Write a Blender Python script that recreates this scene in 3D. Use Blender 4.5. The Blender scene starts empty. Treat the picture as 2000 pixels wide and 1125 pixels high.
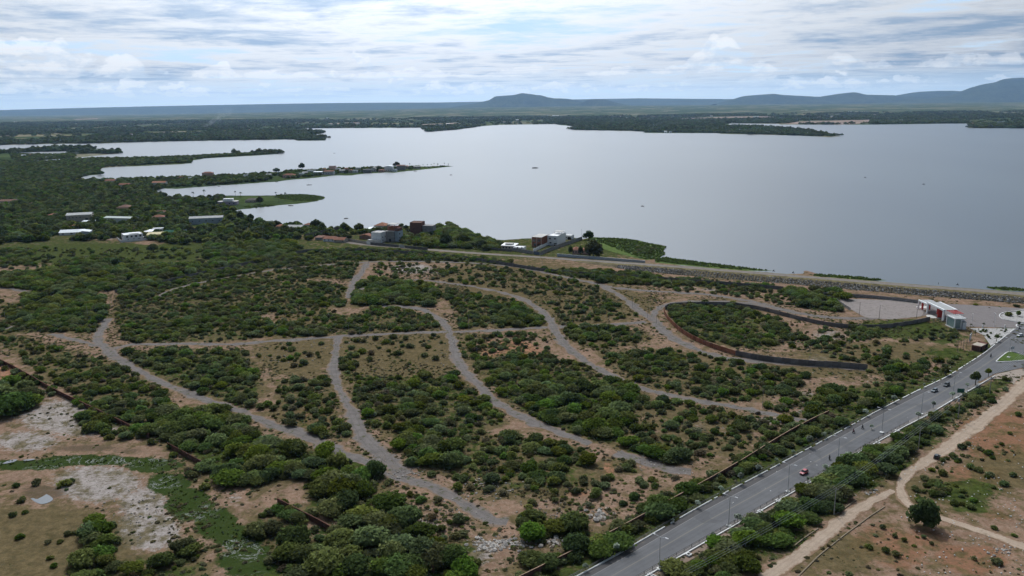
import bpy, bmesh, math, random
import numpy as np
from mathutils import Vector, Matrix
from mathutils.geometry import tessellate_polygon
random.seed(7); rng = np.random.default_rng(7)
R = math.radians
scene = bpy.context.scene
COL = scene.collection

# ------------------------------------------------------------------ camera
FPX, PITCH, ROLL, CAMH = 1570.0, R(12.78), R(0.69), 130.0
_R0 = np.array([1, 0, 0.]); FW = np.array([0, math.cos(PITCH), -math.sin(PITCH)]); _U0 = np.array([0, math.sin(PITCH), math.cos(PITCH)])
UP = _U0 * math.cos(ROLL) + _R0 * math.sin(ROLL); RT = _R0 * math.cos(ROLL) - _U0 * math.sin(ROLL)
CPOS = np.array([0, 0, CAMH])
cam = bpy.data.cameras.new('camera'); camo = bpy.data.objects.new('camera', cam); COL.objects.link(camo)
M4 = Matrix.Identity(4)
for i, v in enumerate((RT, UP, -FW)):
    for j in range(3): M4[j][i] = v[j]
M4.translation = Vector(CPOS); camo.matrix_world = M4
cam.sensor_fit = 'HORIZONTAL'; cam.sensor_width = 36; cam.lens = 36 * FPX / 2000
cam.clip_start = 1; cam.clip_end = 200000
scene.camera = camo

def at(px, py, z=0.0):
    d = FW + (px - 1000) / FPX * RT + (562.5 - py) / FPX * UP
    return CPOS + (z - CAMH) / d[2] * d
def proj(x, y, z=0.0):
    v = np.stack([np.asarray(x, float), np.asarray(y, float), np.asarray(z, float) - CAMH + 0 * np.asarray(x, float)], -1)
    dz = v @ FW
    return 1000 + FPX * (v @ RT) / dz, 562.5 - FPX * (v @ UP) / dz
def P(l, z=0.0): return [at(a, b, z) for a, b in l]

# ------------------------------------------------------------------ sky, sun, exposure
SUN_AZ, SUN_EL = R(-7), R(48)          # azimuth from +Y, positive to the right
sund = Vector((math.sin(SUN_AZ) * math.cos(SUN_EL), math.cos(SUN_AZ) * math.cos(SUN_EL), math.sin(SUN_EL)))
world = bpy.data.worlds.new('World'); scene.world = world; world.use_nodes = True
class NT:
    def __init__(s, nt): s.t = nt; s.n = nt.nodes; s.l = nt.links
    def add(s, typ, **kw):
        n = s.n.new(typ)
        for k, v in kw.items(): setattr(n, k, v)
        return n
    def inp(s, sock, v):
        if v is None: return
        if isinstance(v, bpy.types.NodeSocket): s.l.new(v, sock)
        else: sock.default_value = v
    def math(s, op, a, b=None, c=None, clamp=False):
        n = s.add('ShaderNodeMath', operation=op, use_clamp=clamp); s.inp(n.inputs[0], a); s.inp(n.inputs[1], b); s.inp(n.inputs[2], c); return n.outputs[0]
    def vmath(s, op, a, b=None, out=0):
        n = s.add('ShaderNodeVectorMath', operation=op); s.inp(n.inputs[0], a)
        if b is not None:
            if op == 'SCALE': s.inp(n.inputs['Scale'], b)
            else: s.inp(n.inputs[1], b)
        return n.outputs['Value' if out == 'v' else 0]
    def noise(s, vec, scale, detail=4, rough=.55, dist=0, off=None, lac=2.0):
        if off is not None: vec = s.vmath('ADD', vec, off)
        n = s.add('ShaderNodeTexNoise'); s.inp(n.inputs['Vector'], vec); s.inp(n.inputs['Scale'], scale); s.inp(n.inputs['Detail'], detail)
        s.inp(n.inputs['Roughness'], rough); s.inp(n.inputs['Distortion'], dist); s.inp(n.inputs['Lacunarity'], lac); return n.outputs[0]
    def step(s, v, a, b, lo=0.0, hi=1.0):
        n = s.add('ShaderNodeMapRange', interpolation_type='SMOOTHSTEP'); s.inp(n.inputs[0], v); s.inp(n.inputs[1], a); s.inp(n.inputs[2], b); s.inp(n.inputs[3], lo); s.inp(n.inputs[4], hi); return n.outputs[0]
    def mix(s, f, a, b, blend='MIX'):
        n = s.add('ShaderNodeMix', data_type='RGBA', blend_type=blend); s.inp(n.inputs[0], f)
        for k, v in ((6, a), (7, b)): s.inp(n.inputs[k], (*v, 1) if isinstance(v, tuple) and len(v) == 3 else v)
        return n.outputs[2]
    def comb(s, x, y, z):
        n = s.add('ShaderNodeCombineXYZ'); s.inp(n.inputs[0], x); s.inp(n.inputs[1], y); s.inp(n.inputs[2], z); return n.outputs[0]
    def sep(s, v):
        n = s.add('ShaderNodeSeparateXYZ'); s.inp(n.inputs[0], v); return n.outputs

def build_sky():
    t = NT(world.node_tree); t.n.clear()
    sky = t.add('ShaderNodeTexSky', sky_type='NISHITA', sun_disc=False, sun_elevation=SUN_EL, sun_rotation=SUN_AZ, altitude=400, air_density=1.0, dust_density=1.0, ozone_density=1.2)
    d = t.vmath('NORMALIZE', t.add('ShaderNodeTexCoord').outputs['Generated'])
    x, y, z = t.sep(d)
    zc = t.math('MAXIMUM', z, 0.0)
    inv = t.math('DIVIDE', 1.0, t.math('ADD', zc, 0.035))
    pl = t.comb(t.math('MULTIPLY', x, inv), t.math('MULTIPLY', y, inv), 0.0)        # cloud deck seen in perspective
    az = t.math('ARCTAN2', x, y)
    ang = t.math('ARCCOSINE', t.vmath('DOT_PRODUCT', d, tuple(sund), out='v'))
    glow = t.step(ang, R(68), R(12))                                                    # thin cloud is brightest round the sun
    # high stratocumulus deck
    n1 = t.noise(pl, .48, 9, .60, .35, (3.1, 7.7, 0))
    n2 = t.noise(pl, 1.5, 10, .66, .25, (13.1, 2.2, 0))
    n3 = t.noise(pl, .15, 4, .5, 0, (1.7, 5.2, 0))
    dens = t.math('ADD', t.math('MULTIPLY', n1, .50), t.math('ADD', t.math('MULTIPLY', n2, .30), t.math('MULTIPLY', n3, .35)))
    side = t.math('MULTIPLY', t.step(ang, R(46), R(72)), .10)                          # the deck is thicker away from the sun
    hole = t.step(t.vmath('LENGTH', t.comb(t.math('MULTIPLY', t.math('SUBTRACT', az, .475), 6.0), t.math('MULTIPLY', t.math('SUBTRACT', z, .150), 26.0), 0.0), out='v'), 1.1, .4)     # a clear gap at the upper right
    dens = t.math('SUBTRACT', dens, t.math('MULTIPLY', hole, .10))
    cover = t.step(dens, .44, .56)
    thick = t.step(t.math('ADD', dens, side), .552, .69)
    aure = t.math('POWER', t.step(ang, R(50), R(6)), 2.0)
    lit = t.math('ADD', t.math('ADD', .54, t.math('MULTIPLY', glow, 1.08)), t.math('MULTIPLY', aure, 9.0))
    bright = t.mix(thick, (8.5, 8.9, 9.4), (3.4, 4.8, 6.7))
    bright = t.vmath('SCALE', bright, lit)
    # pale blue sky between the clouds, whiter towards the horizon
    hz = t.step(z, .0, .16)
    gap = t.mix(hz, (6.6, 8.3, 9.8), (4.6, 6.9, 9.6))
    gap = t.mix(t.step(z, .25, .8), gap, t.vmath('SCALE', sky.outputs[0], 1.3))
    # cumulus rows low over the horizon
    skyc = t.mix(t.math('MULTIPLY', cover, t.step(z, -.005, .045, .15, 1.0)), gap, bright)
    def cumulus(skyc, fr, thr, z0, z1, z2, off, st):
        cv = t.vmath('ADD', t.comb(az, t.math('MULTIPLY', z, 2.0), 0.3), off)
        wob = t.noise(t.comb(az, off[0], 0.0), 7.0, 4, .6)
        zz = t.math('SUBTRACT', z, t.math('MULTIPLY', t.step(wob, .42, .72), z2 - z1))
        cn = t.noise(cv, fr, 9, .58, .2); cn_up = t.noise(t.vmath('ADD', cv, (-.004, .020, 0)), fr, 9, .58, .2)
        band = t.math('MULTIPLY', t.step(z, z0, z0 + .006), t.step(zz, z1 + .012, z1 - .006))
        cm = t.math('MULTIPLY', t.step(t.math('ADD', cn, t.math('MULTIPLY', t.math('SUBTRACT', band, 1.0), .35)), thr, thr + .06), band)
        sh = t.step(t.math('SUBTRACT', cn, cn_up), -.07, .08)
        grp = t.step(t.noise(t.comb(az, off[1], z), 3.3, 3, .6), .34, .56, .45, 1.0)                    # heaps gather in groups
        return t.mix(t.math('MULTIPLY', t.math('MULTIPLY', cm, st), grp), skyc, t.mix(sh, (6.2, 7.4, 8.7), (10.6, 10.6, 10.5)))
    skyc = cumulus(skyc, 34.0, .43, .015, .022, .040, (2.3, 1.1, 0), .62)
    skyc = cumulus(skyc, 17.0, .43, .030, .040, .085, (7.3, 4.1, 0), .45)
    skyc = cumulus(skyc, 52.0, .44, .010, .016, .034, (4.9, 3.3, 0), .5)
    haze = t.step(z, .045, .0)
    skyc = t.mix(t.math('MULTIPLY', haze, .5), skyc, (8.6, 10.4, 11.6))
    # overhead the deck is grey from below
    skyc = t.vmath('SCALE', skyc, t.math('ADD', t.step(z, .26, .66, 1.0, .16), t.math('MULTIPLY', glow, .35)))
    bg = t.add('ShaderNodeBackground'); t.inp(bg.inputs[0], skyc); bg.inputs[1].default_value = 0.1
    out = t.add('ShaderNodeOutputWorld'); t.l.new(bg.outputs[0], out.inputs[0])
build_sky()
sl = bpy.data.lights.new('sun', 'SUN'); sl.energy = 2.25; sl.angle = R(2.5); sl.color = (1, .95, .87)
so = bpy.data.objects.new('sun', sl); COL.objects.link(so); so.rotation_euler = sund.to_track_quat('Z', 'Y').to_euler()
vs = scene.view_settings; vs.view_transform = 'Standard'; vs.look = 'None'; vs.gamma = 1; vs.exposure = 0.0; vs.use_curve_mapping = False
scene.cycles.max_bounces = 5; scene.cycles.diffuse_bounces = 2; scene.cycles.glossy_bounces = 2; scene.cycles.transmission_bounces = 2
scene.cycles.volume_bounces = 0; scene.cycles.transparent_max_bounces = 4; scene.cycles.caustics_reflective = False; scene.cycles.caustics_refractive = False

# ------------------------------------------------------------------ materials
MATS = {}
def mat(name, col, rough=.8, metal=0, var=.12, scale=1.2, spec=None, coord='Object', bump=0):
    """plain surface with a little fractal wear so that it is never one flat colour"""
    if name in MATS: return MATS[name]
    m = bpy.data.materials.new(name); m.use_nodes = True; t = NT(m.node_tree); b = t.n['Principled BSDF']
    tc = t.add('ShaderNodeTexCoord').outputs[coord]
    f = t.noise(tc, scale, 6, .65)
    c = t.mix(t.step(f, .3, .72), tuple(v * (1 - var) for v in col), tuple(min(1, v * (1 + var)) for v in col))
    t.inp(b.inputs['Base Color'], c); b.inputs['Roughness'].default_value = rough; b.inputs['Metallic'].default_value = metal
    b.inputs['Specular IOR Level'].default_value = spec if spec is not None else (.02 if rough >= .84 else .3)
    if bump:
        bm_ = t.add('ShaderNodeBump'); bm_.inputs['Strength'].default_value = bump; t.inp(bm_.inputs['Height'], t.noise(tc, scale * 4, 5, .6)); t.l.new(bm_.outputs[0], b.inputs['Normal'])
    MATS[name] = m; return m
WHITE = mat('white_paint', (.72, .73, .74), .6, var=.08, scale=.5)
KERBW = mat('whitewashed_kerb', (.62, .62, .61), .8, var=.28, scale=.6, coord='Generated')
OFFW = mat('weathered_white_render', (.52, .51, .49), .85, var=.18, scale=.35)
CREAM = mat('beige_render', (.42, .37, .31), .85, var=.15, scale=.35)
PINK = mat('pink_render', (.55, .36, .30), .85, var=.12, scale=.4)
BLUEGREY = mat('blue_grey_render', (.33, .38, .43), .85, var=.12, scale=.4)
LILAC = mat('lilac_render', (.42, .35, .42), .85, var=.12, scale=.4)
CONC = mat('bare_concrete', (.26, .25, .245), .9, var=.22, scale=.5)
DARKC = mat('stained_concrete', (.155, .148, .148), .9, var=.3, scale=.4)
GREYROOF = mat('fibre_cement_roof', (.33, .34, .34), .8, var=.18, scale=.5)
METROOF = mat('pale_metal_roof', (.55, .60, .64), .5, var=.1, scale=.5)
YELROOF = mat('straw_yellow_roof', (.50, .44, .24), .8, var=.12)
GLASS = mat('dark_glass', (.02, .03, .035), .12, spec=.6, var=.1)
GGLASS = mat('pale_green_glass', (.20, .28, .28), .1, spec=.6, var=.1)
RED = mat('red_paint', (.55, .035, .025), .5, var=.08)
DKMET = mat('dark_metal', (.05, .05, .055), .5, metal=.5, var=.2)
GALV = mat('galvanised_steel', (.42, .44, .46), .45, metal=.4, var=.1)
WOODP = mat('grey_wood', (.16, .14, .12), .9, var=.25)
CPOLE = mat('concrete_pole', (.30, .29, .28), .9, var=.12)
BARK = mat('bark', (.10, .075, .055), .95, var=.3, scale=3)
ROCK = mat('rock', (.24, .225, .22), .95, var=.45, scale=.35, coord='Generated')
RUBBER = mat('rubber', (.018, .018, .018), .85, var=.2)
TREDROOF = None
def tile_mat(name, col):
    m = mat(name, col, .85, var=.25, scale=.8)
    return m
TILE = tile_mat('terracotta_tile', (.25, .125, .088)); TILEO = tile_mat('orange_tile', (.31, .155, .10)); TILEB = tile_mat('brown_tile', (.21, .13, .10))
def brick_mat(name, c1, c2, mort, bw=.3, rh=.2):
    m = bpy.data.materials.new(name); m.use_nodes = True; t = NT(m.node_tree); b = t.n['Principled BSDF']
    tc = t.add('ShaderNodeTexCoord').outputs['Object']; x, y, z = t.sep(tc)
    v = t.comb(t.math('ADD', x, y), z, 0)
    br = t.add('ShaderNodeTexBrick'); t.inp(br.inputs['Vector'], v); br.inputs['Color1'].default_value = (*c1, 1); br.inputs['Color2'].default_value = (*c2, 1); br.inputs['Mortar'].default_value = (*mort, 1)
    br.inputs['Scale'].default_value = 1; br.inputs['Brick Width'].default_value = bw; br.inputs['Row Height'].default_value = rh; br.inputs['Mortar Size'].default_value = .014
    n = t.noise(tc, .35, 6, .65); st = t.step(n, .35, .75); rnd = t.add('ShaderNodeObjectInfo').outputs['Random']
    t.inp(b.inputs['Base Color'], t.vmath('SCALE', t.mix(t.math('MULTIPLY', st, .6), br.outputs[0], (c1[0] * .35, c1[1] * .45, c1[2] * .55)), t.math('ADD', .72, t.math('MULTIPLY', rnd, .5)))); b.inputs['Roughness'].default_value = .92; b.inputs['Specular IOR Level'].default_value = .02
    MATS[name] = m; return m
BRICK = brick_mat('red_brick', (.150, .066, .050), (.115, .054, .043), (.22, .16, .13))
BRICKO = brick_mat('orange_brick', (.33, .12, .065), (.25, .095, .055), (.3, .2, .15))
BLOCK = brick_mat('concrete_block', (.205, .18, .17), (.165, .148, .142), (.23, .21, .20), .4, .2)

def leaf_mat(name, c0, c1, hue=.045):
    m = bpy.data.materials.new(name); m.use_nodes = True; t = NT(m.node_tree); t.n.clear()
    tone = t.add('ShaderNodeAttribute', attribute_name='tone').outputs['Fac']
    rnd = t.add('ShaderNodeObjectInfo').outputs['Random']
    c = t.mix(tone, c0, c1)
    hs = t.add('ShaderNodeHueSaturation'); t.inp(hs.inputs['Color'], c)
    t.inp(hs.inputs['Hue'], t.math('ADD', .5 - hue * .8, t.math('MULTIPLY', rnd, hue * 1.7)))
    r2 = t.math('FRACT', t.math('MULTIPLY', rnd, 7.31))
    t.inp(hs.inputs['Value'], t.math('ADD', .62, t.math('MULTIPLY', r2, .85)))
    r3 = t.math('FRACT', t.math('MULTIPLY', rnd, 13.7)); t.inp(hs.inputs['Saturation'], t.math('ADD', .70, t.math('MULTIPLY', r3, .45)))
    df = t.add('ShaderNodeBsdfDiffuse'); t.inp(df.inputs[0], hs.outputs[0])
    tr = t.add('ShaderNodeBsdfTranslucent'); t.inp(tr.inputs[0], hs.outputs[0])
    mx = t.add('ShaderNodeMixShader'); mx.inputs[0].default_value = .52; t.l.new(df.outputs[0], mx.inputs[1]); t.l.new(tr.outputs[0], mx.inputs[2])
    o = t.add('ShaderNodeOutputMaterial'); t.l.new(mx.outputs[0], o.inputs[0]); MATS[name] = m; return m
LEAF = leaf_mat('thorn_leaves', (.064, .088, .022), (.165, .212, .055))
LEAFS = leaf_mat('shrub_leaves', (.078, .096, .032), (.180, .212, .070), .035)
LEAFD = leaf_mat('dark_leaves', (.036, .054, .016), (.108, .142, .042))
LEAFY = leaf_mat('yellow_green_leaves', (.05, .075, .02), (.12, .15, .045))
PALML = leaf_mat('palm_leaves', (.035, .052, .02), (.09, .115, .048))
TUFT = leaf_mat('dry_scrub', (.095, .092, .042), (.215, .190, .100), .05)
REED = leaf_mat('reeds', (.05, .085, .02), (.15, .21, .05), .02)
FARL = leaf_mat('far_leaves', (.050, .078, .030), (.125, .160, .060))
BLOOM = leaf_mat('white_flower_leaves', (.09, .13, .07), (.45, .50, .42), .01)

# ------------------------------------------------------------------ building helpers
def new_obj(name, me, parent=None, m=None, label=None, cat=None, group=None, kind=None):
    if m is not None and len(me.materials) == 0: me.materials.append(m)
    o = bpy.data.objects.new(name, me); COL.objects.link(o)
    if parent is not None: o.parent = parent
    tag(o, label, cat, group, kind); return o
def tag(o, label=None, cat=None, group=None, kind=None):
    if label: o['label'] = label
    if cat: o['category'] = cat
    if group: o['group'] = group
    if kind: o['kind'] = kind
    return o
def empty(name, loc, rz=0.0, label=None, cat=None, group=None):
    o = bpy.data.objects.new(name, None); COL.objects.link(o); o.location = tuple(loc); o.rotation_euler = (0, 0, rz); o.empty_display_size = .5
    return tag(o, label, cat, group)
def dup(root, loc, rz=None, scale=None, label=None, group=None):
    r = root.copy(); COL.objects.link(r); r.location = tuple(loc)
    if rz is not None: r.rotation_euler = (0, 0, rz)
    if scale is not None: r.scale = scale if hasattr(scale, '__len__') else (scale,) * 3
    if label: r['label'] = label
    if group: r['group'] = group
    for ch in list(root.children):
        c = ch.copy(); COL.objects.link(c); c.parent = r
        for g in list(ch.children):
            d = g.copy(); COL.objects.link(d); d.parent = c
    return r
class MB:
    def __init__(s): s.v = []; s.f = []
    def box(s, c, d, rz=0.0):
        k = len(s.v); cs, sn = math.cos(rz), math.sin(rz)
        for z in (-.5, .5):
            for x, y in ((-.5, -.5), (.5, -.5), (.5, .5), (-.5, .5)):
                X, Y = x * d[0], y * d[1]; s.v.append((c[0] + X * cs - Y * sn, c[1] + X * sn + Y * cs, c[2] + z * d[2]))
        s.f += [(k + 3, k + 2, k + 1, k), (k + 4, k + 5, k + 6, k + 7)] + [(k + i, k + (i + 1) % 4, k + 4 + (i + 1) % 4, k + 4 + i) for i in range(4)]; return s
    def tube(s, pts, r, n=6):
        pts = [Vector(p) for p in pts]; rs = r if hasattr(r, '__len__') else [r] * len(pts); k = len(s.v)
        for i, p in enumerate(pts):
            d = (pts[min(i + 1, len(pts) - 1)] - pts[max(i - 1, 0)]).normalized()
            a = d.cross(Vector((0, 0, 1)) if abs(d.z) < .9 else Vector((1, 0, 0))).normalized(); b = d.cross(a)
            for j in range(n):
                q = p + (a * math.cos(2 * math.pi * j / n) + b * math.sin(2 * math.pi * j / n)) * rs[i]; s.v.append(tuple(q))
        for i in range(len(pts) - 1):
            for j in range(n): s.f.append((k + i * n + j, k + i * n + (j + 1) % n, k + (i + 1) * n + (j + 1) % n, k + (i + 1) * n + j))
        s.f.append(tuple(k + j for j in reversed(range(n)))); e = k + (len(pts) - 1) * n; s.f.append(tuple(e + j for j in range(n))); return s
    def poly(s, pts): k = len(s.v); s.v += [tuple(p) for p in pts]; s.f.append(tuple(range(k, k + len(pts)))); return s
    def prism(s, pts, axis_vec):
        k = len(s.v); n = len(pts); a = Vector(axis_vec)
        s.v += [tuple(p) for p in pts] + [tuple(Vector(p) + a) for p in pts]
        s.f += [tuple(range(k, k + n)), tuple(range(k + 2 * n - 1, k + n - 1, -1))] + [(k + (i + 1) % n, k + i, k + n + i, k + n + (i + 1) % n) for i in range(n)]; return s
    def loft(s, secs):
        k = len(s.v); n = len(secs[0])
        for q in secs: s.v += [tuple(p) for p in q]
        for i in range(len(secs) - 1):
            for j in range(n): s.f.append((k + i * n + j, k + i * n + (j + 1) % n, k + (i + 1) * n + (j + 1) % n, k + (i + 1) * n + j))
        s.f.append(tuple(k + j for j in reversed(range(n)))); e = k + (len(secs) - 1) * n; s.f.append(tuple(e + j for j in range(n))); return s
    def mesh(s, name, m=None, smooth=False):
        me = bpy.data.meshes.new(name); me.from_pydata(s.v, [], s.f)
        bm = bmesh.new(); bm.from_mesh(me); bmesh.ops.recalc_face_normals(bm, faces=bm.faces); bm.to_mesh(me); bm.free()
        if m: me.materials.append(m)
        if smooth: me.shade_smooth()
        return me
    def build(s, name, m, parent=None, smooth=False, **kw): return new_obj(name, s.mesh(name, m, smooth), parent, **kw)
def np_mesh(name, v, f, m=None, attrs=None):
    v = np.asarray(v, np.float32); f = np.asarray(f, np.int32); me = bpy.data.meshes.new(name); k = f.shape[1]
    me.vertices.add(len(v)); me.vertices.foreach_set('co', v.ravel()); me.loops.add(f.size); me.loops.foreach_set('vertex_index', f.ravel())
    me.polygons.add(len(f)); me.polygons.foreach_set('loop_start', np.arange(0, f.size, k, dtype=np.int32)); me.polygons.foreach_set('loop_total', np.full(len(f), k, np.int32))
    for an, (typ, dom, data) in (attrs or {}).items():
        a = me.attributes.new(an, typ, dom); a.data.foreach_set('color' if typ == 'FLOAT_COLOR' else 'value', np.asarray(data, np.float32).ravel())
    me.update(calc_edges=True)
    if m: me.materials.append(m)
    return me
def resample(pts, step):
    pts = np.array(pts, float)[:, :2]; seg = np.hypot(*np.diff(pts, axis=0).T); c = np.r_[0, np.cumsum(seg)]; n = max(2, int(round(c[-1] / step)) + 1); q = np.linspace(0, c[-1], n)
    return np.stack([np.interp(q, c, pts[:, 0]), np.interp(q, c, pts[:, 1])], 1)
def smooth(pts, it=2):
    p = np.array(pts, float)[:, :2]
    for _ in range(it):
        q = [p[0]]
        for a, b in zip(p[:-1], p[1:]): q += [a * .75 + b * .25, a * .25 + b * .75]
        q.append(p[-1]); p = np.array(q)
    return p
def seg_dist(x, y, pl):
    x = np.asarray(x); y = np.asarray(y); best = np.full(x.shape, 1e9)
    for a, b in zip(pl[:-1], pl[1:]):
        d = b - a; L = d @ d + 1e-9; t = np.clip(((x - a[0]) * d[0] + (y - a[1]) * d[1]) / L, 0, 1)
        best = np.minimum(best, np.hypot(x - a[0] - t * d[0], y - a[1] - t * d[1]))
    return best
def in_poly(x, y, poly):
    x = np.asarray(x); y = np.asarray(y); ins = np.zeros(x.shape, bool); n = len(poly)
    for i in range(n):
        x1, y1 = poly[i][:2]; x2, y2 = poly[(i + 1) % n][:2]
        c = ((y1 > y) != (y2 > y)); ins ^= c & (x < (x2 - x1) * (y - y1) / (y2 - y1 + 1e-12) + x1)
    return ins
def value_noise(x, y, seed=0):
    h = lambda i, j: (np.sin(i * 127.1 + j * 311.7 + seed * 74.7) * 43758.5453) % 1.0
    xi, yi = np.floor(x), np.floor(y); u, v = x - xi, y - yi; u = u * u * (3 - 2 * u); v = v * v * (3 - 2 * v)
    return (h(xi, yi) * (1 - u) + h(xi + 1, yi) * u) * (1 - v) + (h(xi, yi + 1) * (1 - u) + h(xi + 1, yi + 1) * u) * v
def fbm(x, y, seed=0, oct=4):
    r = 0; a = .5
    for k in range(oct): r = r + a * value_noise(x * 2 ** k, y * 2 ** k, seed + k); a *= .5
    return r
# ------------------------------------------------------------------ ground paint: kinds of soil and ground cover (own colour of the ground)
BLOBS = [  # px, py, rx, ry, channel, strength ; G herbs, O orange soil, P pale soil, D dry grass, W wet green, K dark litter, E red earth
 (1760,642,95,20,'G',1),(1850,660,50,16,'G',.7),(1230,482,75,18,'G',1.1),(200,495,300,26,'G',1),(370,487,90,14,'G',1.2),(1890,962,60,26,'G',1),(1900,992,60,14,'G',.7),(1610,690,60,10,'G',.4),
 (1420,640,110,25,'G',.6),(1850,690,60,14,'G',.7),(1700,790,60,14,'G',.5),(1480,925,80,20,'G',.6),(1900,765,60,14,'G',.9),(1790,850,70,24,'G',.8),(1650,940,80,30,'G',.8),(1480,1050,120,40,'G',.8),
 (585,695,60,26,'D',1.1),(780,690,100,36,'D',1.2),(1010,548,90,26,'D',.9),(1150,592,90,26,'D',.8),(1720,690,110,14,'D',.9),(1640,720,80,12,'D',.6),(60,1065,130,48,'D',1.2),(950,545,60,20,'D',.8),(860,660,60,10,'D',.8),
 (1400,600,60,12,'D',.6),(1120,630,60,14,'D',.6),(1840,640,40,10,'D',.6),(1560,720,60,12,'D',.6),(1330,735,80,16,'D',.6),(1640,1080,60,30,'D',.7),(1800,960,50,25,'D',.5),(1960,920,60,30,'D',.5),
 (560,625,32,13,'O',.9),(720,622,65,12,'O',.8),(800,630,60,9,'O',.7),(960,598,45,16,'O',.8),(1000,690,65,30,'O',1.1),(955,680,40,20,'O',.9),(1055,705,40,16,'O',.8),(610,815,48,22,'O',1.2),(790,830,45,16,'O',1),(1170,752,24,9,'O',1.1),
 (1190,920,16,28,'O',.9),(1130,960,60,20,'O',.6),(980,1035,45,12,'O',.7),(10,728,60,28,'O',.7),(530,655,40,14,'O',.7),(400,620,50,18,'O',.5),(480,610,40,16,'O',.5),(900,560,40,10,'O',.5),(1560,630,60,15,'O',.5),(340,690,40,20,'O',.4),
 (805,525,55,12,'P',1),(860,533,45,8,'P',.7),(150,815,130,42,'P',1.1),(50,862,90,26,'P',.9),(190,945,100,42,'P',1.1),(280,985,60,42,'P',1),(290,1035,75,48,'P',1.1),(100,905,90,25,'P',.6),(1350,835,80,24,'P',.6),(1560,772,60,10,'P',.8),(1500,822,60,12,'P',.8),
 (1600,702,40,14,'P',.7),(1620,655,60,18,'P',.7),(825,1025,60,28,'P',.7),(960,940,60,24,'P',.7),(940,1080,36,32,'P',.8),(570,990,60,30,'P',.5),(460,975,30,25,'P',.6),(1220,800,40,12,'P',.4),(1050,1050,60,30,'P',.5),(730,590,60,10,'P',.4),(1290,650,40,14,'P',.5),(1340,560,60,8,'P',.6),(1400,565,60,7,'P',.7),(255,600,50,16,'P',.4),(1100,570,50,10,'P',.4),
 (1190,1000,60,25,'P',.4),(1760,975,40,20,'P',.6),(240,460,60,9,'P',1.1),(632,461,34,6,'O',1.1),(390,468,25,5,'P',.9),
 (50,908,100,11,'W',1.2),(180,899,115,11,'W',1.2),(300,908,62,16,'W',1.2),(330,945,48,24,'W',1.2),(370,985,52,34,'W',1.2),(420,1022,46,34,'W',1.2),(468,1052,50,30,'W',1.2),(485,1095,65,36,'W',1.2),(640,1035,50,14,'W',.7),
 (170,876,95,9,'K',.9),(85,962,55,18,'K',1),(250,880,60,9,'K',.7),(90,800,30,8,'K',.6),(30,800,40,20,'K',.5),(840,640,300,90,'K',.25),(350,620,330,70,'K',.35),(1100,800,350,110,'K',.3),(400,860,260,110,'K',.35),(1600,980,200,90,'K',.4),
 (1950,850,100,62,'E',1.1),(1900,935,110,40,'E',.9),(1750,1065,170,62,'E',.8),(1900,1090,130,40,'E',.9),(1960,1000,70,30,'E',.6),(1860,745,40,14,'E',.5),(1740,900,40,20,'E',.4),
]
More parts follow.
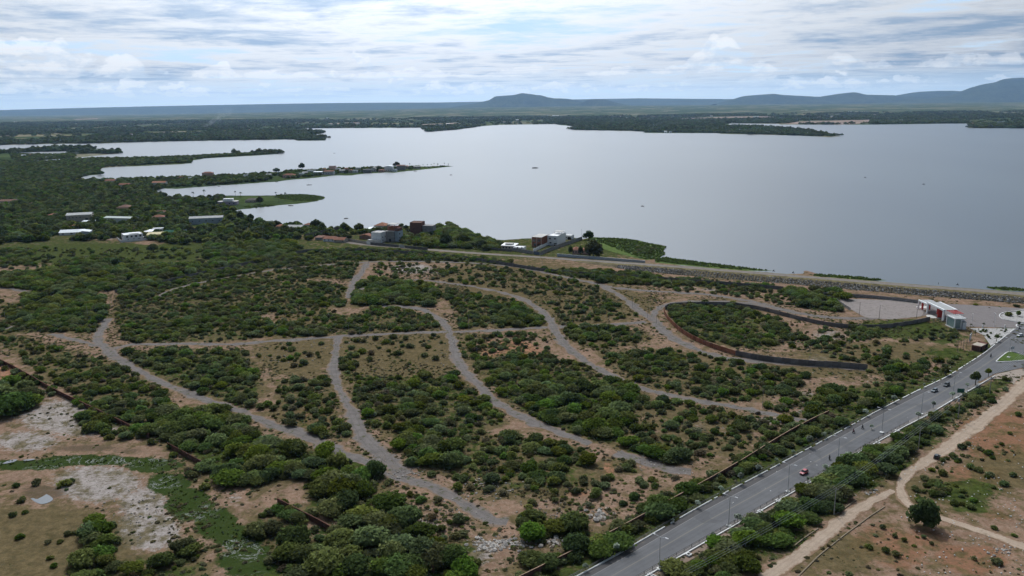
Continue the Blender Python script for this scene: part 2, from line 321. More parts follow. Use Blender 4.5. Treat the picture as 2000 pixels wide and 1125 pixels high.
def make_ground():
    x = np.arange(-600, 640.1, 2.0); y = np.arange(112, 912.1, 2.0); X, Y = np.meshgrid(x, y); nx, ny = len(x), len(y)
    px, py = proj(X, Y, 0 * X); ch = {k: np.zeros(X.shape) for k in 'GOPDWKEU'}
    for bx, by, rx, ry, c, s in BLOBS:
        q = ((px - bx) / rx) ** 2 + ((py - by) / ry) ** 2; ch[c] = np.maximum(ch[c], s * np.exp(-q * .9))
    wx = np.array([X.ravel(), Y.ravel()])
    for poly, cov, r0, r1, hf in VEG:
        if cov < .4: continue
        w = np.array([at(a, b)[:2] for a, b in poly]); bb = (X > w[:, 0].min()) & (X < w[:, 0].max()) & (Y > w[:, 1].min()) & (Y < w[:, 1].max()); ins = np.zeros(X.shape, bool); ins[bb] = in_poly(X[bb], Y[bb], w); ch['U'] = np.maximum(ch['U'], ins * cov)
    for _ in range(3): ch['U'] = (ch['U'] + np.roll(ch['U'], 1, 0) + np.roll(ch['U'], -1, 0) + np.roll(ch['U'], 1, 1) + np.roll(ch['U'], -1, 1)) / 5
    ch['G'] = np.maximum(ch['G'], ch['U'] * .66); ch['D'] = np.maximum(ch['D'], ch['U'] * .5)
    far = np.clip((Y - 640) / 60, 0, 1); ch['G'] = np.maximum(ch['G'], far * .55); ch['K'] = np.maximum(ch['K'], far * .5)
    for bx, by, rx, ry in ((240,460,60,9),(292,474,20,4),(390,469,22,4),(632,461,34,6)): ch['G'] *= 1 - .95 * np.exp(-((px - bx) / rx) ** 2 - ((py - by) / ry) ** 2); ch['K'] *= 1 - .95 * np.exp(-((px - bx) / rx) ** 2 - ((py - by) / ry) ** 2)
    hd = np.minimum(np.abs(seg_dist(X, Y, resample(hl, 10)) - 3), np.abs(seg_dist(X, Y, resample(hr, 10)) - 8)); ch['G'] = np.maximum(ch['G'], .62 * np.exp(-(hd / 6) ** 2))
    Z = (fbm(X * .06, Y * .06, 3) - .47) * .7 * np.clip((Y - 112) / 20, 0, 1)
    keep = np.full(X.shape, 1e9)
    for pl in FLAT_LINES: keep = np.minimum(keep, seg_dist(X, Y, pl[0]) - pl[1])
    Z *= np.clip((keep - 1.5) / 5, 0, 1); Z *= np.clip((640 - Y) / 40, 0, 1); Z *= np.clip((260 - X) / 40, 0, 1)
    idx = np.arange(nx * ny).reshape(ny, nx); f = np.stack([idx[:-1, :-1], idx[:-1, 1:], idx[1:, 1:], idx[1:, :-1]], -1).reshape(-1, 4)
    m1 = np.stack([ch['G'], ch['O'], ch['P'], ch['D']], -1).reshape(-1, 4); m2 = np.stack([ch['W'], ch['K'], ch['E'], ch['E']], -1).reshape(-1, 4)
    m = bpy.data.materials.new('field_soil'); m.use_nodes = True; t = NT(m.node_tree); b = t.n['Principled BSDF']
    pos = t.add('ShaderNodeNewGeometry').outputs['Position']
    a1 = t.add('ShaderNodeAttribute', attribute_name='m1'); a2 = t.add('ShaderNodeAttribute', attribute_name='m2')
    def chan(a):
        s = t.add('ShaderNodeSeparateColor'); t.l.new(a.outputs['Color'], s.inputs[0]); return [s.outputs[0], s.outputs[1], s.outputs[2], a.outputs['Alpha']]
    G, O, Pp, D = chan(a1); W, K, E_, _ = chan(a2)
    big = t.noise(pos, .022, 8, .6); mid = t.noise(pos, .09, 8, .65, 0, (31, 7, 0)); fine = t.noise(pos, .55, 7, .7, 0, (3, 17, 0)); gr = t.noise(pos, 1.9, 4, .7, 0, (9, 1, 0))
    def msk(v, n, w=1.0, lo=.48, hi=.72, amp=1.1): return t.step(t.math('ADD', v, t.math('MULTIPLY', t.math('SUBTRACT', n, .5), amp)), lo, hi, 0, w)
    clod = t.step(t.noise(pos, .32, 8, .75, 0, (2, 91, 0)), .34, .66)
    c = t.mix(t.step(mid, .3, .7), (.265, .170, .120), (.175, .112, .078))
    c = t.mix(t.math('MULTIPLY', t.step(fine, .42, .62), .55), c, (.315, .228, .172))
    c = t.mix(msk(O, mid, .9), c, t.mix(fine, (.27, .125, .075), (.40, .215, .135)))
    c = t.mix(msk(E_, mid, .92), c, t.mix(fine, (.17, .085, .05), (.29, .155, .095)))
    c = t.mix(msk(Pp, fine, .9), c, t.mix(clod, (.25, .218, .20), (.39, .36, .345)))
    dry = t.mix(clod, (.055, .050, .020), (.150, .116, .056))
    c = t.mix(msk(t.math('ADD', D, .50), t.noise(pos, .14, 9, .7, 0, (71, 3, 0)), .85, .46, .66, 1.5), c, dry)
    c = t.mix(msk(K, fine, .8, .45, .75), c, t.mix(gr, (.07, .055, .038), (.13, .095, .065)))
    # small weeds and litter everywhere
    c = t.mix(t.math('MULTIPLY', t.step(t.noise(pos, .8, 6, .75, 0, (5, 5, 0)), .54, .64), .75), c, (.080, .078, .038))
    c = t.mix(t.math('MULTIPLY', t.step(t.noise(pos, .33, 9, .8, 0, (55, 25, 0)), .52, .62), .55), c, (.105, .085, .05))
    herb = t.mix(clod, (.016, .031, .007), (.066, .092, .021))
    c = t.mix(msk(t.math('ADD', G, .12), t.noise(pos, .2, 9, .7, 0, (17, 41, 0)), .9, .46, .66, 1.5), c, herb)
    c = t.mix(msk(W, t.noise(pos, .22, 9, .75, 0, (61, 13, 0)), .96, .47, .62, 1.3), c, t.mix(t.noise(pos, .8, 6, .75), (.010, .024, .006), (.048, .076, .018)))
    vein = t.math('ABSOLUTE', t.math('SUBTRACT', t.noise(pos, .11, 6, .7, .8, (3, 77, 0)), .5))
    c = t.mix(t.math('MULTIPLY', t.math('MULTIPLY', t.step(vein, .012, .004), t.step(t.noise(pos, .05, 3, .5, 0, (22, 7, 0)), .50, .58)), t.step(W, .5, .8)), c, (.25, .26, .25))      # pale scum lines in the ditch
    t.inp(b.inputs['Base Color'], c); b.inputs['Roughness'].default_value = 1; b.inputs['Specular IOR Level'].default_value = 0
    bp = t.add('ShaderNodeBump'); bp.inputs['Strength'].default_value = .6; bp.inputs['Distance'].default_value = .5; t.inp(bp.inputs['Height'], t.math('ADD', fine, t.math('MULTIPLY', gr, .4))); t.l.new(bp.outputs[0], b.inputs['Normal'])
    me = np_mesh('field_ground', np.stack([X, Y, Z], -1).reshape(-1, 3), f, m, {'m1': ('FLOAT_COLOR', 'POINT', m1), 'm2': ('FLOAT_COLOR', 'POINT', m2)}); me.shade_smooth()
    new_obj('field_ground', me, kind='structure')
def make_far_ground():
    m = bpy.data.materials.new('plain_ground'); m.use_nodes = True; t = NT(m.node_tree); b = t.n['Principled BSDF']
    pos = t.add('ShaderNodeNewGeometry').outputs['Position']
    a = t.noise(pos, .0011, 9, .62); w = t.noise(pos, .006, 8, .65, 0, (300, 90, 0)); fi = t.noise(pos, .05, 6, .7)
    c = t.mix(t.step(a, .35, .68), (.046, .070, .026), (.105, .135, .050))
    c = t.mix(t.step(w, .38, .66), c, (.036, .056, .022))
    vo = t.add('ShaderNodeTexVoronoi'); t.inp(vo.inputs['Vector'], t.vmath('ADD', pos, t.vmath('SCALE', t.comb(w, a, 0), 60.0))); vo.inputs['Scale'].default_value = .0042; vo.inputs['Randomness'].default_value = .9
    cs = t.sep(vo.outputs['Color'])
    fld = t.math('MULTIPLY', t.math('GREATER_THAN', cs[0], .64), t.step(t.noise(pos, .0006, 3, .5, 0, (7, 3, 0)), .42, .6))
    c = t.mix(t.math('MULTIPLY', fld, .8), c, t.mix(cs[1], (.12, .13, .055), (.25, .20, .125)))
    pale = t.math('MULTIPLY', t.math('GREATER_THAN', cs[2], .88), t.step(fi, .35, .6))
    c = t.mix(t.math('MULTIPLY', pale, .8), c, (.36, .31, .25))
    c = t.mix(t.math('MULTIPLY', t.step(fi, .45, .7), .5), c, (.018, .032, .013))
    t.inp(b.inputs['Base Color'], c); b.inputs['Roughness'].default_value = 1; b.inputs['Specular IOR Level'].default_value = .0
    v = [(-34000, -2000, -.45), (34000, -2000, -.45), (34000, 35000, -.45), (-34000, 35000, -.45)]
    me = bpy.data.meshes.new('ground'); me.from_pydata(v, [], [(0, 1, 2, 3)]); me.materials.append(m); new_obj('ground', me, kind='structure')

# ------------------------------------------------------------------ lake
SHORE = [(2090,590),(1750,566),(1500,544),(1400,532),(1330,519),(1285,507),(1290,500),(1300,495),(1295,490),(1302,481),(1290,478),(1270,475),(1250,470),(1225,466),(1180,464),(1160,463),(1137,467),(1110,462),(1050,466),(1020,466),(985,469),(960,467),(925,461),(890,451),(860,443),(800,441),(760,443),(730,445),(700,447),(660,448),(640,446),(600,442),(560,438),(530,436),(500,432),(480,428),(468,420),(460,411),
 (475,408.5),(490,407.5),(512,404.5),(528,403),(545,401),(580,398.5),(600,396),(620,393),(630,390),(635,386),(628,383),(615,380.5),(590,379),(560,379.5),(540,381.5),(500,382),(470,382),(440,382),(400,384),(360,385),(325,383),(308,378),(304,373),(308,370.5),(320,368),(345,369),(380,366),(420,363),(470,360),(520,356),(545,354.5),(575,350.5),(600,348.7),(630,345.7),(650,343),(688,342.7),(712,339),(741,338),(756,336.6),(771,337.5),(789,335),(810,333),(840,330),(860,327.5),(886,325),
 (876,323.5),(840,325),(810,325.5),(780,326),(720,328),(660,329),(600,331),(560,334),(530,338),(500,341),(460,342),(420,344),(390,346),(350,347),(300,347.5),(250,349),(210,351),(180,351.5),(145,350.5),(160,346),(175,342.5),(197,341),(200,337),(195,329),(225,326),(275,324.5),(312,322.5),(350,321),(375,319),(376,314),(386,312),(400,309.5),(437,307.5),(470,305.5),(500,304),(547,300.5),
 (537,298),(500,299),(470,300),(440,300),(400,302),(350,306),(300,307.5),(270,309),(225,309.5),(212,309),(162,309.5),(107,313.5),(72,316.5),(45,317.5),(42,316),(85,312.5),(150,308),(190,304),(237,299.5),(228,298.3),(185,298),(150,299),(120,301),(82,301),(50,300.5),(30,299.8),(30,298.5),(50,297.5),(100,296),(150,294),(205,290.6),(175,289.4),(112,288.5),(66,293),(34,296),(0,298.5),(-160,305),(-160,290),
 (0,283.5),(90,281.5),(200,280),(240,278.5),(300,276.8),(360,275.6),(450,274),(575,272.5),(582,275),(635,274.6),(636,270),(612,267),(585,263.5),(605,262.5),(625,262),(628,257.5),(600,254.6),(565,252.5),(535,253.5),(505,254),(505,252.3),(560,251.3),(690,250),(830,249.5),(835,257.5),(860,256),(885,254),(912,250.5),(930,248),(945,246),(980,243.8),(1040,243),(1085,242.5),(1092,244),(1120,247),(1128,249),(1114,252.6),(1130,254),(1190,255),(1240,256),(1260,258),(1256,259.6),(1300,260),(1400,260),(1410,261.5),(1480,263),(1560,265),(1600,267),(1620,268),(1643,266),
 (1620,261.8),(1600,258.5),(1578,255.5),(1540,252.5),(1480,248.5),(1440,247.5),(1412,247),(1422,245),(1424,241.5),(1474,241.5),(1522,242.2),(1526,243.3),(1600,243.6),(1660,243.5),(1700,243.5),(1790,242.4),(1850,241.4),(1888,241.4),(1891,243.5),(1888,248.6),(1892,250),(1940,250.4),(2000,250.7),(2120,251.5)]
def make_lake():
    pts = []
    w = [at(a, b)[:2] for a, b in SHORE]
    n = len(w)
    for i in range(n):
        a, b = w[i], w[(i + 1) % n]; L = np.hypot(*(b - a)); d = np.hypot(*((a + b) / 2)); k = 1
        if i < n - 1: k = int(min(14, max(1, L / max(4, d * .006))))
        nrm = np.array([-(b - a)[1], (b - a)[0]]) / (L + 1e-9)
        for j in range(k):
            q = a + (b - a) * j / k
            if j: q = q + nrm * (rng.random() - .5) * min(L / k * .5, 14, .02 * d)
            pts.append(q)
    v = [Vector((p[0], p[1], 0)) for p in pts]
    tris = tessellate_polygon([v])
    me = bpy.data.meshes.new('lake_water'); me.from_pydata([(p[0], p[1], .06) for p in pts], [], [tuple(t) for t in tris])
    bm = bmesh.new(); bm.from_mesh(me); bmesh.ops.recalc_face_normals(bm, faces=bm.faces)
    if sum(f.normal.z for f in bm.faces) < 0: bmesh.ops.reverse_faces(bm, faces=bm.faces)
    bm.to_mesh(me); bm.free()
    m = bpy.data.materials.new('lake_water'); m.use_nodes = True; t = NT(m.node_tree); b = t.n['Principled BSDF']
    pos = t.add('ShaderNodeNewGeometry').outputs['Position']
    st = t.noise(t.vmath('MULTIPLY', pos, (.0028, .0011, 0)), 1.0, 3, .5)        # wind lanes
    b.inputs['Base Color'].default_value = (.042, .056, .070, 1); b.inputs['IOR'].default_value = 1.33
    b.inputs['Roughness'].default_value = .295; t.inp(b.inputs['Base Color'], t.mix(t.step(st, .35, .65), (.040, .053, .066), (.050, .064, .076)))
    MATS['water'] = m; me.materials.append(m); new_obj('lake', me, kind='structure')
    return [np.array(p) for p in pts]
def poly_sheet(name, pts, z, m, kind='structure', across=.4, **kw):
    v = [Vector((p[0], p[1], 0)) for p in pts]; tr = tessellate_polygon([v]); me = bpy.data.meshes.new(name); me.from_pydata([(p[0], p[1], z) for p in pts], [], [tuple(t) for t in tr])
    bm = bmesh.new(); bm.from_mesh(me)
    for f in bm.faces:
        if f.normal.z < 0: f.normal_flip()
    bm.to_mesh(me); bm.free()
    a = me.attributes.new('across', 'FLOAT', 'POINT'); a.data.foreach_set('value', np.full(len(me.vertices), across, np.float32)); me.materials.append(m); return new_obj(name, me, kind=kind, **kw)
make_far_ground(); LAKE = make_lake()

FIELDS = [[(1310,232.5),(1400,228.5),(1470,226.5),(1545,229),(1480,232),(1400,233),(1330,235)], [(1530,242),(1560,237.5),(1640,235),(1725,233.5),(1700,240),(1650,243)], [(1560,228.5),(1640,226),(1640,227.5),(1580,229.5)], [(1930,221),(2020,220.5),(2020,222.3),(1950,222.5)], [(180,267.5),(230,264.5),(290,263),(282,266.5),(200,269.5)], [(140,232.5),(190,231),(192,232.5),(150,234)], [(640,241),(700,239),(705,240.5),(650,243)], [(820,243),(890,239.5),(900,241),(830,245)], [(1130,236),(1200,234.5),(1200,236),(1140,238)], [(940,217),(1000,216),(1005,217.5),(950,218.5)], [(300,236),(350,235),(352,236),(310,237.4)], [(1700,222),(1780,220.5),(1780,221.8),(1710,223.5)]]
_fm = mat('bare_far_field', (.27, .205, .165), 1.0, var=.25, scale=.004)
for q_ in FIELDS: poly_sheet('bare_field', P(q_), -.2, _fm)
def foothill_plain():
    """the plain rises gently towards the hills"""
    xs = np.linspace(-15000, 19000, 80); ys = np.linspace(7500, 22300, 50); X, Y = np.meshgrid(xs, ys); a = X / Y
    top = np.interp(a, [-.62, -.45, -.25, -.08, .1, .3, .7], [0, 0, 45, 88, 98, 80, 62]); s_ = np.clip((Y - 7500) / 14500, 0, 1); Z = top * s_ * s_ * (3 - 2 * s_) - .6 + (fbm(X * .0007, Y * .0007, 9) - .47) * 14 * s_ * (top > 5)
    idx = np.arange(X.size).reshape(X.shape); f = np.stack([idx[:-1, :-1], idx[:-1, 1:], idx[1:, 1:], idx[1:, :-1]], -1).reshape(-1, 4)
    me = np_mesh('foothill_plain', np.stack([X, Y, Z], -1).reshape(-1, 3), f, bpy.data.materials['plain_ground']); me.shade_smooth(); new_obj('foothill_plain', me, kind='structure')
foothill_plain()
# ------------------------------------------------------------------ hills
def hill_mat():
    m = bpy.data.materials.new('hill_forest'); m.use_nodes = True; t = NT(m.node_tree); b = t.n['Principled BSDF']
    pos = t.add('ShaderNodeNewGeometry').outputs['Position']
    a = t.noise(pos, .002, 8, .65); f = t.noise(pos, .012, 7, .7)
    c = t.mix(t.step(a, .3, .7), (.030, .050, .022), (.075, .095, .040)); c = t.mix(t.step(f, .4, .7), c, (.018, .03, .015))
    t.inp(b.inputs['Base Color'], c); b.inputs['Roughness'].default_value = 1; b.inputs['Specular IOR Level'].default_value = 0
    return m
HM = hill_mat()
def hill(name, prof, dist, wid, seed, rough=.10):
    pp = np.array(prof, float); cols = np.arange(pp[0, 0], pp[-1, 0] + .1, 4.0); tops = np.interp(cols, pp[:, 0], pp[:, 1]); rows = np.linspace(-1, 1, 25)
    V = []
    for t_ in rows:
        prof_t = max(0.0, 1 - abs(t_) ** 1.25)
        for cx, ty in zip(cols, tops):
            d = FW + (cx - 1000) / FPX * RT + (562.5 - ty) / FPX * UP
            X0 = dist * d[0] / d[1]; z0 = CAMH + dist * d[2] / d[1]
            yy = dist + t_ * wid; g = fbm(np.array(X0 / wid * 2.2 + seed), np.array(yy / wid * 2.2), seed, 5) - .47
            z = max(z0, 0) * prof_t * (1 + g * rough * 10 * (1 - prof_t) * 1.0) - (1 if prof_t <= 0 else 0)
            V.append((X0 + g * wid * .15 * (1 - prof_t), yy, z))
    n = len(cols); idx = np.arange(len(V)).reshape(len(rows), n); f = np.stack([idx[:-1, :-1], idx[:-1, 1:], idx[1:, 1:], idx[1:, :-1]], -1).reshape(-1, 4)
    me = np_mesh(name, V, f, HM); me.shade_smooth(); new_obj(name, me, kind='structure')
hill('plateau', [(-300,222),(0,215),(150,211),(300,207.5),(500,203.6),(650,201.2),(750,200.4),(850,200.2),(950,198.4),(1050,196),(1150,193.6),(1250,192),(1350,193),(1450,193.5),(1600,195),(1750,197),(1900,199)], 31000, 2600, 1, .03)
hill('distant_hill', [(1690,194),(1740,188),(1780,181),(1800,179),(1830,177.5),(1860,177.2),(1885,178.5),(1920,183),(1980,192),(2050,200)], 28500, 1500, 2)
hill('low_ridge', [(1395,203),(1420,197),(1450,188),(1465,186.5),(1480,185.3),(1512,183),(1530,185.5),(1560,187),(1600,189),(1620,186),(1640,183),(1668,180),(1680,182),(1692,185),(1720,185.5),(1745,186),(1762,188),(1800,192),(1850,197),(1900,200)], 26000, 1300, 3)
hill('long_mountain', [(1690,202),(1760,197),(1800,194),(1830,190.5),(1858,187),(1872,183),(1885,177),(1900,170),(1920,164.5),(1945,160.5),(1958,155),(1970,153),(1990,151.8),(2020,152),(2080,158),(2160,172),(2260,190)], 25000, 1900, 4)
hill('rocky_hill', [(862,214),(895,207.5),(915,204),(935,200),(952,196.5),(958,194),(967,188),(976,187.5),(990,186.5),(1004,185.5),(1012,183.5),(1020,181.5),(1027,182.8),(1040,184),(1048,185.6),(1056,185.8),(1070,190),(1082,192),(1095,192.2),(1112,193.4),(1128,196),(1145,200),(1170,206),(1190,211)], 24200, 1400, 5)
hill('small_hill', [(1100,212),(1135,202),(1146,195.5),(1152,193.8),(1165,193.2),(1182,193.8),(1190,196),(1198,199),(1215,203),(1250,210)], 23400, 700, 6)

# ------------------------------------------------------------------ tracks and roads
def gravel_mat(name, c1, c2, soil, weeds=.5):
    m = bpy.data.materials.new(name); m.use_nodes = True; t = NT(m.node_tree); b = t.n['Principled BSDF']
    pos = t.add('ShaderNodeNewGeometry').outputs['Position']; u = t.add('ShaderNodeAttribute', attribute_name='across').outputs['Fac']
    n = t.noise(pos, .25, 8, .65); f = t.noise(pos, 2.2, 5, .7)
    c = t.mix(t.step(n, .3, .7), c1, c2); c = t.mix(t.math('MULTIPLY', t.step(f, .4, .7), .5), c, tuple(v * .6 for v in c1))
    e = t.math('ADD', t.math('ABSOLUTE', u), t.math('MULTIPLY', t.math('SUBTRACT', t.noise(pos, .16, 9, .75, 0, (8, 8, 0)), .5), 2.3))
    c = t.mix(t.step(e, .62, .98), c, t.mix(f, soil, tuple(v * .6 for v in soil)))
    c = t.mix(t.math('MULTIPLY', t.step(t.noise(pos, .07, 8, .7, 0, (12, 48, 0)), .55, .66), weeds * .6), c, t.mix(f, soil, tuple(v * .65 for v in soil)))
    c = t.mix(t.math('MULTIPLY', t.step(t.noise(pos, .3, 8, .75, 0, (40, 8, 0)), .54, .62), weeds), c, (.07, .075, .033))
    c = t.mix(t.math('MULTIPLY', t.step(t.math('ABSOLUTE', t.math('SUBTRACT', t.math('ABSOLUTE', u), .34)), .14, .04), .22), c, tuple(v * .62 for v in c1))     # wheel tracks
    t.inp(b.inputs['Base Color'], c); b.inputs['Roughness'].default_value = 1; b.inputs['Specular IOR Level'].default_value = .02
    bp = t.add('ShaderNodeBump'); bp.inputs['Strength'].default_value = .5; bp.inputs['Distance'].default_value = .1; t.inp(bp.inputs['Height'], f); t.l.new(bp.outputs[0], b.inputs['Normal']); return m
GRAVEL = gravel_mat('grey_gravel', (.142, .128, .122), (.205, .184, .174), (.240, .178, .136), .9)
DIRT = gravel_mat('pale_dirt', (.36, .28, .215), (.44, .35, .275), (.27, .18, .12), .25)
CREST = gravel_mat('crest_road', (.20, .18, .165), (.25, .22, .20), (.22, .17, .12), .3)
FLAT_LINES = []; ROADS = []
def strip(name, line, width, z, m, jit=.35, kind='structure', cross=5, step=2.0, flat=True):
    c = resample(smooth(line), step); d = np.gradient(c, axis=0); d /= np.hypot(d[:, 0], d[:, 1])[:, None]; nr = np.stack([-d[:, 1], d[:, 0]], 1)
    w = np.interp(np.linspace(0, 1, len(c)), np.linspace(0, 1, len(width)), width) if hasattr(width, '__len__') else np.full(len(c), width)
    if name == 'gravel_track': w = w * (.72 + .62 * fbm(c[:, 0] * .05, c[:, 1] * .05, 17, 3))
    jl = np.convolve(rng.normal(0, jit, len(c) + 4), np.ones(3) / 3, 'same')[2:-2]; jr = np.convolve(rng.normal(0, jit, len(c) + 4), np.ones(3) / 3, 'same')[2:-2]
    us = np.linspace(-1, 1, cross); V = []; A = []
    for i in range(len(c)):
        for u in us:
            off = u * (w[i] / 2 + (jr[i] if u > 0 else jl[i])); V.append((c[i, 0] + nr[i, 0] * off, c[i, 1] + nr[i, 1] * off, z)); A.append(u)
    idx = np.arange(len(V)).reshape(len(c), cross); f = np.stack([idx[:-1, 1:], idx[:-1, :-1], idx[1:, :-1], idx[1:, 1:]], -1).reshape(-1, 4)
    me = np_mesh(name, V, f, m, {'across': ('FLOAT', 'POINT', A)}); o = new_obj(name, me, kind=kind)
    if flat: FLAT_LINES.append((resample(c, 8), float(np.max(w)) / 2))
    ROADS.append((resample(c, 6), float(np.mean(w)) / 2)); return o
TR = [
 ([(212,622),(200,640),(187,660),(210,685),(232,702),(290,735),(350,762),(400,780),(440,793),(490,812),(545,835),(580,845),(612,857),(640,872),(672,886),(700,897),(725,909),(762,922),(800,940),(850,954),(887,972),(925,1000),(962,1015),(992,1018)], [8,8.5,8,7.5,7.5,7.5,9,9,8]),
 ([(100,652),(125,660),(160,666),(192,676)], 6),
 ([(215,682),(260,672),(300,673),(380,671),(430,673),(475,671),(540,666),(600,662),(660,657),(760,652),(870,648),(960,646),(1050,640),(1130,637),(1200,633),(1262,629)], 7.5),
 ([(661,658),(655,690),(650,720),(655,745),(668,770),(682,792),(692,820),(702,845),(722,868),(745,888),(790,928)], [8,7,7,7,7,9,11,10]),
 ([(716,514),(711,527),(697,542),(689,555),(684,568),(681,582)], 8),
 ([(310,580),(330,568),(370,556),(437,543),(500,533),(545,525),(600,521),(662,515),(720,512),(770,510),(850,511),(930,514),(1000,520),(1062,532),(1112,543),(1150,551),(1177,558),(1207,563),(1260,568),(1320,571),(1380,575),(1430,582),(1480,591),(1520,603),(1560,613),(1620,621),(1700,623),(1780,616),(1830,611)], [5,5,6,6,6,7,8,9,10]),
 ([(722,599),(760,598),(800,600),(830,606),(850,617),(865,630),(878,645),(880,660),(886,680),(895,705),(907,725),(927,746),(950,768),(975,790),(1002,806),(1040,825),(1080,841),(1120,856),(1155,866)], 8),
 ([(1205,884),(1240,896),(1280,910),(1330,920),(1350,922)], 9),
 ([(700,566),(745,552),(800,546),(850,549),(920,559),(960,566),(1005,578),(1030,588),(1055,605),(1070,620),(1080,637),(1092,660),(1112,682),(1142,705),(1180,725),(1220,745),(1260,760),(1310,772),(1350,780),(1400,789),(1450,798),(1520,812),(1575,822)], [4,4,5,6,7.5,8,8,8,7,6,7,8]),
 ([(1172,557),(1210,575),(1240,600),(1258,615),(1280,626),(1292,645),(1322,666),(1360,683),(1400,697),(1450,703),(1500,708),(1560,712),(1640,718),(1690,722)], [7,8,9,11,10,9,8,8,7]),
 ([(1272,622),(1282,606),(1300,595),(1340,589),(1400,588),(1450,591),(1500,599)], 7),
 ([(0,562),(40,567),(90,576),(125,583)], 7),
 ([(0,645),(30,637),(60,630)], 5),
]
for i, (l, w) in enumerate(TR): strip('gravel_track', P(l), np.array(w) * .74 if hasattr(w, '__len__') else w * .74, .03 + i * .004, GRAVEL, jit=1.3)
# shoreline road and earth dam ---------------------------------------------------------------------------
CR = [(640,466,0),(700,477,0),(780,483,0),(850,488.5,0),(920,494,0),(1000,499,0),(1060,502.5,0),(1130,507.5,.2),(1200,512.5,1.6),(1260,516.5,3),(1350,523,3.4),(1500,535,3.4),(1625,545,3.4),(1750,555.5,3.4),(1875,565,3.4),(2000,574.5,3.4),(2130,584.5,3.4)]
cw = np.array([at(a, b, h) for a, b, h in CR])
strip('shore_road', cw[:9, :2], 8, .03, CREST, jit=.3)
def make_dam():
    n = 240; s = np.linspace(7, len(cw) - 1, n); ix = np.arange(len(cw)); c = np.stack([np.interp(s, ix, cw[:, k]) for k in range(3)], 1)
    for k in range(3): c[3:-3, k] = np.convolve(c[:, k], np.ones(7) / 7, 'valid')
    d = np.gradient(c[:, :2], axis=0); d /= np.hypot(d[:, 0], d[:, 1])[:, None]; nr = np.stack([d[:, 1], -d[:, 0]], 1)     # towards the field
    gm = mat('dam_grass', (.15, .13, .07), .95, var=.45, scale=.25); rm = mat('riprap_base', (.125, .105, .066), .95, var=.4, scale=.3)
    V = []; F = []; MI = []
    for i in range(n):
        h = max(c[i, 2], .1)
        for off, z in ((-5.5 - h * 2, -.4), (-5.5, h), (-3.8, h + .04), (3.8, h + .04), (4.6, h - .05), (7.5, h - .5 if h > 1 else h * .5), (7.5 + 2.0 * h + .5, .0), (11 + 2 * h, -.3)):
            j = (rng.random() - .5) * .5; V.append((c[i, 0] + nr[i, 0] * (off + j), c[i, 1] + nr[i, 1] * (off + j), z))
    for i in range(n - 1):
        for k, mi in enumerate((1, 1, 0, 1, 1, 2, 1)):
            F.append((i * 8 + k, (i + 1) * 8 + k, (i + 1) * 8 + k + 1, i * 8 + k + 1)); MI.append(mi)
    me = np_mesh('dam_embankment', V, F); 
    for mm in (CREST, gm, rm): me.materials.append(mm)
    me.polygons.foreach_set('material_index', MI); a = me.attributes.new('across', 'FLOAT', 'POINT'); a.data.foreach_set('value', np.tile([1, 1, .8, -.8, 1, 1, 1, 1], n).astype(np.float32))
    me.update(); new_obj('dam_embankment', me, kind='structure')
    # riprap: thousands of tipped boulders
    pr = []
    for k in range(5):
        bm = bmesh.new(); bmesh.ops.create_icosphere(bm, subdivisions=1, radius=.5)
        for v in bm.verts: v.co = v.co * (1 + random.uniform(-.28, .28)); v.co.z *= .7
        m_ = bpy.data.meshes.new('riprap_stone'); bm.to_mesh(m_); bm.free(); m_.materials.append(mat('stone_%d' % k, [(.45, .44, .43), (.30, .29, .28), (.21, .20, .19), (.14, .135, .13), (.10, .098, .09)][k], .95, var=.3)); pr.append(m_)
    q = []
    for _ in range(5200):
        i = rng.integers(35, n - 1); h = c[i, 2]
        if h < 1.2: continue
        u = rng.random() ** .8; off = 7.5 + u * (2 * h + .3); z = (h - .5) * (1 - u)
        q.append((c[i, 0] + nr[i, 0] * off + rng.normal() * .3, c[i, 1] + nr[i, 1] * off, z + .15, .4 + rng.random() ** 2.2 * 1.15, rng.random() * 6.28, int(min(4, rng.random() ** .7 * 5))))
    scatter('riprap', pr, q, 'long bank of tipped grey boulders on the field side of the dam', 'rocks')
    return c, nr
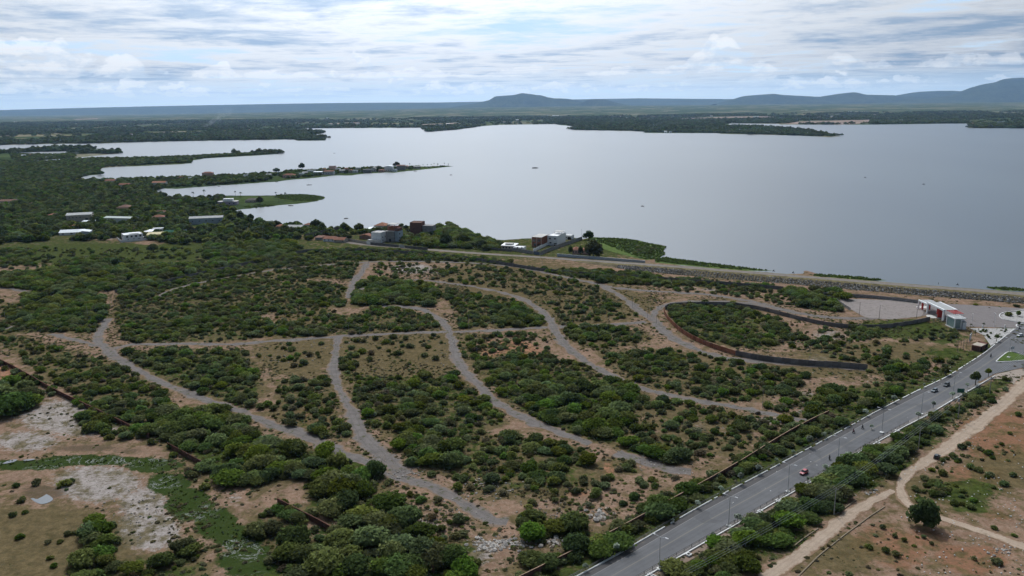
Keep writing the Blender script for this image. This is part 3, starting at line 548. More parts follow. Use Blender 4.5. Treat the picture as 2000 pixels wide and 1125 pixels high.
def scatter(name, protos, pts, label=None, cat=None):
    """ONE stuff object: points carrying instances of a few prototype meshes. pts: x, y, z, scale, rotation, prototype"""
    pts = np.array(pts, float)
    me = bpy.data.meshes.new(name); me.from_pydata(pts[:, :3].tolist(), [], [])
    for an, data in (('scl', pts[:, 3]), ('rot', pts[:, 4])):
        a = me.attributes.new(an, 'FLOAT', 'POINT'); a.data.foreach_set('value', data.astype(np.float32))
    a = me.attributes.new('pick', 'INT', 'POINT'); a.data.foreach_set('value', pts[:, 5].astype(np.int32))
    o = new_obj(name, me, label=label, cat=cat, kind='stuff')
    ng = bpy.data.node_groups.new(name, 'GeometryNodeTree'); ng.interface.new_socket('Geometry', in_out='INPUT', socket_type='NodeSocketGeometry'); ng.interface.new_socket('Geometry', in_out='OUTPUT', socket_type='NodeSocketGeometry')
    gi = ng.nodes.new('NodeGroupInput'); go = ng.nodes.new('NodeGroupOutput'); inst = ng.nodes.new('GeometryNodeInstanceOnPoints'); gt = ng.nodes.new('GeometryNodeGeometryToInstance')
    col = bpy.data.collections.new(name + '_pieces')
    pobs = []
    for k, p in enumerate(protos):
        po = bpy.data.objects.new('%s_piece_%02d' % (name, k), p); pobs.append(po)
    ob_nodes = []
    for po in pobs:
        oi = ng.nodes.new('GeometryNodeObjectInfo'); oi.inputs['Object'].default_value = po; oi.inputs['As Instance'].default_value = True; ob_nodes.append(oi)
    for oi in reversed(ob_nodes): ng.links.new(oi.outputs['Geometry'], gt.inputs[0])
    L = ng.links
    def named(an, t_):
        nn = ng.nodes.new('GeometryNodeInputNamedAttribute'); nn.data_type = t_; nn.inputs[0].default_value = an; return next(s for s in nn.outputs if s.enabled and s.name == 'Attribute')
    cx = ng.nodes.new('ShaderNodeCombineXYZ'); L.new(named('rot', 'FLOAT'), cx.inputs[2])
    L.new(gi.outputs[0], inst.inputs['Points']); L.new(gt.outputs[0], inst.inputs['Instance']); inst.inputs['Pick Instance'].default_value = True
    L.new(named('pick', 'INT'), inst.inputs['Instance Index']); L.new(cx.outputs[0], inst.inputs['Rotation']); L.new(named('scl', 'FLOAT'), inst.inputs['Scale'])
    L.new(inst.outputs[0], go.inputs[0])
    md = o.modifiers.new('scatter', 'NODES'); md.node_group = ng
    return o
DAMC, DAMN = make_dam()
ROADS.append((np.array(cw[:, :2]), 6.0)); ROADS.append((DAMC[::6, :2] + DAMN[::6] * 10, 7.0))

# highway ------------------------------------------------------------------------------------------------
HL = [(985,1207),(1118,1133),(1156,1114),(1240,1066),(1300,1031),(1375,987),(1430,958),(1500,921),(1550,894),(1600,867),(1650,840),(1700,812),(1750,786),(1800,761),(1850,738),(1895,709),(1925,690),(1950,669),(1965,657),(1987,640)]
HR = [(1092,1212),(1232,1131),(1300,1092),(1360,1058),(1420,1024),(1470,997),(1525,965),(1580,935),(1604,921),(1648,893),(1679,874),(1723,850),(1760,829),(1800,810),(1850,780),(1900,752),(1925,737),(1943,729)]
hl = resample(P(HL), 1.0)[:, :2]; hr = resample(P(HR), 1.0)[:, :2]
def asphalt():
    m = bpy.data.materials.new('asphalt'); m.use_nodes = True; t = NT(m.node_tree); b = t.n['Principled BSDF']
    pos = t.add('ShaderNodeNewGeometry').outputs['Position']; u = t.add('ShaderNodeAttribute', attribute_name='across').outputs['Fac']
    n = t.noise(pos, .12, 7, .65); f = t.noise(pos, 1.5, 5, .7); w = t.math('MULTIPLY', t.math('SUBTRACT', n, .5), .03); uu = t.math('ADD', u, w)
    c = t.mix(t.step(n, .3, .7), (.108, .110, .117), (.140, .141, .148)); c = t.mix(t.math('MULTIPLY', f, .35), c, (.09, .09, .095))
    c = t.mix(t.step(uu, .21, .17), c, t.mix(f, (.062, .060, .062), (.10, .095, .095)))                           # older darker shoulder
    c = t.mix(t.math('MULTIPLY', t.step(t.math('ABSOLUTE', t.math('SUBTRACT', uu, .2)), .014, .006), .5), c, (.30, .29, .27))     # worn edge line
    c = t.mix(t.math('MULTIPLY', t.step(t.math('ABSOLUTE', t.math('SUBTRACT', uu, .575)), .03, .008), .45), c, (.23, .21, .17))    # worn centre line
    for tk in (.33, .46, .68, .82): c = t.mix(t.math('MULTIPLY', t.step(t.math('ABSOLUTE', t.math('SUBTRACT', uu, tk)), .05, .0), .22), c, (.078, .079, .083))
    pa = t.math('MULTIPLY', t.step(t.noise(pos, .045, 3, .5, 1.5, (31, 2, 0)), .60, .615), .55); c = t.mix(pa, c, t.mix(f, (.075, .077, .082), (.10, .10, .105)))          # repaired patches
    c = t.mix(t.math('MULTIPLY', t.step(t.noise(pos, .5, 5, .7, 0, (5, 66, 0)), .62, .72), .4), c, (.06, .06, .062))
    sand = t.math('MULTIPLY', t.step(t.noise(pos, .22, 6, .7, 0, (9, 4, 0)), .5, .75), t.step(uu, .14, .0))
    c = t.mix(t.math('MULTIPLY', sand, .7), c, (.22, .18, .15))
    t.inp(b.inputs['Base Color'], c); b.inputs['Roughness'].default_value = .85; b.inputs['Specular IOR Level'].default_value = .15; return m
ASPH = asphalt()
def lane_mesh(name, A, B, z, m, n=150, cross=9, a0=0., a1=1.):
    A = resample(A, np.hypot(*np.diff(A, axis=0).T).sum() / n)[:n]; B = resample(B, np.hypot(*np.diff(B, axis=0).T).sum() / n)[:n]; k = min(len(A), len(B)); V = []; U = []
    for i in range(k):
        for j in range(cross):
            t_ = j / (cross - 1); q = A[i] * (1 - t_) + B[i] * t_; V.append((q[0], q[1], z)); U.append(a0 + (a1 - a0) * t_)
    idx = np.arange(len(V)).reshape(k, cross); f = np.stack([idx[:-1, :-1], idx[:-1, 1:], idx[1:, 1:], idx[1:, :-1]], -1).reshape(-1, 4)
    return new_obj(name, np_mesh(name, V, f, m, {'across': ('FLOAT', 'POINT', U)}), kind='structure')
lane_mesh('highway', hl, hr, .14, ASPH)
poly_sheet('road_junction', P([(1880,719),(1925,688),(1950,667),(1965,655),(1987,638),(2012,620),(2090,640),(2110,716),(2060,713),(2000,718),(1962,726),(1943,730),(1915,745)]), .132, ASPH)
FLAT_LINES += [(resample(hl, 12), 8), (resample(hr, 12), 7)]; ROADS += [(resample(hl, 8), 1.5), (resample(hr, 8), 2.5)]
HWPOLY = np.concatenate([hl[::4], hr[::-4]])
# strip behind the guard rail, verge
def offset(line, o):
    c = np.array(line); d = np.gradient(c, axis=0); d /= np.hypot(d[:, 0], d[:, 1])[:, None]; return c + np.stack([d[:, 1], -d[:, 0]], 1) * o
hr_s = resample(smooth(hr[::12], 1), 1.0); hl_s = resample(smooth(hl[::12], 1), 1.0)
PAVE = gravel_mat('sidewalk_screed', (.19, .18, .175), (.235, .22, .21), (.22, .17, .13), .1)
lane_mesh('sidewalk', hr_s[:275], offset(hr_s, 2.0)[:275], .16, PAVE, a0=-.5, a1=.5)
lane_mesh('verge', offset(hr_s, 2.3)[:190], offset(hr_s, 5.2)[:190], .05, gravel_mat('sandy_verge', (.27, .205, .165), (.22, .165, .13), (.16, .13, .08), .5), a0=-.6, a1=1.)
# dirt roads on the right
strip('dirt_road', P([(2030,728),(1995,752),(1975,775),(1950,797),(1900,836),(1860,866),(1830,886),(1800,907),(1775,922),(1760,940),(1757,960),(1770,982),(1800,998),(1840,1012),(1900,1031),(1960,1053),(2030,1078)]), [9,7.5,6.5,6.2,6.2,6.2,7,6.5,5.5,4.8,4.2,4,4,4,4], .06, DIRT, jit=.5)
strip('dirt_road', P([(1480,1140),(1530,1106),(1565,1080),(1600,1053),(1635,1024),(1665,1000),(1700,980),(1745,958)]), [4.5,5,5.2,4.8,4.5,3.6,3], .052, DIRT, jit=.7)
poly_sheet('dirt_apron', P([(1925,740),(1950,730),(1985,722),(2050,716),(2060,745),(2000,760),(1985,768),(1978,750),(1960,740)]), .044, gravel_mat('apron_dirt', (.33, .28, .24), (.40, .34, .29), (.3, .22, .16), .15))
# plaza by the gate, sandy lot
PLAZA = gravel_mat('plaza_blocks', (.205, .185, .185), (.245, .225, .22), (.24, .2, .17), .15)
poly_sheet('plaza', P([(1816,590),(1850,594),(1900,596),(1960,600),(2050,606),(2060,640),(2012,628),(1990,641),(1890,638),(1868,641),(1846,626),(1815,618)]), .10, PLAZA)
poly_sheet('sandy_lot', P([(1632,583),(1700,585),(1795,588),(1812,596),(1800,618),(1740,624),(1690,620),(1665,606),(1640,592)]), .075, gravel_mat('lot_soil', (.26, .228, .215), (.31, .275, .262), (.20, .17, .14), .6))
FLAT_LINES += [(np.array(P([(1640,590),(1720,603),(1800,605)]))[:, :2], 14), (np.array(P([(1850,610),(1980,620)]))[:, :2], 22)]
ROADS += [(np.array(P([(1720,602),(1800,603)]))[:, :2], 11), (np.array(P([(1850,608),(2000,620)]))[:, :2], 18)]
# ------------------------------------------------------------------ vegetation
def crown_mesh(name, m, nleaf, leaf, seed, flat=.72, lobes=9, lift=.0, core=True, spiky=0.0, up=.25):
    """leaf clumps spread over a cluster of lobes; unit radius, base of the crown at z = 0"""
    g = np.random.default_rng(seed); L = []
    for k in range(lobes):
        a = g.random() * 6.28; r = math.sqrt(g.random()) * .62 if k else 0; rad = .34 + .2 * g.random() + (.1 if k == 0 else 0)
        L.append((r * math.cos(a), r * math.sin(a), flat * (.30 + .62 * (1 - r) * (.6 + .4 * g.random())) + lift, rad))
    L = np.array(L); per = g.integers(0, lobes, nleaf); d = g.normal(size=(nleaf, 3)); d[:, 2] = d[:, 2] * .9 + .25; d /= np.linalg.norm(d, axis=1)[:, None]
    rr = L[per, 3] * (1 - .55 * g.random(nleaf) ** 2.2 + spiky * g.random(nleaf) ** 3); p = L[per, :3] + d * rr[:, None] * np.array([1.05, 1.05, flat])
    ok = p[:, 2] > .02 + .1 * g.random(nleaf)
    for l in L: ok &= (np.linalg.norm((p - l[:3]) / np.array([1, 1, flat]), axis=1) > l[3] * .62)
    p = p[ok]; d = d[ok]; per = per[ok]; n = len(p)
    nrm = d * .75 + g.normal(size=(n, 3)) * .55; nrm[:, 2] += up; nrm /= np.linalg.norm(nrm, axis=1)[:, None]
    a = np.cross(nrm, g.normal(size=(n, 3))); a /= np.linalg.norm(a, axis=1)[:, None]; b = np.cross(nrm, a); s = leaf * (.55 + .9 * g.random(n))[:, None]
    asp = (.6 + .5 * g.random(n))[:, None]
    V = np.stack([p - a * s - b * s * asp * .5, p + a * s * .8 - b * s * asp, p + a * s + b * s * asp * .6, p - a * s * .7 + b * s * asp], 1).reshape(-1, 3); F = np.arange(4 * n).reshape(-1, 4)
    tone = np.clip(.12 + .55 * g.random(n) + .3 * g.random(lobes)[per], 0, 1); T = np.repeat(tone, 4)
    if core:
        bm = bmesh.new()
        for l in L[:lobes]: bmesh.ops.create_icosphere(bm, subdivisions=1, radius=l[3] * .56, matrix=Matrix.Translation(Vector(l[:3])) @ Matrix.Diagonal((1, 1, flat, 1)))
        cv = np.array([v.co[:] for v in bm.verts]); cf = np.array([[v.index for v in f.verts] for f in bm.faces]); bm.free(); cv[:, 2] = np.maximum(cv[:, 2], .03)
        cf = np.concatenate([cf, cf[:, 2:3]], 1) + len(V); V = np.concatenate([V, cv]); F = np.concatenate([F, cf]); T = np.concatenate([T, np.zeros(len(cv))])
        me = bpy.data.meshes.new(name); me.from_pydata(V.tolist(), [], [tuple(dict.fromkeys(q)) for q in F.tolist()])
        at_ = me.attributes.new('tone', 'FLOAT', 'POINT'); at_.data.foreach_set('value', T.astype(np.float32)); me.materials.append(m); return me
    return np_mesh(name, V, F, m, {'tone': ('FLOAT', 'POINT', T)})
def trunk_mesh(name, seed, h=.45, r=.055, limbs=4, m=None):
    g = random.Random(seed); mb = MB(); f = g.uniform(-.05, .05); mb.tube([(0, 0, -.06), (f, f * .5, h * .45), (f * 1.5, -f, h * .8)], [r, r * .8, r * .6], 6)
    for k in range(limbs):
        a = k * 6.28 / limbs + g.random(); L = g.uniform(.3, .5); mb.tube([(f, f * .5, h * .4), (f + math.cos(a) * L * .5, math.sin(a) * L * .5, h * .85), (f + math.cos(a) * L, math.sin(a) * L, h * 1.25)], [r * .6, r * .42, r * .2], 5)
    return mb.mesh(name, m or BARK)
THORN = [crown_mesh('thorn_crown', LEAF, 2300, .085, 100 + k, .62, 13, .16, spiky=.42) for k in range(7)]
THORNT = [trunk_mesh('thorn_trunk', k) for k in range(4)]
SHRB = [crown_mesh('shrub_crown', TUFT if k == 7 else LEAFS if k % 3 else LEAF, 900 if k != 7 else 420, .13, 200 + k, .70, 7, .02, spiky=.5) for k in range(8)]
SHRT = [trunk_mesh('shrub_stems', 40 + k, .3, .04, 5) for k in range(3)]
DARK = [crown_mesh('dark_crown', LEAFD, 1500, .10, 300 + k, .9, 11, .22) for k in range(3)]
FORE = [crown_mesh('forest_crown', LEAFD if k < 3 else LEAF, 800, .14, 400 + k, .8, 9, .1) for k in range(6)] + [crown_mesh('far_crown', FARL, 420, .18, 440 + k, .75, 7, .1) for k in range(4)]
LOW = [crown_mesh('low_scrub', TUFT if k < 4 else LEAFS, 150, .26, 500 + k, .34, 4, 0, core=False, up=1.3) for k in range(6)]
def clump_mesh(name, seed, n=7, nl=36):
    """a few far trees together, about 1 unit across"""
    g = np.random.default_rng(seed); V = []; F = []; T = []
    for k in range(n):
        cx, cy = g.normal(size=2) * .3; r = .14 + .1 * g.random(); hh = r * (1.0 + .7 * g.random()); d = g.normal(size=(nl, 3)); d[:, 2] = np.abs(d[:, 2]); d /= np.linalg.norm(d, axis=1)[:, None]
        for q in d:
            c = np.array([cx, cy, hh * .5]) + q * np.array([r, r, hh * .75]); a = np.cross(q + g.normal(size=3) * .4, g.normal(size=3)); a /= np.linalg.norm(a); b = np.cross(q, a); s = r * .42; i = len(V)
            V += [c - a * s, c + b * s, c + a * s, c - b * s]; F.append((i, i + 1, i + 2, i + 3)); T += [.2 + .7 * g.random()] * 4
    return np_mesh(name, V, F, FARL, {'tone': ('FLOAT', 'POINT', T)})
CLUMP = [clump_mesh('far_trees', 600 + k) for k in range(6)]
def palm_meshes(seed, h=7.5, nf=15, fl=2.9):
    g = random.Random(seed); mb = MB(); lx, ly = g.uniform(-.8, .8), g.uniform(-.8, .8)
    pts = [(lx * t * t, ly * t * t, h * t - .1) for t in (0, .25, .5, .75, 1)]; mb.tube(pts, [.2, .16, .14, .13, .12], 7); tr = mb.mesh('palm_trunk', BARK)
    V = []; F = []; T = []; top = Vector(pts[-1])
    for k in range(nf):
        a = k * 2.4 + g.random() * .5; el = g.uniform(-.25, 1.15); L = fl * g.uniform(.8, 1.1); d = Vector((math.cos(a), math.sin(a), 0)); sd = Vector((-d.y, d.x, 0)); tone = g.random(); prev = None
        for j in range(6):
            t = j / 5; p = top + d * (L * t * math.cos(el) * (1 - .15 * t)) + Vector((0, 0, L * t * math.sin(el) - L * .75 * t * t)); w = .5 * math.sin(math.pi * min(1, t * .9 + .12)) + .03
            i = len(V); V += [p - sd * w + Vector((0, 0, -w * .5)), p, p + sd * w + Vector((0, 0, -w * .5))]; T += [tone] * 3
            if prev is not None: F += [(prev, prev + 1, i + 1, i), (prev + 1, prev + 2, i + 2, i + 1)]
            prev = i
    return tr, np_mesh('palm_crown', [tuple(v) for v in V], F, PALML, {'tone': ('FLOAT', 'POINT', T)})
PALMS = [palm_meshes(k, 6.5 + k * .9) for k in range(4)]

# where shrubs and trees stand: outline in the photograph, share of the ground covered, radius range, height factor
VEG = [
 ([(255,848),(330,800),(440,800),(480,830),(540,872),(548,925),(500,945),(430,948),(395,905),(330,868)], .95, 2.6, 4.8, 1.0),
 ([(100,680),(200,700),(330,765),(330,800),(250,840),(180,790),(100,745),(20,690),(0,670),(0,640)], .55, 1.5, 3.2, 1),
 ([(0,590),(160,600),(200,650),(130,650),(0,650)], .6, 1.5, 3.2, 1), ([(50,575),(190,570),(215,620),(170,640),(40,640)], .85, 2.4, 4.0, 1),
 ([(220,590),(330,560),(560,545),(690,560),(670,600),(560,600),(400,650),(240,665)], .55, 1.5, 3.4, 1),
 ([(240,660),(400,610),(520,620),(560,655),(430,668),(260,670)], .6, 1.6, 3.2, 1),
 ([(240,690),(330,680),(480,685),(520,760),(490,800),(380,770),(300,735),(240,700)], .72, 2.0, 3.8, 1),
 ([(540,600),(640,600),(700,640),(640,655),(540,655)], .4, 1.4, 2.8, 1), ([(545,632),(640,640),(640,655),(545,660)], .9, 2.0, 3.2, 1),
 ([(480,690),(560,670),(640,665),(640,740),(560,720)], .10, 1.2, 2.6, 1), ([(540,740),(650,740),(670,800),(600,810),(540,790)], .55, 1.8, 3.4, 1),
 ([(490,790),(560,795),(640,800),(690,850),(640,860),(540,820)], .5, 1.8, 3.4, 1),
 ([(660,665),(760,660),(870,655),(890,700),(760,720),(660,720)], .10, 1.2, 2.6, 1), ([(655,700),(690,690),(700,740),(665,745)], .7, 2, 3.2, 1),
 ([(680,740),(760,735),(900,735),(960,790),(990,830),(900,850),(760,850),(700,820)], .66, 2.0, 3.8, 1),
 ([(760,850),(850,820),(960,850),(1080,860),(1140,880),(1180,940),(1080,970),(960,970),(870,920),(790,890)], .6, 1.8, 3.8, 1),
 ([(770,855),(860,850),(900,880),(880,920),(800,905)], .8, 3.0, 4.8, 1),
 ([(890,660),(960,650),(1060,650),(1085,700),(1020,740),(930,740),(895,700)], .28, 1.2, 3.0, 1),
 ([(915,705),(1000,690),(1140,710),(1180,740),(1000,770),(940,750)], .62, 1.8, 3.6, 1),
 ([(970,765),(1070,750),(1200,760),(1230,830),(1200,870),(1130,855),(1040,820)], .85, 2.4, 4.4, 1), ([(1180,735),(1260,765),(1260,800),(1180,790)], .8, 2.2, 3.8, 1),
 ([(1230,770),(1400,800),(1500,830),(1430,900),(1330,890),(1210,850)], .42, 1.6, 3.4, 1), ([(1215,862),(1330,868),(1345,905),(1290,905),(1220,890)], .92, 2.4, 4.2, 1),
 ([(1190,890),(1240,905),(1250,935),(1200,925)], .75, 2.2, 3.6, 1), ([(1000,960),(1100,935),(1240,930),(1330,935),(1290,985),(1160,1010),(1010,1010)], .16, 1.4, 3.2, 1),
 ([(690,560),(730,545),(830,552),(862,575),(845,598),(760,595),(695,596)], .95, 2.4, 4.2, 1), ([(690,575),(712,575),(712,600),(690,602)], .8, 2, 3.2, 1),
 ([(660,620),(740,600),(860,620),(870,640),(760,650),(660,655)], .55, 1.6, 3.0, 1),
 ([(730,515),(850,512),(1000,525),(1100,545),(1180,560),(1180,580),(1000,575),(860,548),(730,545)], .22, 1.2, 3.0, 1),
 ([(855,560),(1000,585),(1060,620),(1060,640),(900,640),(880,600)], .5, 1.6, 3.2, 1), ([(960,600),(1010,595),(1065,630),(1050,640),(960,636)], .85, 2.0, 3.4, 1),
 ([(1060,590),(1180,580),(1250,620),(1130,632),(1090,625)], .28, 1.3, 2.8, 1), ([(1100,632),(1230,640),(1280,660),(1180,690),(1110,665)], .42, 1.5, 3.0, 1),
 ([(1110,635),(1180,640),(1190,665),(1120,665)], .8, 2.2, 3.4, 1),
 ([(1170,690),(1330,680),(1420,700),(1580,730),(1560,760),(1420,790),(1300,770),(1190,720)], .42, 1.5, 3.2, 1), ([(1200,690),(1320,690),(1340,740),(1230,730)], .6, 2, 3.4, 1),
 ([(1400,735),(1560,740),(1560,775),(1400,785)], .45, 1.6, 3.2, 1), ([(1480,790),(1600,760),(1640,800),(1530,850),(1470,880)], .35, 1.6, 3.4, 1),
 ([(1305,602),(1430,595),(1510,620),(1560,660),(1480,685),(1360,665),(1310,630)], .66, 1.8, 3.4, 1), ([(1300,598),(1380,592),(1380,640),(1330,640)], .7, 2, 3.2, 1),
 ([(1500,630),(1600,640),(1720,640),(1720,670),(1640,690),(1540,690)], .22, 1.2, 3.0, 1), ([(1660,632),(1720,635),(1730,660),(1680,660)], .75, 1.8, 3.0, 1), ([(1740,640),(1860,640),(1880,665),(1760,675)], .18, 1.0, 2.2, .8),
 ([(1600,680),(1760,660),(1830,700),(1760,740),(1640,720)], .16, 1.4, 3.0, 1), ([(1720,705),(1800,715),(1790,750),(1730,770)], .75, 2.2, 4.2, 1), ([(1790,705),(1880,690),(1850,728),(1800,745)], .35, 1.4, 2.8, 1),
 ([(1610,760),(1720,750),(1760,765),(1700,800),(1620,840),(1560,870),(1540,850)], .78, 2.2, 4.2, 1),
 ([(1510,860),(1610,812),(1640,826),(1500,902),(1400,955),(1330,985),(1330,965),(1420,915)], .78, 1.8, 3.2, 1),
 ([(1090,1095),(1180,1045),(1265,995),(1330,965),(1335,985),(1240,1045),(1130,1112)], .86, 2.2, 4.2, 1), ([(1010,1010),(1090,1015),(1170,1040),(1120,1080),(1040,1060)], .82, 2.6, 4.4, 1), ([(1020,1080),(1100,1095),(1080,1135),(1020,1135)], .85, 2.6, 4.0, 1),
 ([(1270,985),(1310,955),(1350,965),(1340,1000),(1290,1010)], .9, 3.0, 4.6, 1.1),
 ([(1255,540),(1380,545),(1530,560),(1640,580),(1640,600),(1560,600),(1440,580),(1300,570)], .30, 1.4, 3.2, 1), ([(1530,565),(1640,572),(1640,610),(1560,600)], .82, 2.2, 4.0, 1),
 ([(1000,520),(1150,528),(1250,538),(1380,550),(1500,560),(1500,572),(1350,560),(1200,555),(1100,540)], .70, 2.0, 3.8, 1), ([(1160,530),(1290,540),(1290,555),(1170,553)], .85, 2.4, 4.0, 1),
 ([(600,490),(760,488),(860,497),(1000,512),(1000,522),(860,512),(700,508),(600,512)], .78, 2.2, 3.8, 1),
 ([(380,555),(520,515),(700,510),(690,545),(560,545),(430,565)], .5, 1.6, 3.2, 1), ([(230,565),(500,515),(590,495),(600,512),(500,528),(330,565),(240,590)], .78, 2.2, 3.8, 1),
 ([(0,535),(160,525),(330,520),(480,505),(560,490),(560,505),(420,525),(260,565),(100,575),(0,560)], .84, 2.4, 4.4, 1), ([(120,505),(220,500),(300,520),(200,530),(90,525)], .6, 2.4, 4.0, 1), ([(0,490),(70,485),(70,515),(0,520)], .7, 2.4, 4.2, 1),
 ([(0,485),(480,485),(480,500),(0,530)], .10, 1.4, 3.4, 1), ([(400,480),(560,470),(600,490),(480,505),(400,505)], .85, 2.8, 4.6, 1),
 ([(480,880),(540,860),(640,880),(650,905),(640,940),(560,935),(500,960)], .8, 2.8, 4.8, 1), ([(660,890),(720,885),(745,940),(720,980),(660,1005),(610,1005),(600,950)], .92, 3.0, 5.0, 1.1),
 ([(690,990),(760,965),(785,1030),(740,1065),(685,1040)], .92, 3.0, 5.0, 1.1), ([(480,1000),(600,1000),(560,1060),(480,1060)], .55, 2.6, 4.4, 1), ([(490,1140),(540,1070),(640,1050),(700,1060),(800,1010),(860,1060),(930,1100),(930,1140)], .9, 2.8, 5.0, 1.1),
 ([(790,960),(900,1000),(940,1040),(900,1060),(830,1040),(780,990)], .30, 1.8, 3.6, 1), ([(850,1050),(930,1060),(930,1130),(840,1120)], .85, 2.8, 4.6, 1.1),
 ([(720,885),(900,925),(990,990),(860,985),(760,945)], .12, 1.4, 2.8, 1), ([(160,1010),(225,1010),(235,1140),(150,1140)], .82, 2.4, 4.2, 1), ([(240,1090),(390,1070),(400,1140),(230,1140)], .7, 2.4, 4.4, 1),
 ([(190,830),(300,860),(300,880),(180,850)], .35, 1.6, 3.4, 1), ([(150,810),(225,805),(235,830),(165,845)], .9, 2.2, 3.6, .8), ([(20,945),(150,940),(130,1010),(20,1010)], .25, 1.5, 3.0, .8), ([(0,1020),(150,1020),(150,1130),(0,1130)], .05, 1, 2, .7),
 ([(0,745),(60,735),(68,790),(30,812),(0,815)], 1.1, 3.4, 5.0, 1.2), ([(380,890),(420,940),(400,960),(360,920)], .4, 2, 3.4, 1),
 ([(1310,1140),(1330,1120),(1420,1062),(1500,1020),(1600,955),(1660,945),(1640,990),(1560,1040),(1480,1095),(1440,1140)], .88, 2.4, 4.4, .9),
 ([(1300,1135),(1330,1112),(1420,1050),(1520,990),(1600,940),(1680,885),(1740,880),(1700,930),(1600,1000),(1500,1065),(1420,1130)], .8, 2.2, 4.0, .85), ([(1330,1003),(1400,966),(1500,910),(1620,838),(1720,775),(1710,790),(1620,850),(1500,922),(1400,975),(1345,1004)], .35, .8, 1.6, .8),
 ([(1620,925),(1700,880),(1730,870),(1780,880),(1790,920),(1720,945),(1640,960)], .86, 2.6, 4.6, 1), ([(1730,868),(1790,835),(1860,795),(1880,800),(1820,860),(1790,885)], .62, 1.8, 3.6, .9), ([(1880,770),(1960,740),(1985,755),(1930,790),(1870,815)], .35, 1.6, 3.2, .9),
 ([(1780,950),(1870,950),(1920,990),(1850,1000),(1790,980)], .45, 1.0, 2.2, .6), ([(1570,1080),(1800,990),(1990,1040),(1990,1130),(1560,1130)], .035, .9, 2.0, .7), ([(1860,820),(2000,800),(2000,980),(1850,960)], .04, .8, 1.8, .6), ([(1830,900),(1880,890),(1850,950),(1790,950)], .3, .9, 1.8, .6),
 ([(835,485),(850,445),(880,440),(920,458),(960,470),(985,480),(975,492),(900,485)], 1.0, 3.2, 5.0, 1.25), ([(780,460),(835,450),(835,482),(785,476)], .85, 2.8, 4.4, 1.1),
 ([(1245,478),(1285,487),(1270,500),(1240,496)], .22, 1.5, 2.6, .7),]
# forest and gardens round the houses (one mass of crowns): outline, share covered, radius range
FOREST = [
 ([(0,315),(70,318),(160,311),(225,310),(300,309),(374,306),(374,318),(310,321),(225,325),(195,328),(195,340),(170,343),(140,352),(210,353),(300,349),(400,347),(460,344),(530,340),(530,352),(470,358),(380,364),(320,366),(300,375),(325,386),(400,387),(440,385),(430,400),(460,412),(470,424),(530,440),(560,442),(660,452),(560,470),(400,480),(260,470),(100,470),(0,480)], .80, 3.4, 5.6),
 ([(374,305),(440,301.5),(500,299.5),(540,299.5),(540,300.3),(500,302.5),(437,306),(385,310)], .95, 2.6, 4.2), ([(30,316),(140,312.5),(150,309),(120,302.5),(20,302)], .6, 3, 5),
 ([(70,291.5),(110,290),(165,290),(170,292),(110,295),(65,298)], .9, 4, 6), ([(120,302.5),(145,302),(148,306),(120,308)], .9, 4, 6), ([(30,299),(60,298.8),(60,300),(30,299.6)], .5, 3, 5),
 ([(530,341),(560,336),(660,331),(720,330),(800,327),(830,327),(800,331),(741,335),(650,340),(560,350)], .55, 3, 5.0), ([(830,326.5),(878,324.2),(860,326),(830,328.5)], .12, 1.6, 2.5),
 ([(560,274.5),(634,273.5),(634,270.5),(600,266),(560,266)], .9, 5, 8), ([(510,256),(620,258),(620,261),(580,262),(510,266)], .8, 5, 8), ([(320,275),(560,271),(560,262),(380,262),(320,270)], .6, 5, 8), ([(0,281),(320,275),(320,270),(0,275)], .45, 5, 8),
 ([(1130,253.5),(1250,255),(1260,258),(1400,259.5),(1480,262),(1600,266),(1635,266),(1600,260),(1540,254.5),(1440,249),(1410,247),(1300,249),(1180,249)], .75, 5, 8), ([(1890,244),(1900,249.5),(2060,250.3),(2060,245),(1950,241),(1895,241)], .85, 5, 8),
 ([(840,257),(890,253),(940,247),(900,244),(860,248)], .7, 5, 8), ([(1300,246),(1424,241),(1424,237),(1300,240)], .7, 6, 10), ([(1430,240.5),(1540,241),(1560,237),(1440,237)], .5, 6, 10), ([(1700,242.5),(1890,240.5),(1890,234),(1700,236)], .7, 6, 10),
 ([(585,436),(640,446),(700,447),(760,443),(800,441),(830,440),(830,455),(780,470),(700,470),(600,480),(590,455)], .35, 2.8, 4.6),
]
NOVEG = []      # house and yard footprints, filled further down, before planting
HANDTREES = []
def clear_of(x, y, r, road_f=.62):
    ok = np.ones(len(x), bool)
    for pl, hw in ROADS: ok &= seg_dist(x, y, pl) > hw + r * road_f
    for pl in WALLS: ok &= seg_dist(x, y, pl) > .12 * r
    ok &= ~in_poly(x, y, HWPOLY)
    return ok
def sample_poly(poly_px, n):
    px = np.array(poly_px, float); w = np.array([at(a, b)[:2] for a, b in poly_px]); lo, hi = w.min(0), w.max(0); out = []
    for _ in range(60):
        q = lo + rng.random((max(64, n * 3), 2)) * (hi - lo); q = q[in_poly(q[:, 0], q[:, 1], w)]; out.append(q)
        if sum(map(len, out)) >= n: break
    return (np.concatenate(out)[:n] if out else np.zeros((0, 2))), w
def area(w): x, y = w[:, 0], w[:, 1]; return abs(np.dot(x, np.roll(y, -1)) - np.dot(y, np.roll(x, -1))) / 2
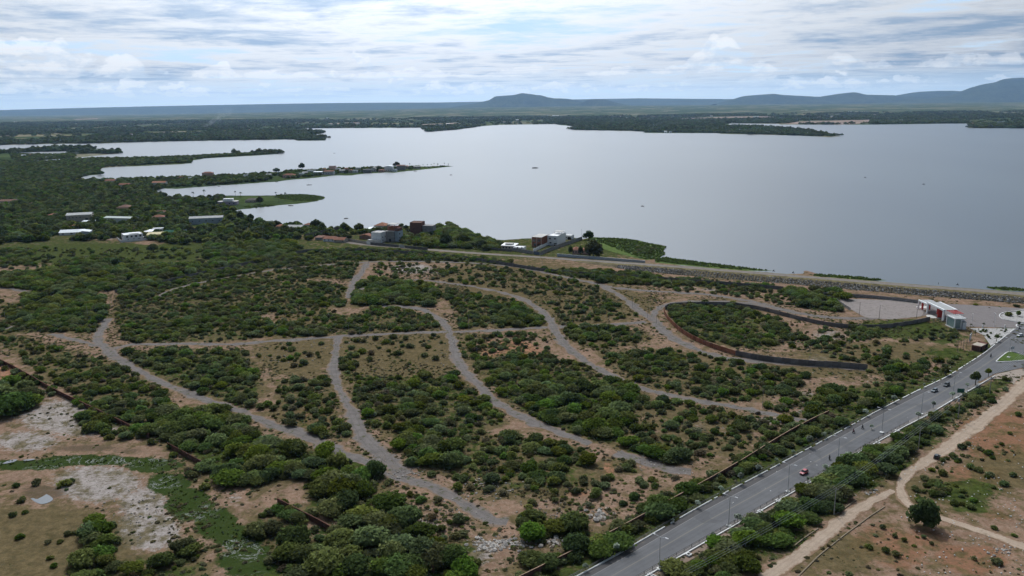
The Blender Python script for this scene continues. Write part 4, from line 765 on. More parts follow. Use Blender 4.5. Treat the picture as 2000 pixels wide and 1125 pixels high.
LANDMARKS = [((1840,612),'the red and white gateway'),((1870,755),'the two dark cars'),((1570,921),'the red car'),((1420,985),'the lower highway'),((1667,838),'the pair of motorcycles'),((1829,890),'the black car on the dirt road'),((1805,1000),'the big round tree'),((1370,665),'the orange brick curve of wall'),((1580,702),'the grey end of the curved wall'),((1440,592),'the loop track above the curved wall'),((1265,615),'the track fork by the curved wall'),
 ((1160,560),'the upper track'),((1085,640),'the crossing of the middle tracks'),((877,650),'the broken crossing'),((655,720),'the narrow straight track'),((716,516),'the junction by the shore wall'),((690,565),'the short slanting track'),((185,665),'the wide fork at the left'),((380,772),'the long left track'),((780,925),'the rubble-strewn track junction'),((990,1017),'the square end of the track'),((100,750),'the brown wall'),((350,880),'the end of the brown wall'),((620,1010),'the short red wall'),((390,1000),'the green ditch'),((80,970),'the little pond'),
 ((1290,912),'the track end by the highway wall'),((1560,815),'the track end at the right'),((1000,800),'the lower bend of the middle track'),((1230,750),'the slope track'),((770,690),'the brown grass plot'),((570,690),'the pale grass plot'),((1010,545),'the dry grass slope'),((270,460),'the white modern villa'),((420,428),'the long white hall'),((760,455),'the unfinished block'),((1080,468),'the white waterside house'),((1720,605),'the sandy lot'),((1600,555),'the stone bank of the dam'),((1180,770),'the thicket on the slope'),((960,1070),'the rubble heap'),((1150,1060),'the highway wall'),((520,510),'the dark boundary wall'),((250,495),'the green meadow')]
LMX = np.array([l[0] for l in LANDMARKS], float)
LABELS = []
def place_label(px, py, head):
    d = np.hypot(LMX[:, 0] - px, (LMX[:, 1] - py) * 1.8); a = int(np.argmin(d)); dx, dy = px - LMX[a, 0], (py - LMX[a, 1]) * 1.8
    rel = ('right of' if dx > 0 else 'left of') if abs(dx) > abs(dy) else ('below' if dy > 0 else 'above')
    LABELS.append(('%s %s %s' % (head, rel, LANDMARKS[a][1]), px, py)); return '#%d' % (len(LABELS) - 1)
def ranked(text, px, py): LABELS.append((text, px, py)); return '#%d' % (len(LABELS) - 1)
def name_places():
    """things alike beside one landmark are told apart by their order from left to right"""
    ordn = 'zeroth first second third fourth fifth sixth seventh eighth ninth tenth eleventh twelfth thirteenth fourteenth fifteenth sixteenth seventeenth eighteenth nineteenth twentieth twentyfirst twentysecond twentythird twentyfourth twentyfifth twentysixth twentyseventh twentyeighth'.split(); by = {}
    for o in COL.objects:
        l = o.get('label', '')
        if l.startswith('#'): s, px, py = LABELS[int(l[1:])]; by.setdefault(s, []).append((px, py, o))
    for s, l in by.items():
        l.sort(key=lambda q: q[0]); n = len(l)
        for i, (px, py, o) in enumerate(l):
            suf = '' if n == 1 else ', leftmost' if i == 0 else ', rightmost' if i == n - 1 else ', %s from left' % ordn[i + 1] if i < n / 2 else ', %s from right' % ordn[n - i]
            o['label'] = s + suf
RIGHTLAND = np.array(P([(1500,1140),(1640,1030),(1760,930),(1860,860),(2040,730),(2060,1140)]))[:, :2]
def plant():
    T = []
    for poly, cov, r0, r1, hf in VEG:
        w = np.array([at(a, b)[:2] for a, b in poly]); A = area(w); rm = (r0 + r1) / 2; n = int((cov if cov >= .8 or cov < .3 else cov * .84) * 1.25 * A / (math.pi * rm * rm * .9)); q, _ = sample_poly(poly, n)
        if not len(q): continue
        cl = fbm(q[:, 0] * .05, q[:, 1] * .05, 11, 3)
        if cov < .8: 
            k = cl > np.quantile(cl, .22); q = q[k]
        r = (.86 if cov < .8 else 1.0) * (r0 + (r1 - r0) * rng.random(len(q)) ** 1.35); k = clear_of(q[:, 0], q[:, 1], r, .38)
        for nv in NOVEG: k &= ~in_poly(q[:, 0], q[:, 1], nv)
        for (x, y), rr in zip(q[k], r[k]): T.append((x, y, rr, hf, .43 if cov >= .78 else .55))
    for line, pr, side in (([(1010,1142),(1085,1105),(1180,1058),(1265,1012),(1335,973),(1400,937),(1460,902),(1530,857),(1618,812)], 1.0, 3.0), ([(0,708),(40,728),(100,764),(150,788),(200,812),(292,856)], .35, 3.0), ([(328,874),(405,916)], .4, 3), ([(543,984),(620,1024),(693,1063)], .5, 3.2)):
        for c in resample(P(line), 2.4):
            if rng.random() < pr: T.append((c[0] + rng.uniform(-side, side), c[1] + rng.uniform(-side, side) - .6, rng.uniform(1.2, 2.5), 1.0, .36))
    T = np.array(T); order = np.argsort(-T[:, 2]); T = T[order]
    # thin out crowns that would sit inside each other
    keep = []; cell = {}
    for i, (x, y, r, hf, tf) in enumerate(T):
        cx, cy = int(x // 6), int(y // 6); bad = False
        for a in (-1, 0, 1):
            for b in (-1, 0, 1):
                for j in cell.get((cx + a, cy + b), ()):
                    if (T[j, 0] - x) ** 2 + (T[j, 1] - y) ** 2 < (min(tf, T[j, 4]) * (T[j, 2] + r)) ** 2: bad = True; break
                if bad: break
            if bad: break
        if not bad: keep.append(i); cell.setdefault((cx, cy), []).append(i)
    T = T[keep][:, :4]
    # young shrubs filling the gaps and fraying the edges of every thicket
    S = []
    for poly, cov, r0, r1, hf in VEG:
        w = np.array([at(a, b)[:2] for a, b in poly]); n = int(min(cov, .9) * .40 * area(w) / (math.pi * 1.0)); q, _ = sample_poly(poly, n)
        if not len(q): continue
        cl = fbm(q[:, 0] * .07, q[:, 1] * .07, 31, 3); q = q[(cl > np.quantile(cl, .15)) | (rng.random(len(q)) < .3)]; r = .65 + 1.25 * rng.random(len(q)) ** 1.8; k = clear_of(q[:, 0], q[:, 1], r, .3)
        for nv in NOVEG: k &= ~in_poly(q[:, 0], q[:, 1], nv)
        S += [(x, y, rr, hf * .9) for (x, y), rr in zip(q[k], r[k])]
    T = np.concatenate([T, np.array(S)])
    sx, sy = proj(T[:, 0], T[:, 1], 0 * T[:, 0]); dist = np.hypot(T[:, 1], T[:, 0]); app = T[:, 2] / dist
    vis = (sx > -40) & (sx < 2040) & (sy > 0) & (sy < 1175); T = T[vis]; sx = sx[vis]; sy = sy[vis]; app = app[vis]
    big = T[:, 2] >= 2.4; picked = np.zeros(len(T), bool)
    def tone_of(i): return ['dark green', 'mid green', 'olive green'][i % 3]
    for isbig, kind, head, grp in ((True, 'thorn_tree', 'spreading thorn tree', 'thorn trees on the scrub land'), (False, 'shrub', 'rounded shrub', 'shrubs on the scrub land')):
        ids = np.where(big == isbig)[0]; ids = ids[np.argsort(-app[ids])][:296]; picked[ids] = True
        for n_, i in enumerate(ids):
            x, y, r, hf = T[i]; crowns, trunks = (THORN, THORNT) if isbig else (SHRB, SHRT); k = int(rng.integers(len(crowns))); s = r * 1.12
            size = ('huge' if r > 3.7 else 'large' if r > 3.0 else 'broad') if isbig else ('small' if r < 1.7 else 'low' if r < 2.2 else 'bushy')
            e = empty(kind, (x, y, -.05), rng.random() * 6.28, place_label(sx[i], sy[i], size + ' ' + head), 'tree' if isbig else 'shrub', grp); hz = hf * rng.uniform(.72, 1.1); e.scale = (s * rng.uniform(.82, 1.22), s * rng.uniform(.82, 1.22), s * hz)
            new_obj('crown', crowns[k], e); new_obj('trunk', trunks[n_ % len(trunks)], e)
    rest = T[~picked]; pts = []
    for x, y, r, hf in rest:
        pts.append((x, y, -.05, r * 1.12, rng.random() * 6.28, rng.integers(0, 7) if r >= 2.3 else 7 + rng.integers(0, 8)))
    scatter('scrub_bushes', THORN + SHRB, pts, 'dense dark green scrub bushes covering the rest of the dry plots', 'bushes')
    # low dry scrub and weeds between the bushes
    q = np.stack([rng.uniform(-420, 330, 170000), rng.uniform(120, 640, 170000)], 1); sx, sy = proj(q[:, 0], q[:, 1], 0 * q[:, 0]); k = (sx > -30) & (sx < 2030) & (sy < 1160)
    cl = fbm(q[:, 0] * .045, q[:, 1] * .045, 5, 4); k &= rng.random(len(q)) < np.clip((cl - .36) * 4.2, 0.03, .92); q = q[k]; r = .25 + .75 * rng.random(len(q)) ** 2.4; k = clear_of(q[:, 0], q[:, 1], r, .1); rt = in_poly(q[:, 0], q[:, 1], RIGHTLAND); k &= ~rt | (rng.random(len(q)) < .2)
    for nv in NOVEG: k &= ~in_poly(q[:, 0], q[:, 1], nv)
    k &= ~in_poly(q[:, 0], q[:, 1], LAKE); q = q[k]; r = r[k]; sx, sy = proj(q[:, 0], q[:, 1], 0 * q[:, 0]); lot = ((sx > 1640) & (sx < 1815) & (sy > 583) & (sy < 624)) | ((sx < 330) & (sy > 790) & (rng.random(len(sx)) < .88)); q = q[~lot]; r = r[~lot]
    scatter('low_weeds', LOW, [(x, y, -.03, rr, rng.random() * 6.28, rng.integers(0, 6)) for (x, y), rr in zip(q, r)], 'low dry weeds and tufts scattered over bare reddish soil', 'weeds')
def plant_forest():
    pts = []
    for poly, cov, r0, r1 in FOREST:
        w = np.array([at(a, b)[:2] for a, b in poly]); n = int(cov * 1.3 * area(w) / (math.pi * ((r0 + r1) / 2) ** 2)); q, _ = sample_poly(poly, min(n, 6000)); r = r0 + (r1 - r0) * rng.random(len(q))
        k = clear_of(q[:, 0], q[:, 1], r, .5) & ~in_poly(q[:, 0], q[:, 1], LAKE)
        for nv in NOVEG: k &= ~in_poly(q[:, 0], q[:, 1], nv)
        for (x, y), rr in zip(q[k], r[k]): pts.append((x, y, -.1, rr * 1.1, rng.random() * 6.28, rng.integers(0, 6) if y < 2600 else rng.integers(6, 10)))
    scatter('garden_woods', FORE, pts, 'dark mass of garden trees round the lakeside houses and spits', 'woods')
    # far plain: clumps of trees out to where single crowns are no longer seen
    pts = []
    n = 90000; yy = 1500 + (9500 - 1500) * rng.random(n) ** 1.25; xx = (rng.random(n) * 2 - 1) * .70 * yy; k = ~in_poly(xx, yy, LAKE); xx, yy = xx[k], yy[k]
    cl = fbm(xx * .0016, yy * .0016, 21, 5); k = rng.random(len(xx)) < np.clip((cl - .46) * 4.5, .04, .85); xx, yy = xx[k], yy[k]
    sx, sy = proj(xx, yy, 0 * xx); bare = np.zeros(len(xx), bool)
    for f_ in FIELDS: bare |= in_poly(sx, sy, np.array(f_, float))
    k = (sy < 300) & ~bare; xx, yy = xx[k], yy[k]
    kk = np.ones(len(xx), bool)
    for nv in NOVEG: kk &= ~in_poly(xx, yy, nv)
    xx, yy = xx[kk], yy[kk]
    s = 16 + 18 * rng.random(len(xx)) + yy * .0016
    pts = [(x, y, -.6, q, rng.random() * 6.28, rng.integers(0, 6)) for x, y, q in zip(xx, yy, s)]
    scatter('plain_trees', CLUMP, pts, 'countless small trees over the wide green plain beyond the lake', 'far trees')
def reeds():
    pts = []
    for poly, dens in (([(1280,505.5),(1300,502.5),(1340,508.5),(1390,515),(1450,522.5),(1500,528.5),(1450,527),(1340,517),(1280,511)], .5), ([(1580,536),(1620,537),(1680,541),(1730,547.5),(1700,548),(1640,543.5),(1590,539.5)], .5), ([(1925,561),(1960,561),(2020,566),(2020,569),(1950,566)], .5),
        ([(1150,466),(1180,465),(1225,467),(1270,476),(1302,482),(1295,490),(1300,496),(1285,506),(1255,507),(1225,495),(1190,480)], .30), ([(540,381),(590,380),(628,384),(633,387),(620,392),(590,394),(560,390),(535,386)], .25), ([(470,404),(530,399),(540,402),(500,407)], .1), ([(0,912),(0,897),(120,889),(240,890),(330,900),(300,915),(180,910),(60,918)], .2), ([(300,905),(350,915),(400,960),(450,1005),(500,1040),(500,1080),(430,1060),(370,1010),(320,960)], .2)):
        w = np.array([at(a, b)[:2] for a, b in poly]); q, _ = sample_poly(poly, int(min(2500, dens * area(w)))); sc = 1 + np.hypot(q[:, 0], q[:, 1]) * .0005
        for x, y in q: pts.append((x, y, .0, rng.uniform(.8, 1.5) * (.25 if y < 300 else .55) * (1 + np.hypot(x, y) * .0005), rng.random() * 6.28, rng.integers(0, 3)))
    pr = [crown_mesh('reed_tuft', REED, 130, .26, 700 + k, .7, 4, 0, core=False) for k in range(3)]
    scatter('reed_beds', pr, pts, 'bright green reeds and water plants along the lake edge', 'reeds')
    for poly in ([(1150,464),(1180,464),(1225,466.5),(1270,475.5),(1301,482),(1294,490),(1299,496),(1285,506),(1262,508),(1225,500),(1190,490),(1160,480)], [(1280,505),(1300,502),(1340,508),(1390,514.5),(1450,522),(1510,529),(1450,529),(1340,519),(1280,513)], [(1580,535.5),(1620,537),(1680,541),(1732,547.5),(1700,548.5),(1640,544),(1590,540)], [(1925,561),(1960,561),(2030,566),(2030,570),(1950,567)], [(540,380.5),(590,379.5),(630,384),(635,387),(620,392.5),(590,395),(560,391),(535,387)]):
        poly_sheet('reed_bed', P(poly), .085, mat('reed_floor', (.085, .125, .032), .95, var=.35, scale=.3), kind='structure')

make_ground()
# ------------------------------------------------------------------ boundary walls
WALLS = []
def wall(name, label, line_px, h, m, th=.16, piece=5.0, pillar=True, cop=None, pm=None, cat='wall', smoothit=1):
    w = P(line_px); c = resample(smooth(w, smoothit), piece); WALLS.append(c); L = np.hypot(*np.diff(c, axis=0).T).mean()
    root = empty(name, (c[0, 0], c[0, 1], 0), 0, label, cat)
    me = MB().box((L / 2, 0, h / 2 - .15), (L + .02, th, h + .3)).mesh('panel', m); pil = MB().box((0, 0, h / 2 - .1), (.28, th + .16, h + .35)).mesh('pillar', pm or m)
    for i in range(len(c) - 1):
        d = c[i + 1] - c[i]; a = math.atan2(d[1], d[0]); o = new_obj('panel', me, root); o.location = (c[i, 0] - c[0, 0], c[i, 1] - c[0, 1], rng.normal() * .05); o.rotation_euler = (0, 0, a); o.scale = (np.hypot(*d) / L, 1, 1)
        if pillar: q = new_obj('pillar', pil, root); q.location = (c[i, 0] - c[0, 0], c[i, 1] - c[0, 1], 0); q.rotation_euler = (0, 0, a)
    if cop:
        mb = MB()
        for i in range(len(c) - 1):
            d = c[i + 1] - c[i]; a = math.atan2(d[1], d[0]); mid = (c[i] + c[i + 1]) / 2 - c[0]; mb.box((mid[0], mid[1], h + .06), (np.hypot(*d) + .1, th + .1, .1), a)
        mb.build('coping', cop, root)
    return root
COPE = mat('sandy_coping', (.33, .23, .16), .9, var=.2)
wall('brick_wall', 'long brown brick wall slanting across the lower left wetland', [(-30,694),(0,708),(40,728),(100,764),(150,788),(200,812),(250,836),(292,856)], 2.0, BRICK, cop=BRICK)
wall('brick_wall', 'broken brown brick wall section right above the green ditch', [(328,874),(365,894),(405,916)], 2.0, BRICK, cop=BRICK)
wall('brick_wall', 'short red brick wall under trees at the lower middle', [(543,984),(575,1001),(620,1024),(655,1044),(693,1063)], 2.0, BRICK, cop=BRICK)
wall('brick_wall', 'stub of red brick wall behind trees by the bottom edge', [(822,1106),(848,1120)], 2.5, BRICK)
wall('brick_wall', 'dark red brick wall with pale top running beside the highway', [(1010,1142),(1085,1105),(1180,1058),(1265,1012),(1335,973),(1400,937),(1460,902),(1530,857),(1580,830),(1618,812)], 2.3, BRICK, cop=COPE)
wall('brick_wall', 'orange brick curve of wall with pillars round the inner plot', [(1297,607),(1300,620),(1318,640),(1345,660),(1385,678),(1436,694)], 2.6, BRICKO, piece=3.0, pm=BRICKO)
wall('block_wall', 'grey block wall continuing the orange curve towards the highway', [(1437,694),(1480,703),(1530,709),(1580,714),(1640,717),(1694,722)], 2.8, BLOCK, piece=4.0)
wall('block_wall', 'grey retaining wall curving along the loop track to the gateway', [(1299,604),(1306,599),(1330,597),(1380,596),(1432,597),(1480,604),(1550,622),(1600,634),(1640,640),(1690,642),(1730,641),(1780,634),(1816,626)], 2.4, BLOCK, piece=4.0)
wall('precast_wall', 'dark slab wall winding through bushes at the upper left', [(225,572),(250,569),(320,553),(400,535),(450,524),(500,513),(560,500),(597,492)], 2.4, DARKC, piece=5)
wall('precast_wall', 'dark slab wall running along the field side of the shore road', [(597,492),(690,490),(760,493),(850,499),(920,507),(1000,520),(1060,530),(1150,538),(1250,544),(1370,553),(1450,559),(1530,566)], 2.4, DARKC, piece=5)
wall('precast_wall', 'pale grey slab wall at the back of the sandy lot', [(1605,577),(1640,579),(1700,582),(1760,588),(1798,593)], 2.2, CONC, piece=4)
wall('precast_wall', 'short grey slab wall on the left edge of the sandy lot', [(1632,588),(1648,599),(1661,607)], 2.0, CONC, piece=4)
wall('plastered_wall', 'long bluish white wall between shore road and the round tree', [(1088,501),(1130,504),(1180,508),(1260,514.5)], 2.4, BLUEGREY, piece=8, pillar=False, cop=WHITE)
wall('plastered_wall', 'tall grey wall running down to the lake beside white house', [(1055,498.5),(1075,490),(1100,481),(1137,468.5)], 3.4, CONC, piece=6)
wall('plastered_wall', 'white side wall between brick house and white waterside house', [(1041,493),(1055,486),(1070,479)], 3.0, WHITE, piece=6, pillar=False)
wall('plastered_wall', 'grey front wall of the waterside compound along the road', [(1000,490),(1022,493.5),(1041,496.5)], 3.0, CONC, piece=4)
wall('plastered_wall', 'low dark wall left of the waterside compound', [(958,488),(980,490),(1000,491.5)], 2.0, DARKC, piece=5)
wall('plastered_wall', 'beige wall along the road in front of the tiled roofs', [(672,470),(700,474),(716,476.5)], 2.6, CREAM, piece=5)
wall('plastered_wall', 'dark wall along the road before the unfinished block', [(724,478),(750,480.5),(779,483)], 2.5, DARKC, piece=5)
wall('plastered_wall', 'dark roadside wall right of the grey gate', [(791,484),(812,486.5),(835,488.5)], 2.5, DARKC, piece=5)
wall('plastered_wall', 'tall dark grey wall behind the orange dirt yard', [(597,466),(620,461),(662,451)], 4.5, DARKC, piece=6)
wall('plastered_wall', 'pinkish wall between white villa and long shed', [(255,448),(280,451),(300,454)], 2.4, PINK, piece=6, pillar=False)
wall('plastered_wall', 'white garden wall right of the white villa', [(322,466),(345,459),(365,452)], 2.4, BLUEGREY, piece=6, pillar=False)
def road_gate(label, l, r, h, m):
    a, b = at(*l), at(*r); e = empty('gate', a, math.atan2(b[1] - a[1], b[0] - a[0]), label, 'gate'); w = np.hypot(*(b - a)[:2])
    for k in (0, 1): MB().box((w * (.25 + .5 * k), 0, h / 2 - .1), (w * .49, .1, h - .2)).build('leaf', m, e)
    MB().box((w / 2, 0, h + .1), (w, .25, .3)).build('lintel', CONC, e)
    return e
road_gate('blue metal gate at the right end of the compound front', (1042,496.6), (1054,498.3), 3.0, mat('blue_gate', (.10, .13, .19), .6, var=.15))
road_gate('small white gate in the roadside wall', (716,476.5), (723,477.8), 3.0, WHITE)
road_gate('light grey gate between two dark roadside walls', (780,483), (790,484), 2.8, GALV)

# ------------------------------------------------------------------ houses
def pxm(px, py):            # picture pixels per metre on the ground there
    v = at(px, py) - CPOS; return FPX / (v @ FW)
def house(name, label, px, py, wpx, hpx, depth, rot=0.0, wall=WHITE, roof='flat', rmat=GREYROOF, rh=.25, wins=(), door=None, eave=.5, cat='house', extra=None, group=None, par=.5, clear=None):
    s = pxm(px, py); w = wpx / s; h = hpx / s / .985; p = at(px, py); e = empty(name, (p[0], p[1], 0), rot, label, cat, group)
    th = .2; mb = MB().box((0, depth / 2, h / 2 - .2), (w, depth, h + .4))
    if roof == 'flat' and par:
        for c, d in (((0, th / 2, h + par / 2), (w, th, par)), ((0, depth - th / 2, h + par / 2), (w, th, par)), ((-w / 2 + th / 2, depth / 2, h + par / 2 - .003), (th, depth - 2 * th, par)), ((w / 2 - th / 2, depth / 2, h + par / 2 - .003), (th, depth - 2 * th, par))): mb.box(c, d)
    if roof == 'gable':   # gable ends
        mb.prism([(-w / 2, .001, h), (w / 2, .001, h), (0, .001, h + rh)], (0, depth - .002, 0))
    if roof == 'gablex':
        mb.prism([(-w / 2 + .001, 0, h), (-w / 2 + .001, depth, h), (-w / 2 + .001, depth / 2, h + rh)], (w - .002, 0, 0))
    mb.build('wall', wall, e)
    rb = MB(); ev = eave; t = .14
    if roof == 'flat': rb.box((0, depth / 2, h + .06), (w - 2 * th - .01, depth - 2 * th - .01, .1)) if par else rb.box((0, depth / 2, h + .1), (w + 2 * ev, depth + 2 * ev, .2))
    elif roof == 'gable':
        k = rh / (w / 2)
        for sg in (-1, 1): rb.prism([(sg * (w / 2 + ev), -ev, h - ev * k + .02), (0, -ev, h + rh + .02), (0, -ev, h + rh + t + .02), (sg * (w / 2 + ev), -ev, h - ev * k + t + .02)], (0, depth + 2 * ev, 0))
    elif roof == 'gablex':
        k = rh / (depth / 2)
        for y0, sg in ((0, -1), (depth, 1)): rb.prism([(-w / 2 - ev, y0 + sg * ev, h - ev * k + .02), (-w / 2 - ev, depth / 2, h + rh + .02), (-w / 2 - ev, depth / 2, h + rh + t + .02), (-w / 2 - ev, y0 + sg * ev, h - ev * k + t + .02)], (w + 2 * ev, 0, 0))
    elif roof == 'shed': rb.prism([(-w / 2 - ev, -ev, h + .02), (-w / 2 - ev, depth + ev, h + rh + .02), (-w / 2 - ev, depth + ev, h + rh + t), (-w / 2 - ev, -ev, h + t)], (w + 2 * ev, 0, 0))
    elif roof == 'shedx': rb.prism([(-w / 2 - ev, -ev, h + rh), (w / 2 + ev, -ev, h + .02), (w / 2 + ev, -ev, h + t), (-w / 2 - ev, -ev, h + rh + t)], (0, depth + 2 * ev, 0))
    elif roof == 'hip':
        q = min(w, depth) / 2; r1 = max(w / 2 - q, .01); X, Y0, Y1 = w / 2 + ev, -ev, depth + ev; b = [(-X, Y0, h), (X, Y0, h), (X, Y1, h), (-X, Y1, h)]
        if w >= depth: a1, a2 = (-r1, depth / 2, h + rh), (r1, depth / 2, h + rh)
        else: a1, a2 = (0, w / 2, h + rh), (0, depth - w / 2, h + rh)
        k = len(rb.v); rb.v += b + [a1, a2]
        if w >= depth: rb.f += [(k, k + 1, k + 5, k + 4), (k + 1, k + 2, k + 5), (k + 2, k + 3, k + 4, k + 5), (k + 3, k, k + 4), (k + 3, k + 2, k + 1, k)]
        else: rb.f += [(k, k + 1, k + 4), (k + 1, k + 2, k + 5, k + 4), (k + 2, k + 3, k + 5), (k + 3, k, k + 4, k + 5), (k + 3, k + 2, k + 1, k)]
    rb.build('roof', rmat, e)
    def onface(face, u):
        return {'f': ((-w / 2 + u * w, 0), 0), 'b': ((w / 2 - u * w, depth), math.pi), 'r': ((w / 2, u * depth), math.pi / 2), 'l': ((-w / 2, depth - u * depth), -math.pi / 2)}[face]
    for face, u, z, ww, wh in wins:
        (x, y), a = onface(face, u); fr = MB(); b = .09
        for c, d in (((0, -.03, wh / 2), (ww + 2 * b, .08, b)), ((0, -.03, -wh / 2), (ww + 2 * b, .12, b)), ((-ww / 2, -.03, 0), (b, .08, wh)), ((ww / 2, -.03, 0), (b, .08, wh)), ((0, -.02, 0), (.05, .05, wh))): fr.box(c, d)
        f = fr.build('window', GREYROOF, e); f.location = (x, y, z); f.rotation_euler = (0, 0, a); MB().box((0, -.006, 0), (ww - .02, .03, wh - .02)).build('pane', GLASS, f)
    if door:
        face, u, ww, wh, dm = door; (x, y), a = onface(face, u); o = MB().box((0, -.02, wh / 2), (ww, .08, wh)).build('door', dm, e); o.location = (x, y, 0); o.rotation_euler = (0, 0, a)
    if extra: extra(e, w, depth, h)
    cs, sn = math.cos(rot), math.sin(rot); cl = clear or {'warehouse': 34, 'hall': 34, 'villa': 26}.get(cat, 13 if py > 352 else 22 if py > 300 else 70)
    NOVEG.append(np.array([(p[0] + x * cs - y * sn, p[1] + x * sn + y * cs) for x, y in ((-w / 2 - 1.5, -cl), (w / 2 + 1.5, -cl), (w / 2 + 1.5, depth + 1), (-w / 2 - 1.5, depth + 1))]))
    return e
DW = mat('dark_opening', (.03, .028, .026), .9, var=.2); WD = mat('brown_door', (.12, .07, .045), .7)
def row(face, n, z, w, h, a=.15, b=.85): return [(face, a + (b - a) * k / max(1, n - 1), z, w, h) for k in range(n)]
def tank(x, y, z, r=.7):
    def f(e, w, d, h):
        MB().tube([(x, y, h + z), (x, y, h + z + 1.2)], r, 12).build('water_tank', mat('tank_blue', (.16, .27, .42), .5), e)
    return f
# -- left group among the trees
house('warehouse', 'large beige warehouse with a row of small windows among trees', 155, 432, 44, 12, 22, R(20), CREAM, 'gablex', GREYROOF, 1.6, row('f', 4, 4.6, 1.2, 1.2, .12, .55) + [('f', .8, 2.0, 3.2, 2.2)], cat='warehouse')
house('shed', 'low white flat roofed shed right of the beige warehouse', 172, 437, 22, 4.5, 7, R(8), OFFW, 'shed', METROOF, .4, row('f', 2, 1.4, 1.2, .8), cat='shed')
house('tiled_house', 'low house under an orange tile roof behind white metal roof', 146, 447, 26, 4, 9, R(5), OFFW, 'hip', TILEO, 1.8, row('f', 3, 1.3, 1.0, .9))
house('metal_roof_hall', 'hall with sloping pale metal roof left of the bare yard', 140, 459, 44, 5, 16, R(14), WHITE, 'gablex', METROOF, 2.0, row('f', 3, 1.5, 2.2, 1.2), cat='hall')
house('lean_to', 'white side building joined to the pale metal roofed hall', 166, 460, 17, 7, 12, R(14), BLUEGREY, 'shedx', METROOF, 1.6, row('f', 1, 1.5, 1.2, 1.2), cat='shed')
house('long_shed', 'long grey white shed with pale green roof above the villa', 232, 434, 66, 8, 11, R(-14), OFFW, 'gablex', mat('green_white_roof', (.42, .47, .44), .7, var=.15), 1.2, row('f', 2, 3.0, 1.2, 1.2, .82, .93) + row('r', 2, 2.6, 1.2, 1.2), ('f', .88, 1.6, 2.4, WD), cat='shed')
house('pyramid_roof_house', 'house with dull brown pyramid roof deep in the trees', 241, 411, 25, 6, 16, R(6), PINK, 'hip', TILEB, 2.8, row('f', 2, 1.8, 1.8, 1.6))
house('tiled_house', 'tiny red roofed house at the edge of a clearing', 282, 407, 9, 4, 6, 0, OFFW, 'hip', TILE, 1.2, row('f', 1, 1.4, 1, 1))
house('tiled_house', 'two level house with faded brown tiles left of long hall', 309, 430, 22, 6, 12, R(12), CREAM, 'hip', TILE, 2.2, row('f', 3, 1.8, 1.2, 1.2), ('f', .85, 1.2, 2.2, WD))
house('tiled_house', 'upper tiled house right behind the two level brown house', 313, 420, 19, 5, 10, R(12), PINK, 'gablex', TILEB, 1.8, row('f', 2, 1.8, 1.2, 1.2))
def villa_extra(e, w, d, h):
    MB().box((w * .1, d * .55, h + .7), (w * .5, d * .5, .25)).build('roof_slab', WHITE, e)
    MB().box((0, -2.6, 1.0), (w + 7, .2, 2.4)).box((-w / 2 - 3.4, d * .5 - .2, 1.0), (.2, d + 4.6, 2.4)).build('garden_wall', WHITE, e)
    MB().box((w * .62, 2.0, 2.9), (w * .24, 5, .2)).box((w * .72, -.2, 1.4), (.3, .3, 2.9)).build('porch', WHITE, e)
house('white_villa', 'white two storey modern villa with many dark windows by bare yard', 262, 470.5, 34, 12.0, 16, R(34), WHITE, 'flat', WHITE, .3, [('l', .5, 4.9, 3.6, 2.6), ('l', .55, 1.6, 2.4, 1.2), ('l', .15, 1.7, 1.2, 1.0)] + row('f', 4, 4.8, 1.9, 1.8, .16, .86) + [('f', .2, 1.7, 1.0, 1.4), ('f', .78, 2.0, 2.4, .9)], ('f', .5, 1.3, 2.4, DW), cat='villa', extra=villa_extra)
house('pavilion', 'small white pavilion behind the yellow roof of the villa', 308, 454, 19, 7, 8, R(10), WHITE, 'flat', WHITE, .3, row('f', 2, 2.0, 1.4, 1.6))
def carport(label, px, py, wpx, dm, h, rot, m):
    s = pxm(px, py); w = wpx / s; e = empty('carport', at(px, py), rot, label, 'carport'); MB().prism([(-w / 2, 0, h), (-w / 2, dm, h + 1), (-w / 2, dm, h + 1.15), (-w / 2, 0, h + .15)], (w, 0, 0)).build('roof', m, e)
    for x in (-w / 2 + .3, w / 2 - .3):
        for y in (.4, dm - .4): MB().box((x, y, h / 2), (.2, .2, h + (.5 if y > 1 else 0))).build('post', CONC, e)
    p = at(px, py); NOVEG.append(np.array([(p[0] - w / 2, p[1] - 3), (p[0] + w / 2, p[1] - 3), (p[0] + w / 2, p[1] + dm), (p[0] - w / 2, p[1] + dm)])); return e
carport('straw yellow sloping roof on posts beside the villa', 304, 463, 33, 12, 2.6, R(14), YELROOF)
carport('white sloping canopy between villa and yellow roof', 290, 458, 17, 12, 2.8, R(14), WHITE)
carport('dark green shade net roof right of the yellow roof', 328, 459, 20, 12, 2.6, R(14), mat('shade_net', (.03, .09, .06), .9))
house('long_hall', 'long white hall with grey roof and small square windows', 403, 437, 62, 11, 14, R(14), BLUEGREY, 'gablex', GREYROOF, 1.5, row('f', 5, 3.4, 1.3, 1.2, .1, .9), cat='hall')
house('modern_house', 'lilac and white house with boxed upper storey by green spit', 444, 400, 36, 6, 12, R(5), LILAC, 'flat', OFFW, .3, row('f', 4, 1.8, 1.6, 1.6), par=0, eave=.6, extra=lambda e, w, d, h: MB().box((w * .02, d * .5, h + 1.9), (w * .52, d * .6, 3.4)).build('upper_storey', WHITE, e))
house('thatched_bar', 'low grey thatched bar on the green spit', 490, 395, 22, 4, 9, 0, CREAM, 'hip', mat('thatch', (.17, .155, .14), .95, var=.3), 2.4, row('f', 3, 1.2, 1.6, 1))
house('tiled_house', 'broad orange roofed house at the head of the narrow inlet', 310, 364, 25, 7, 14, R(4), OFFW, 'gablex', TILEO, 2.2, row('f', 4, 2.2, 1.4, 1.6))
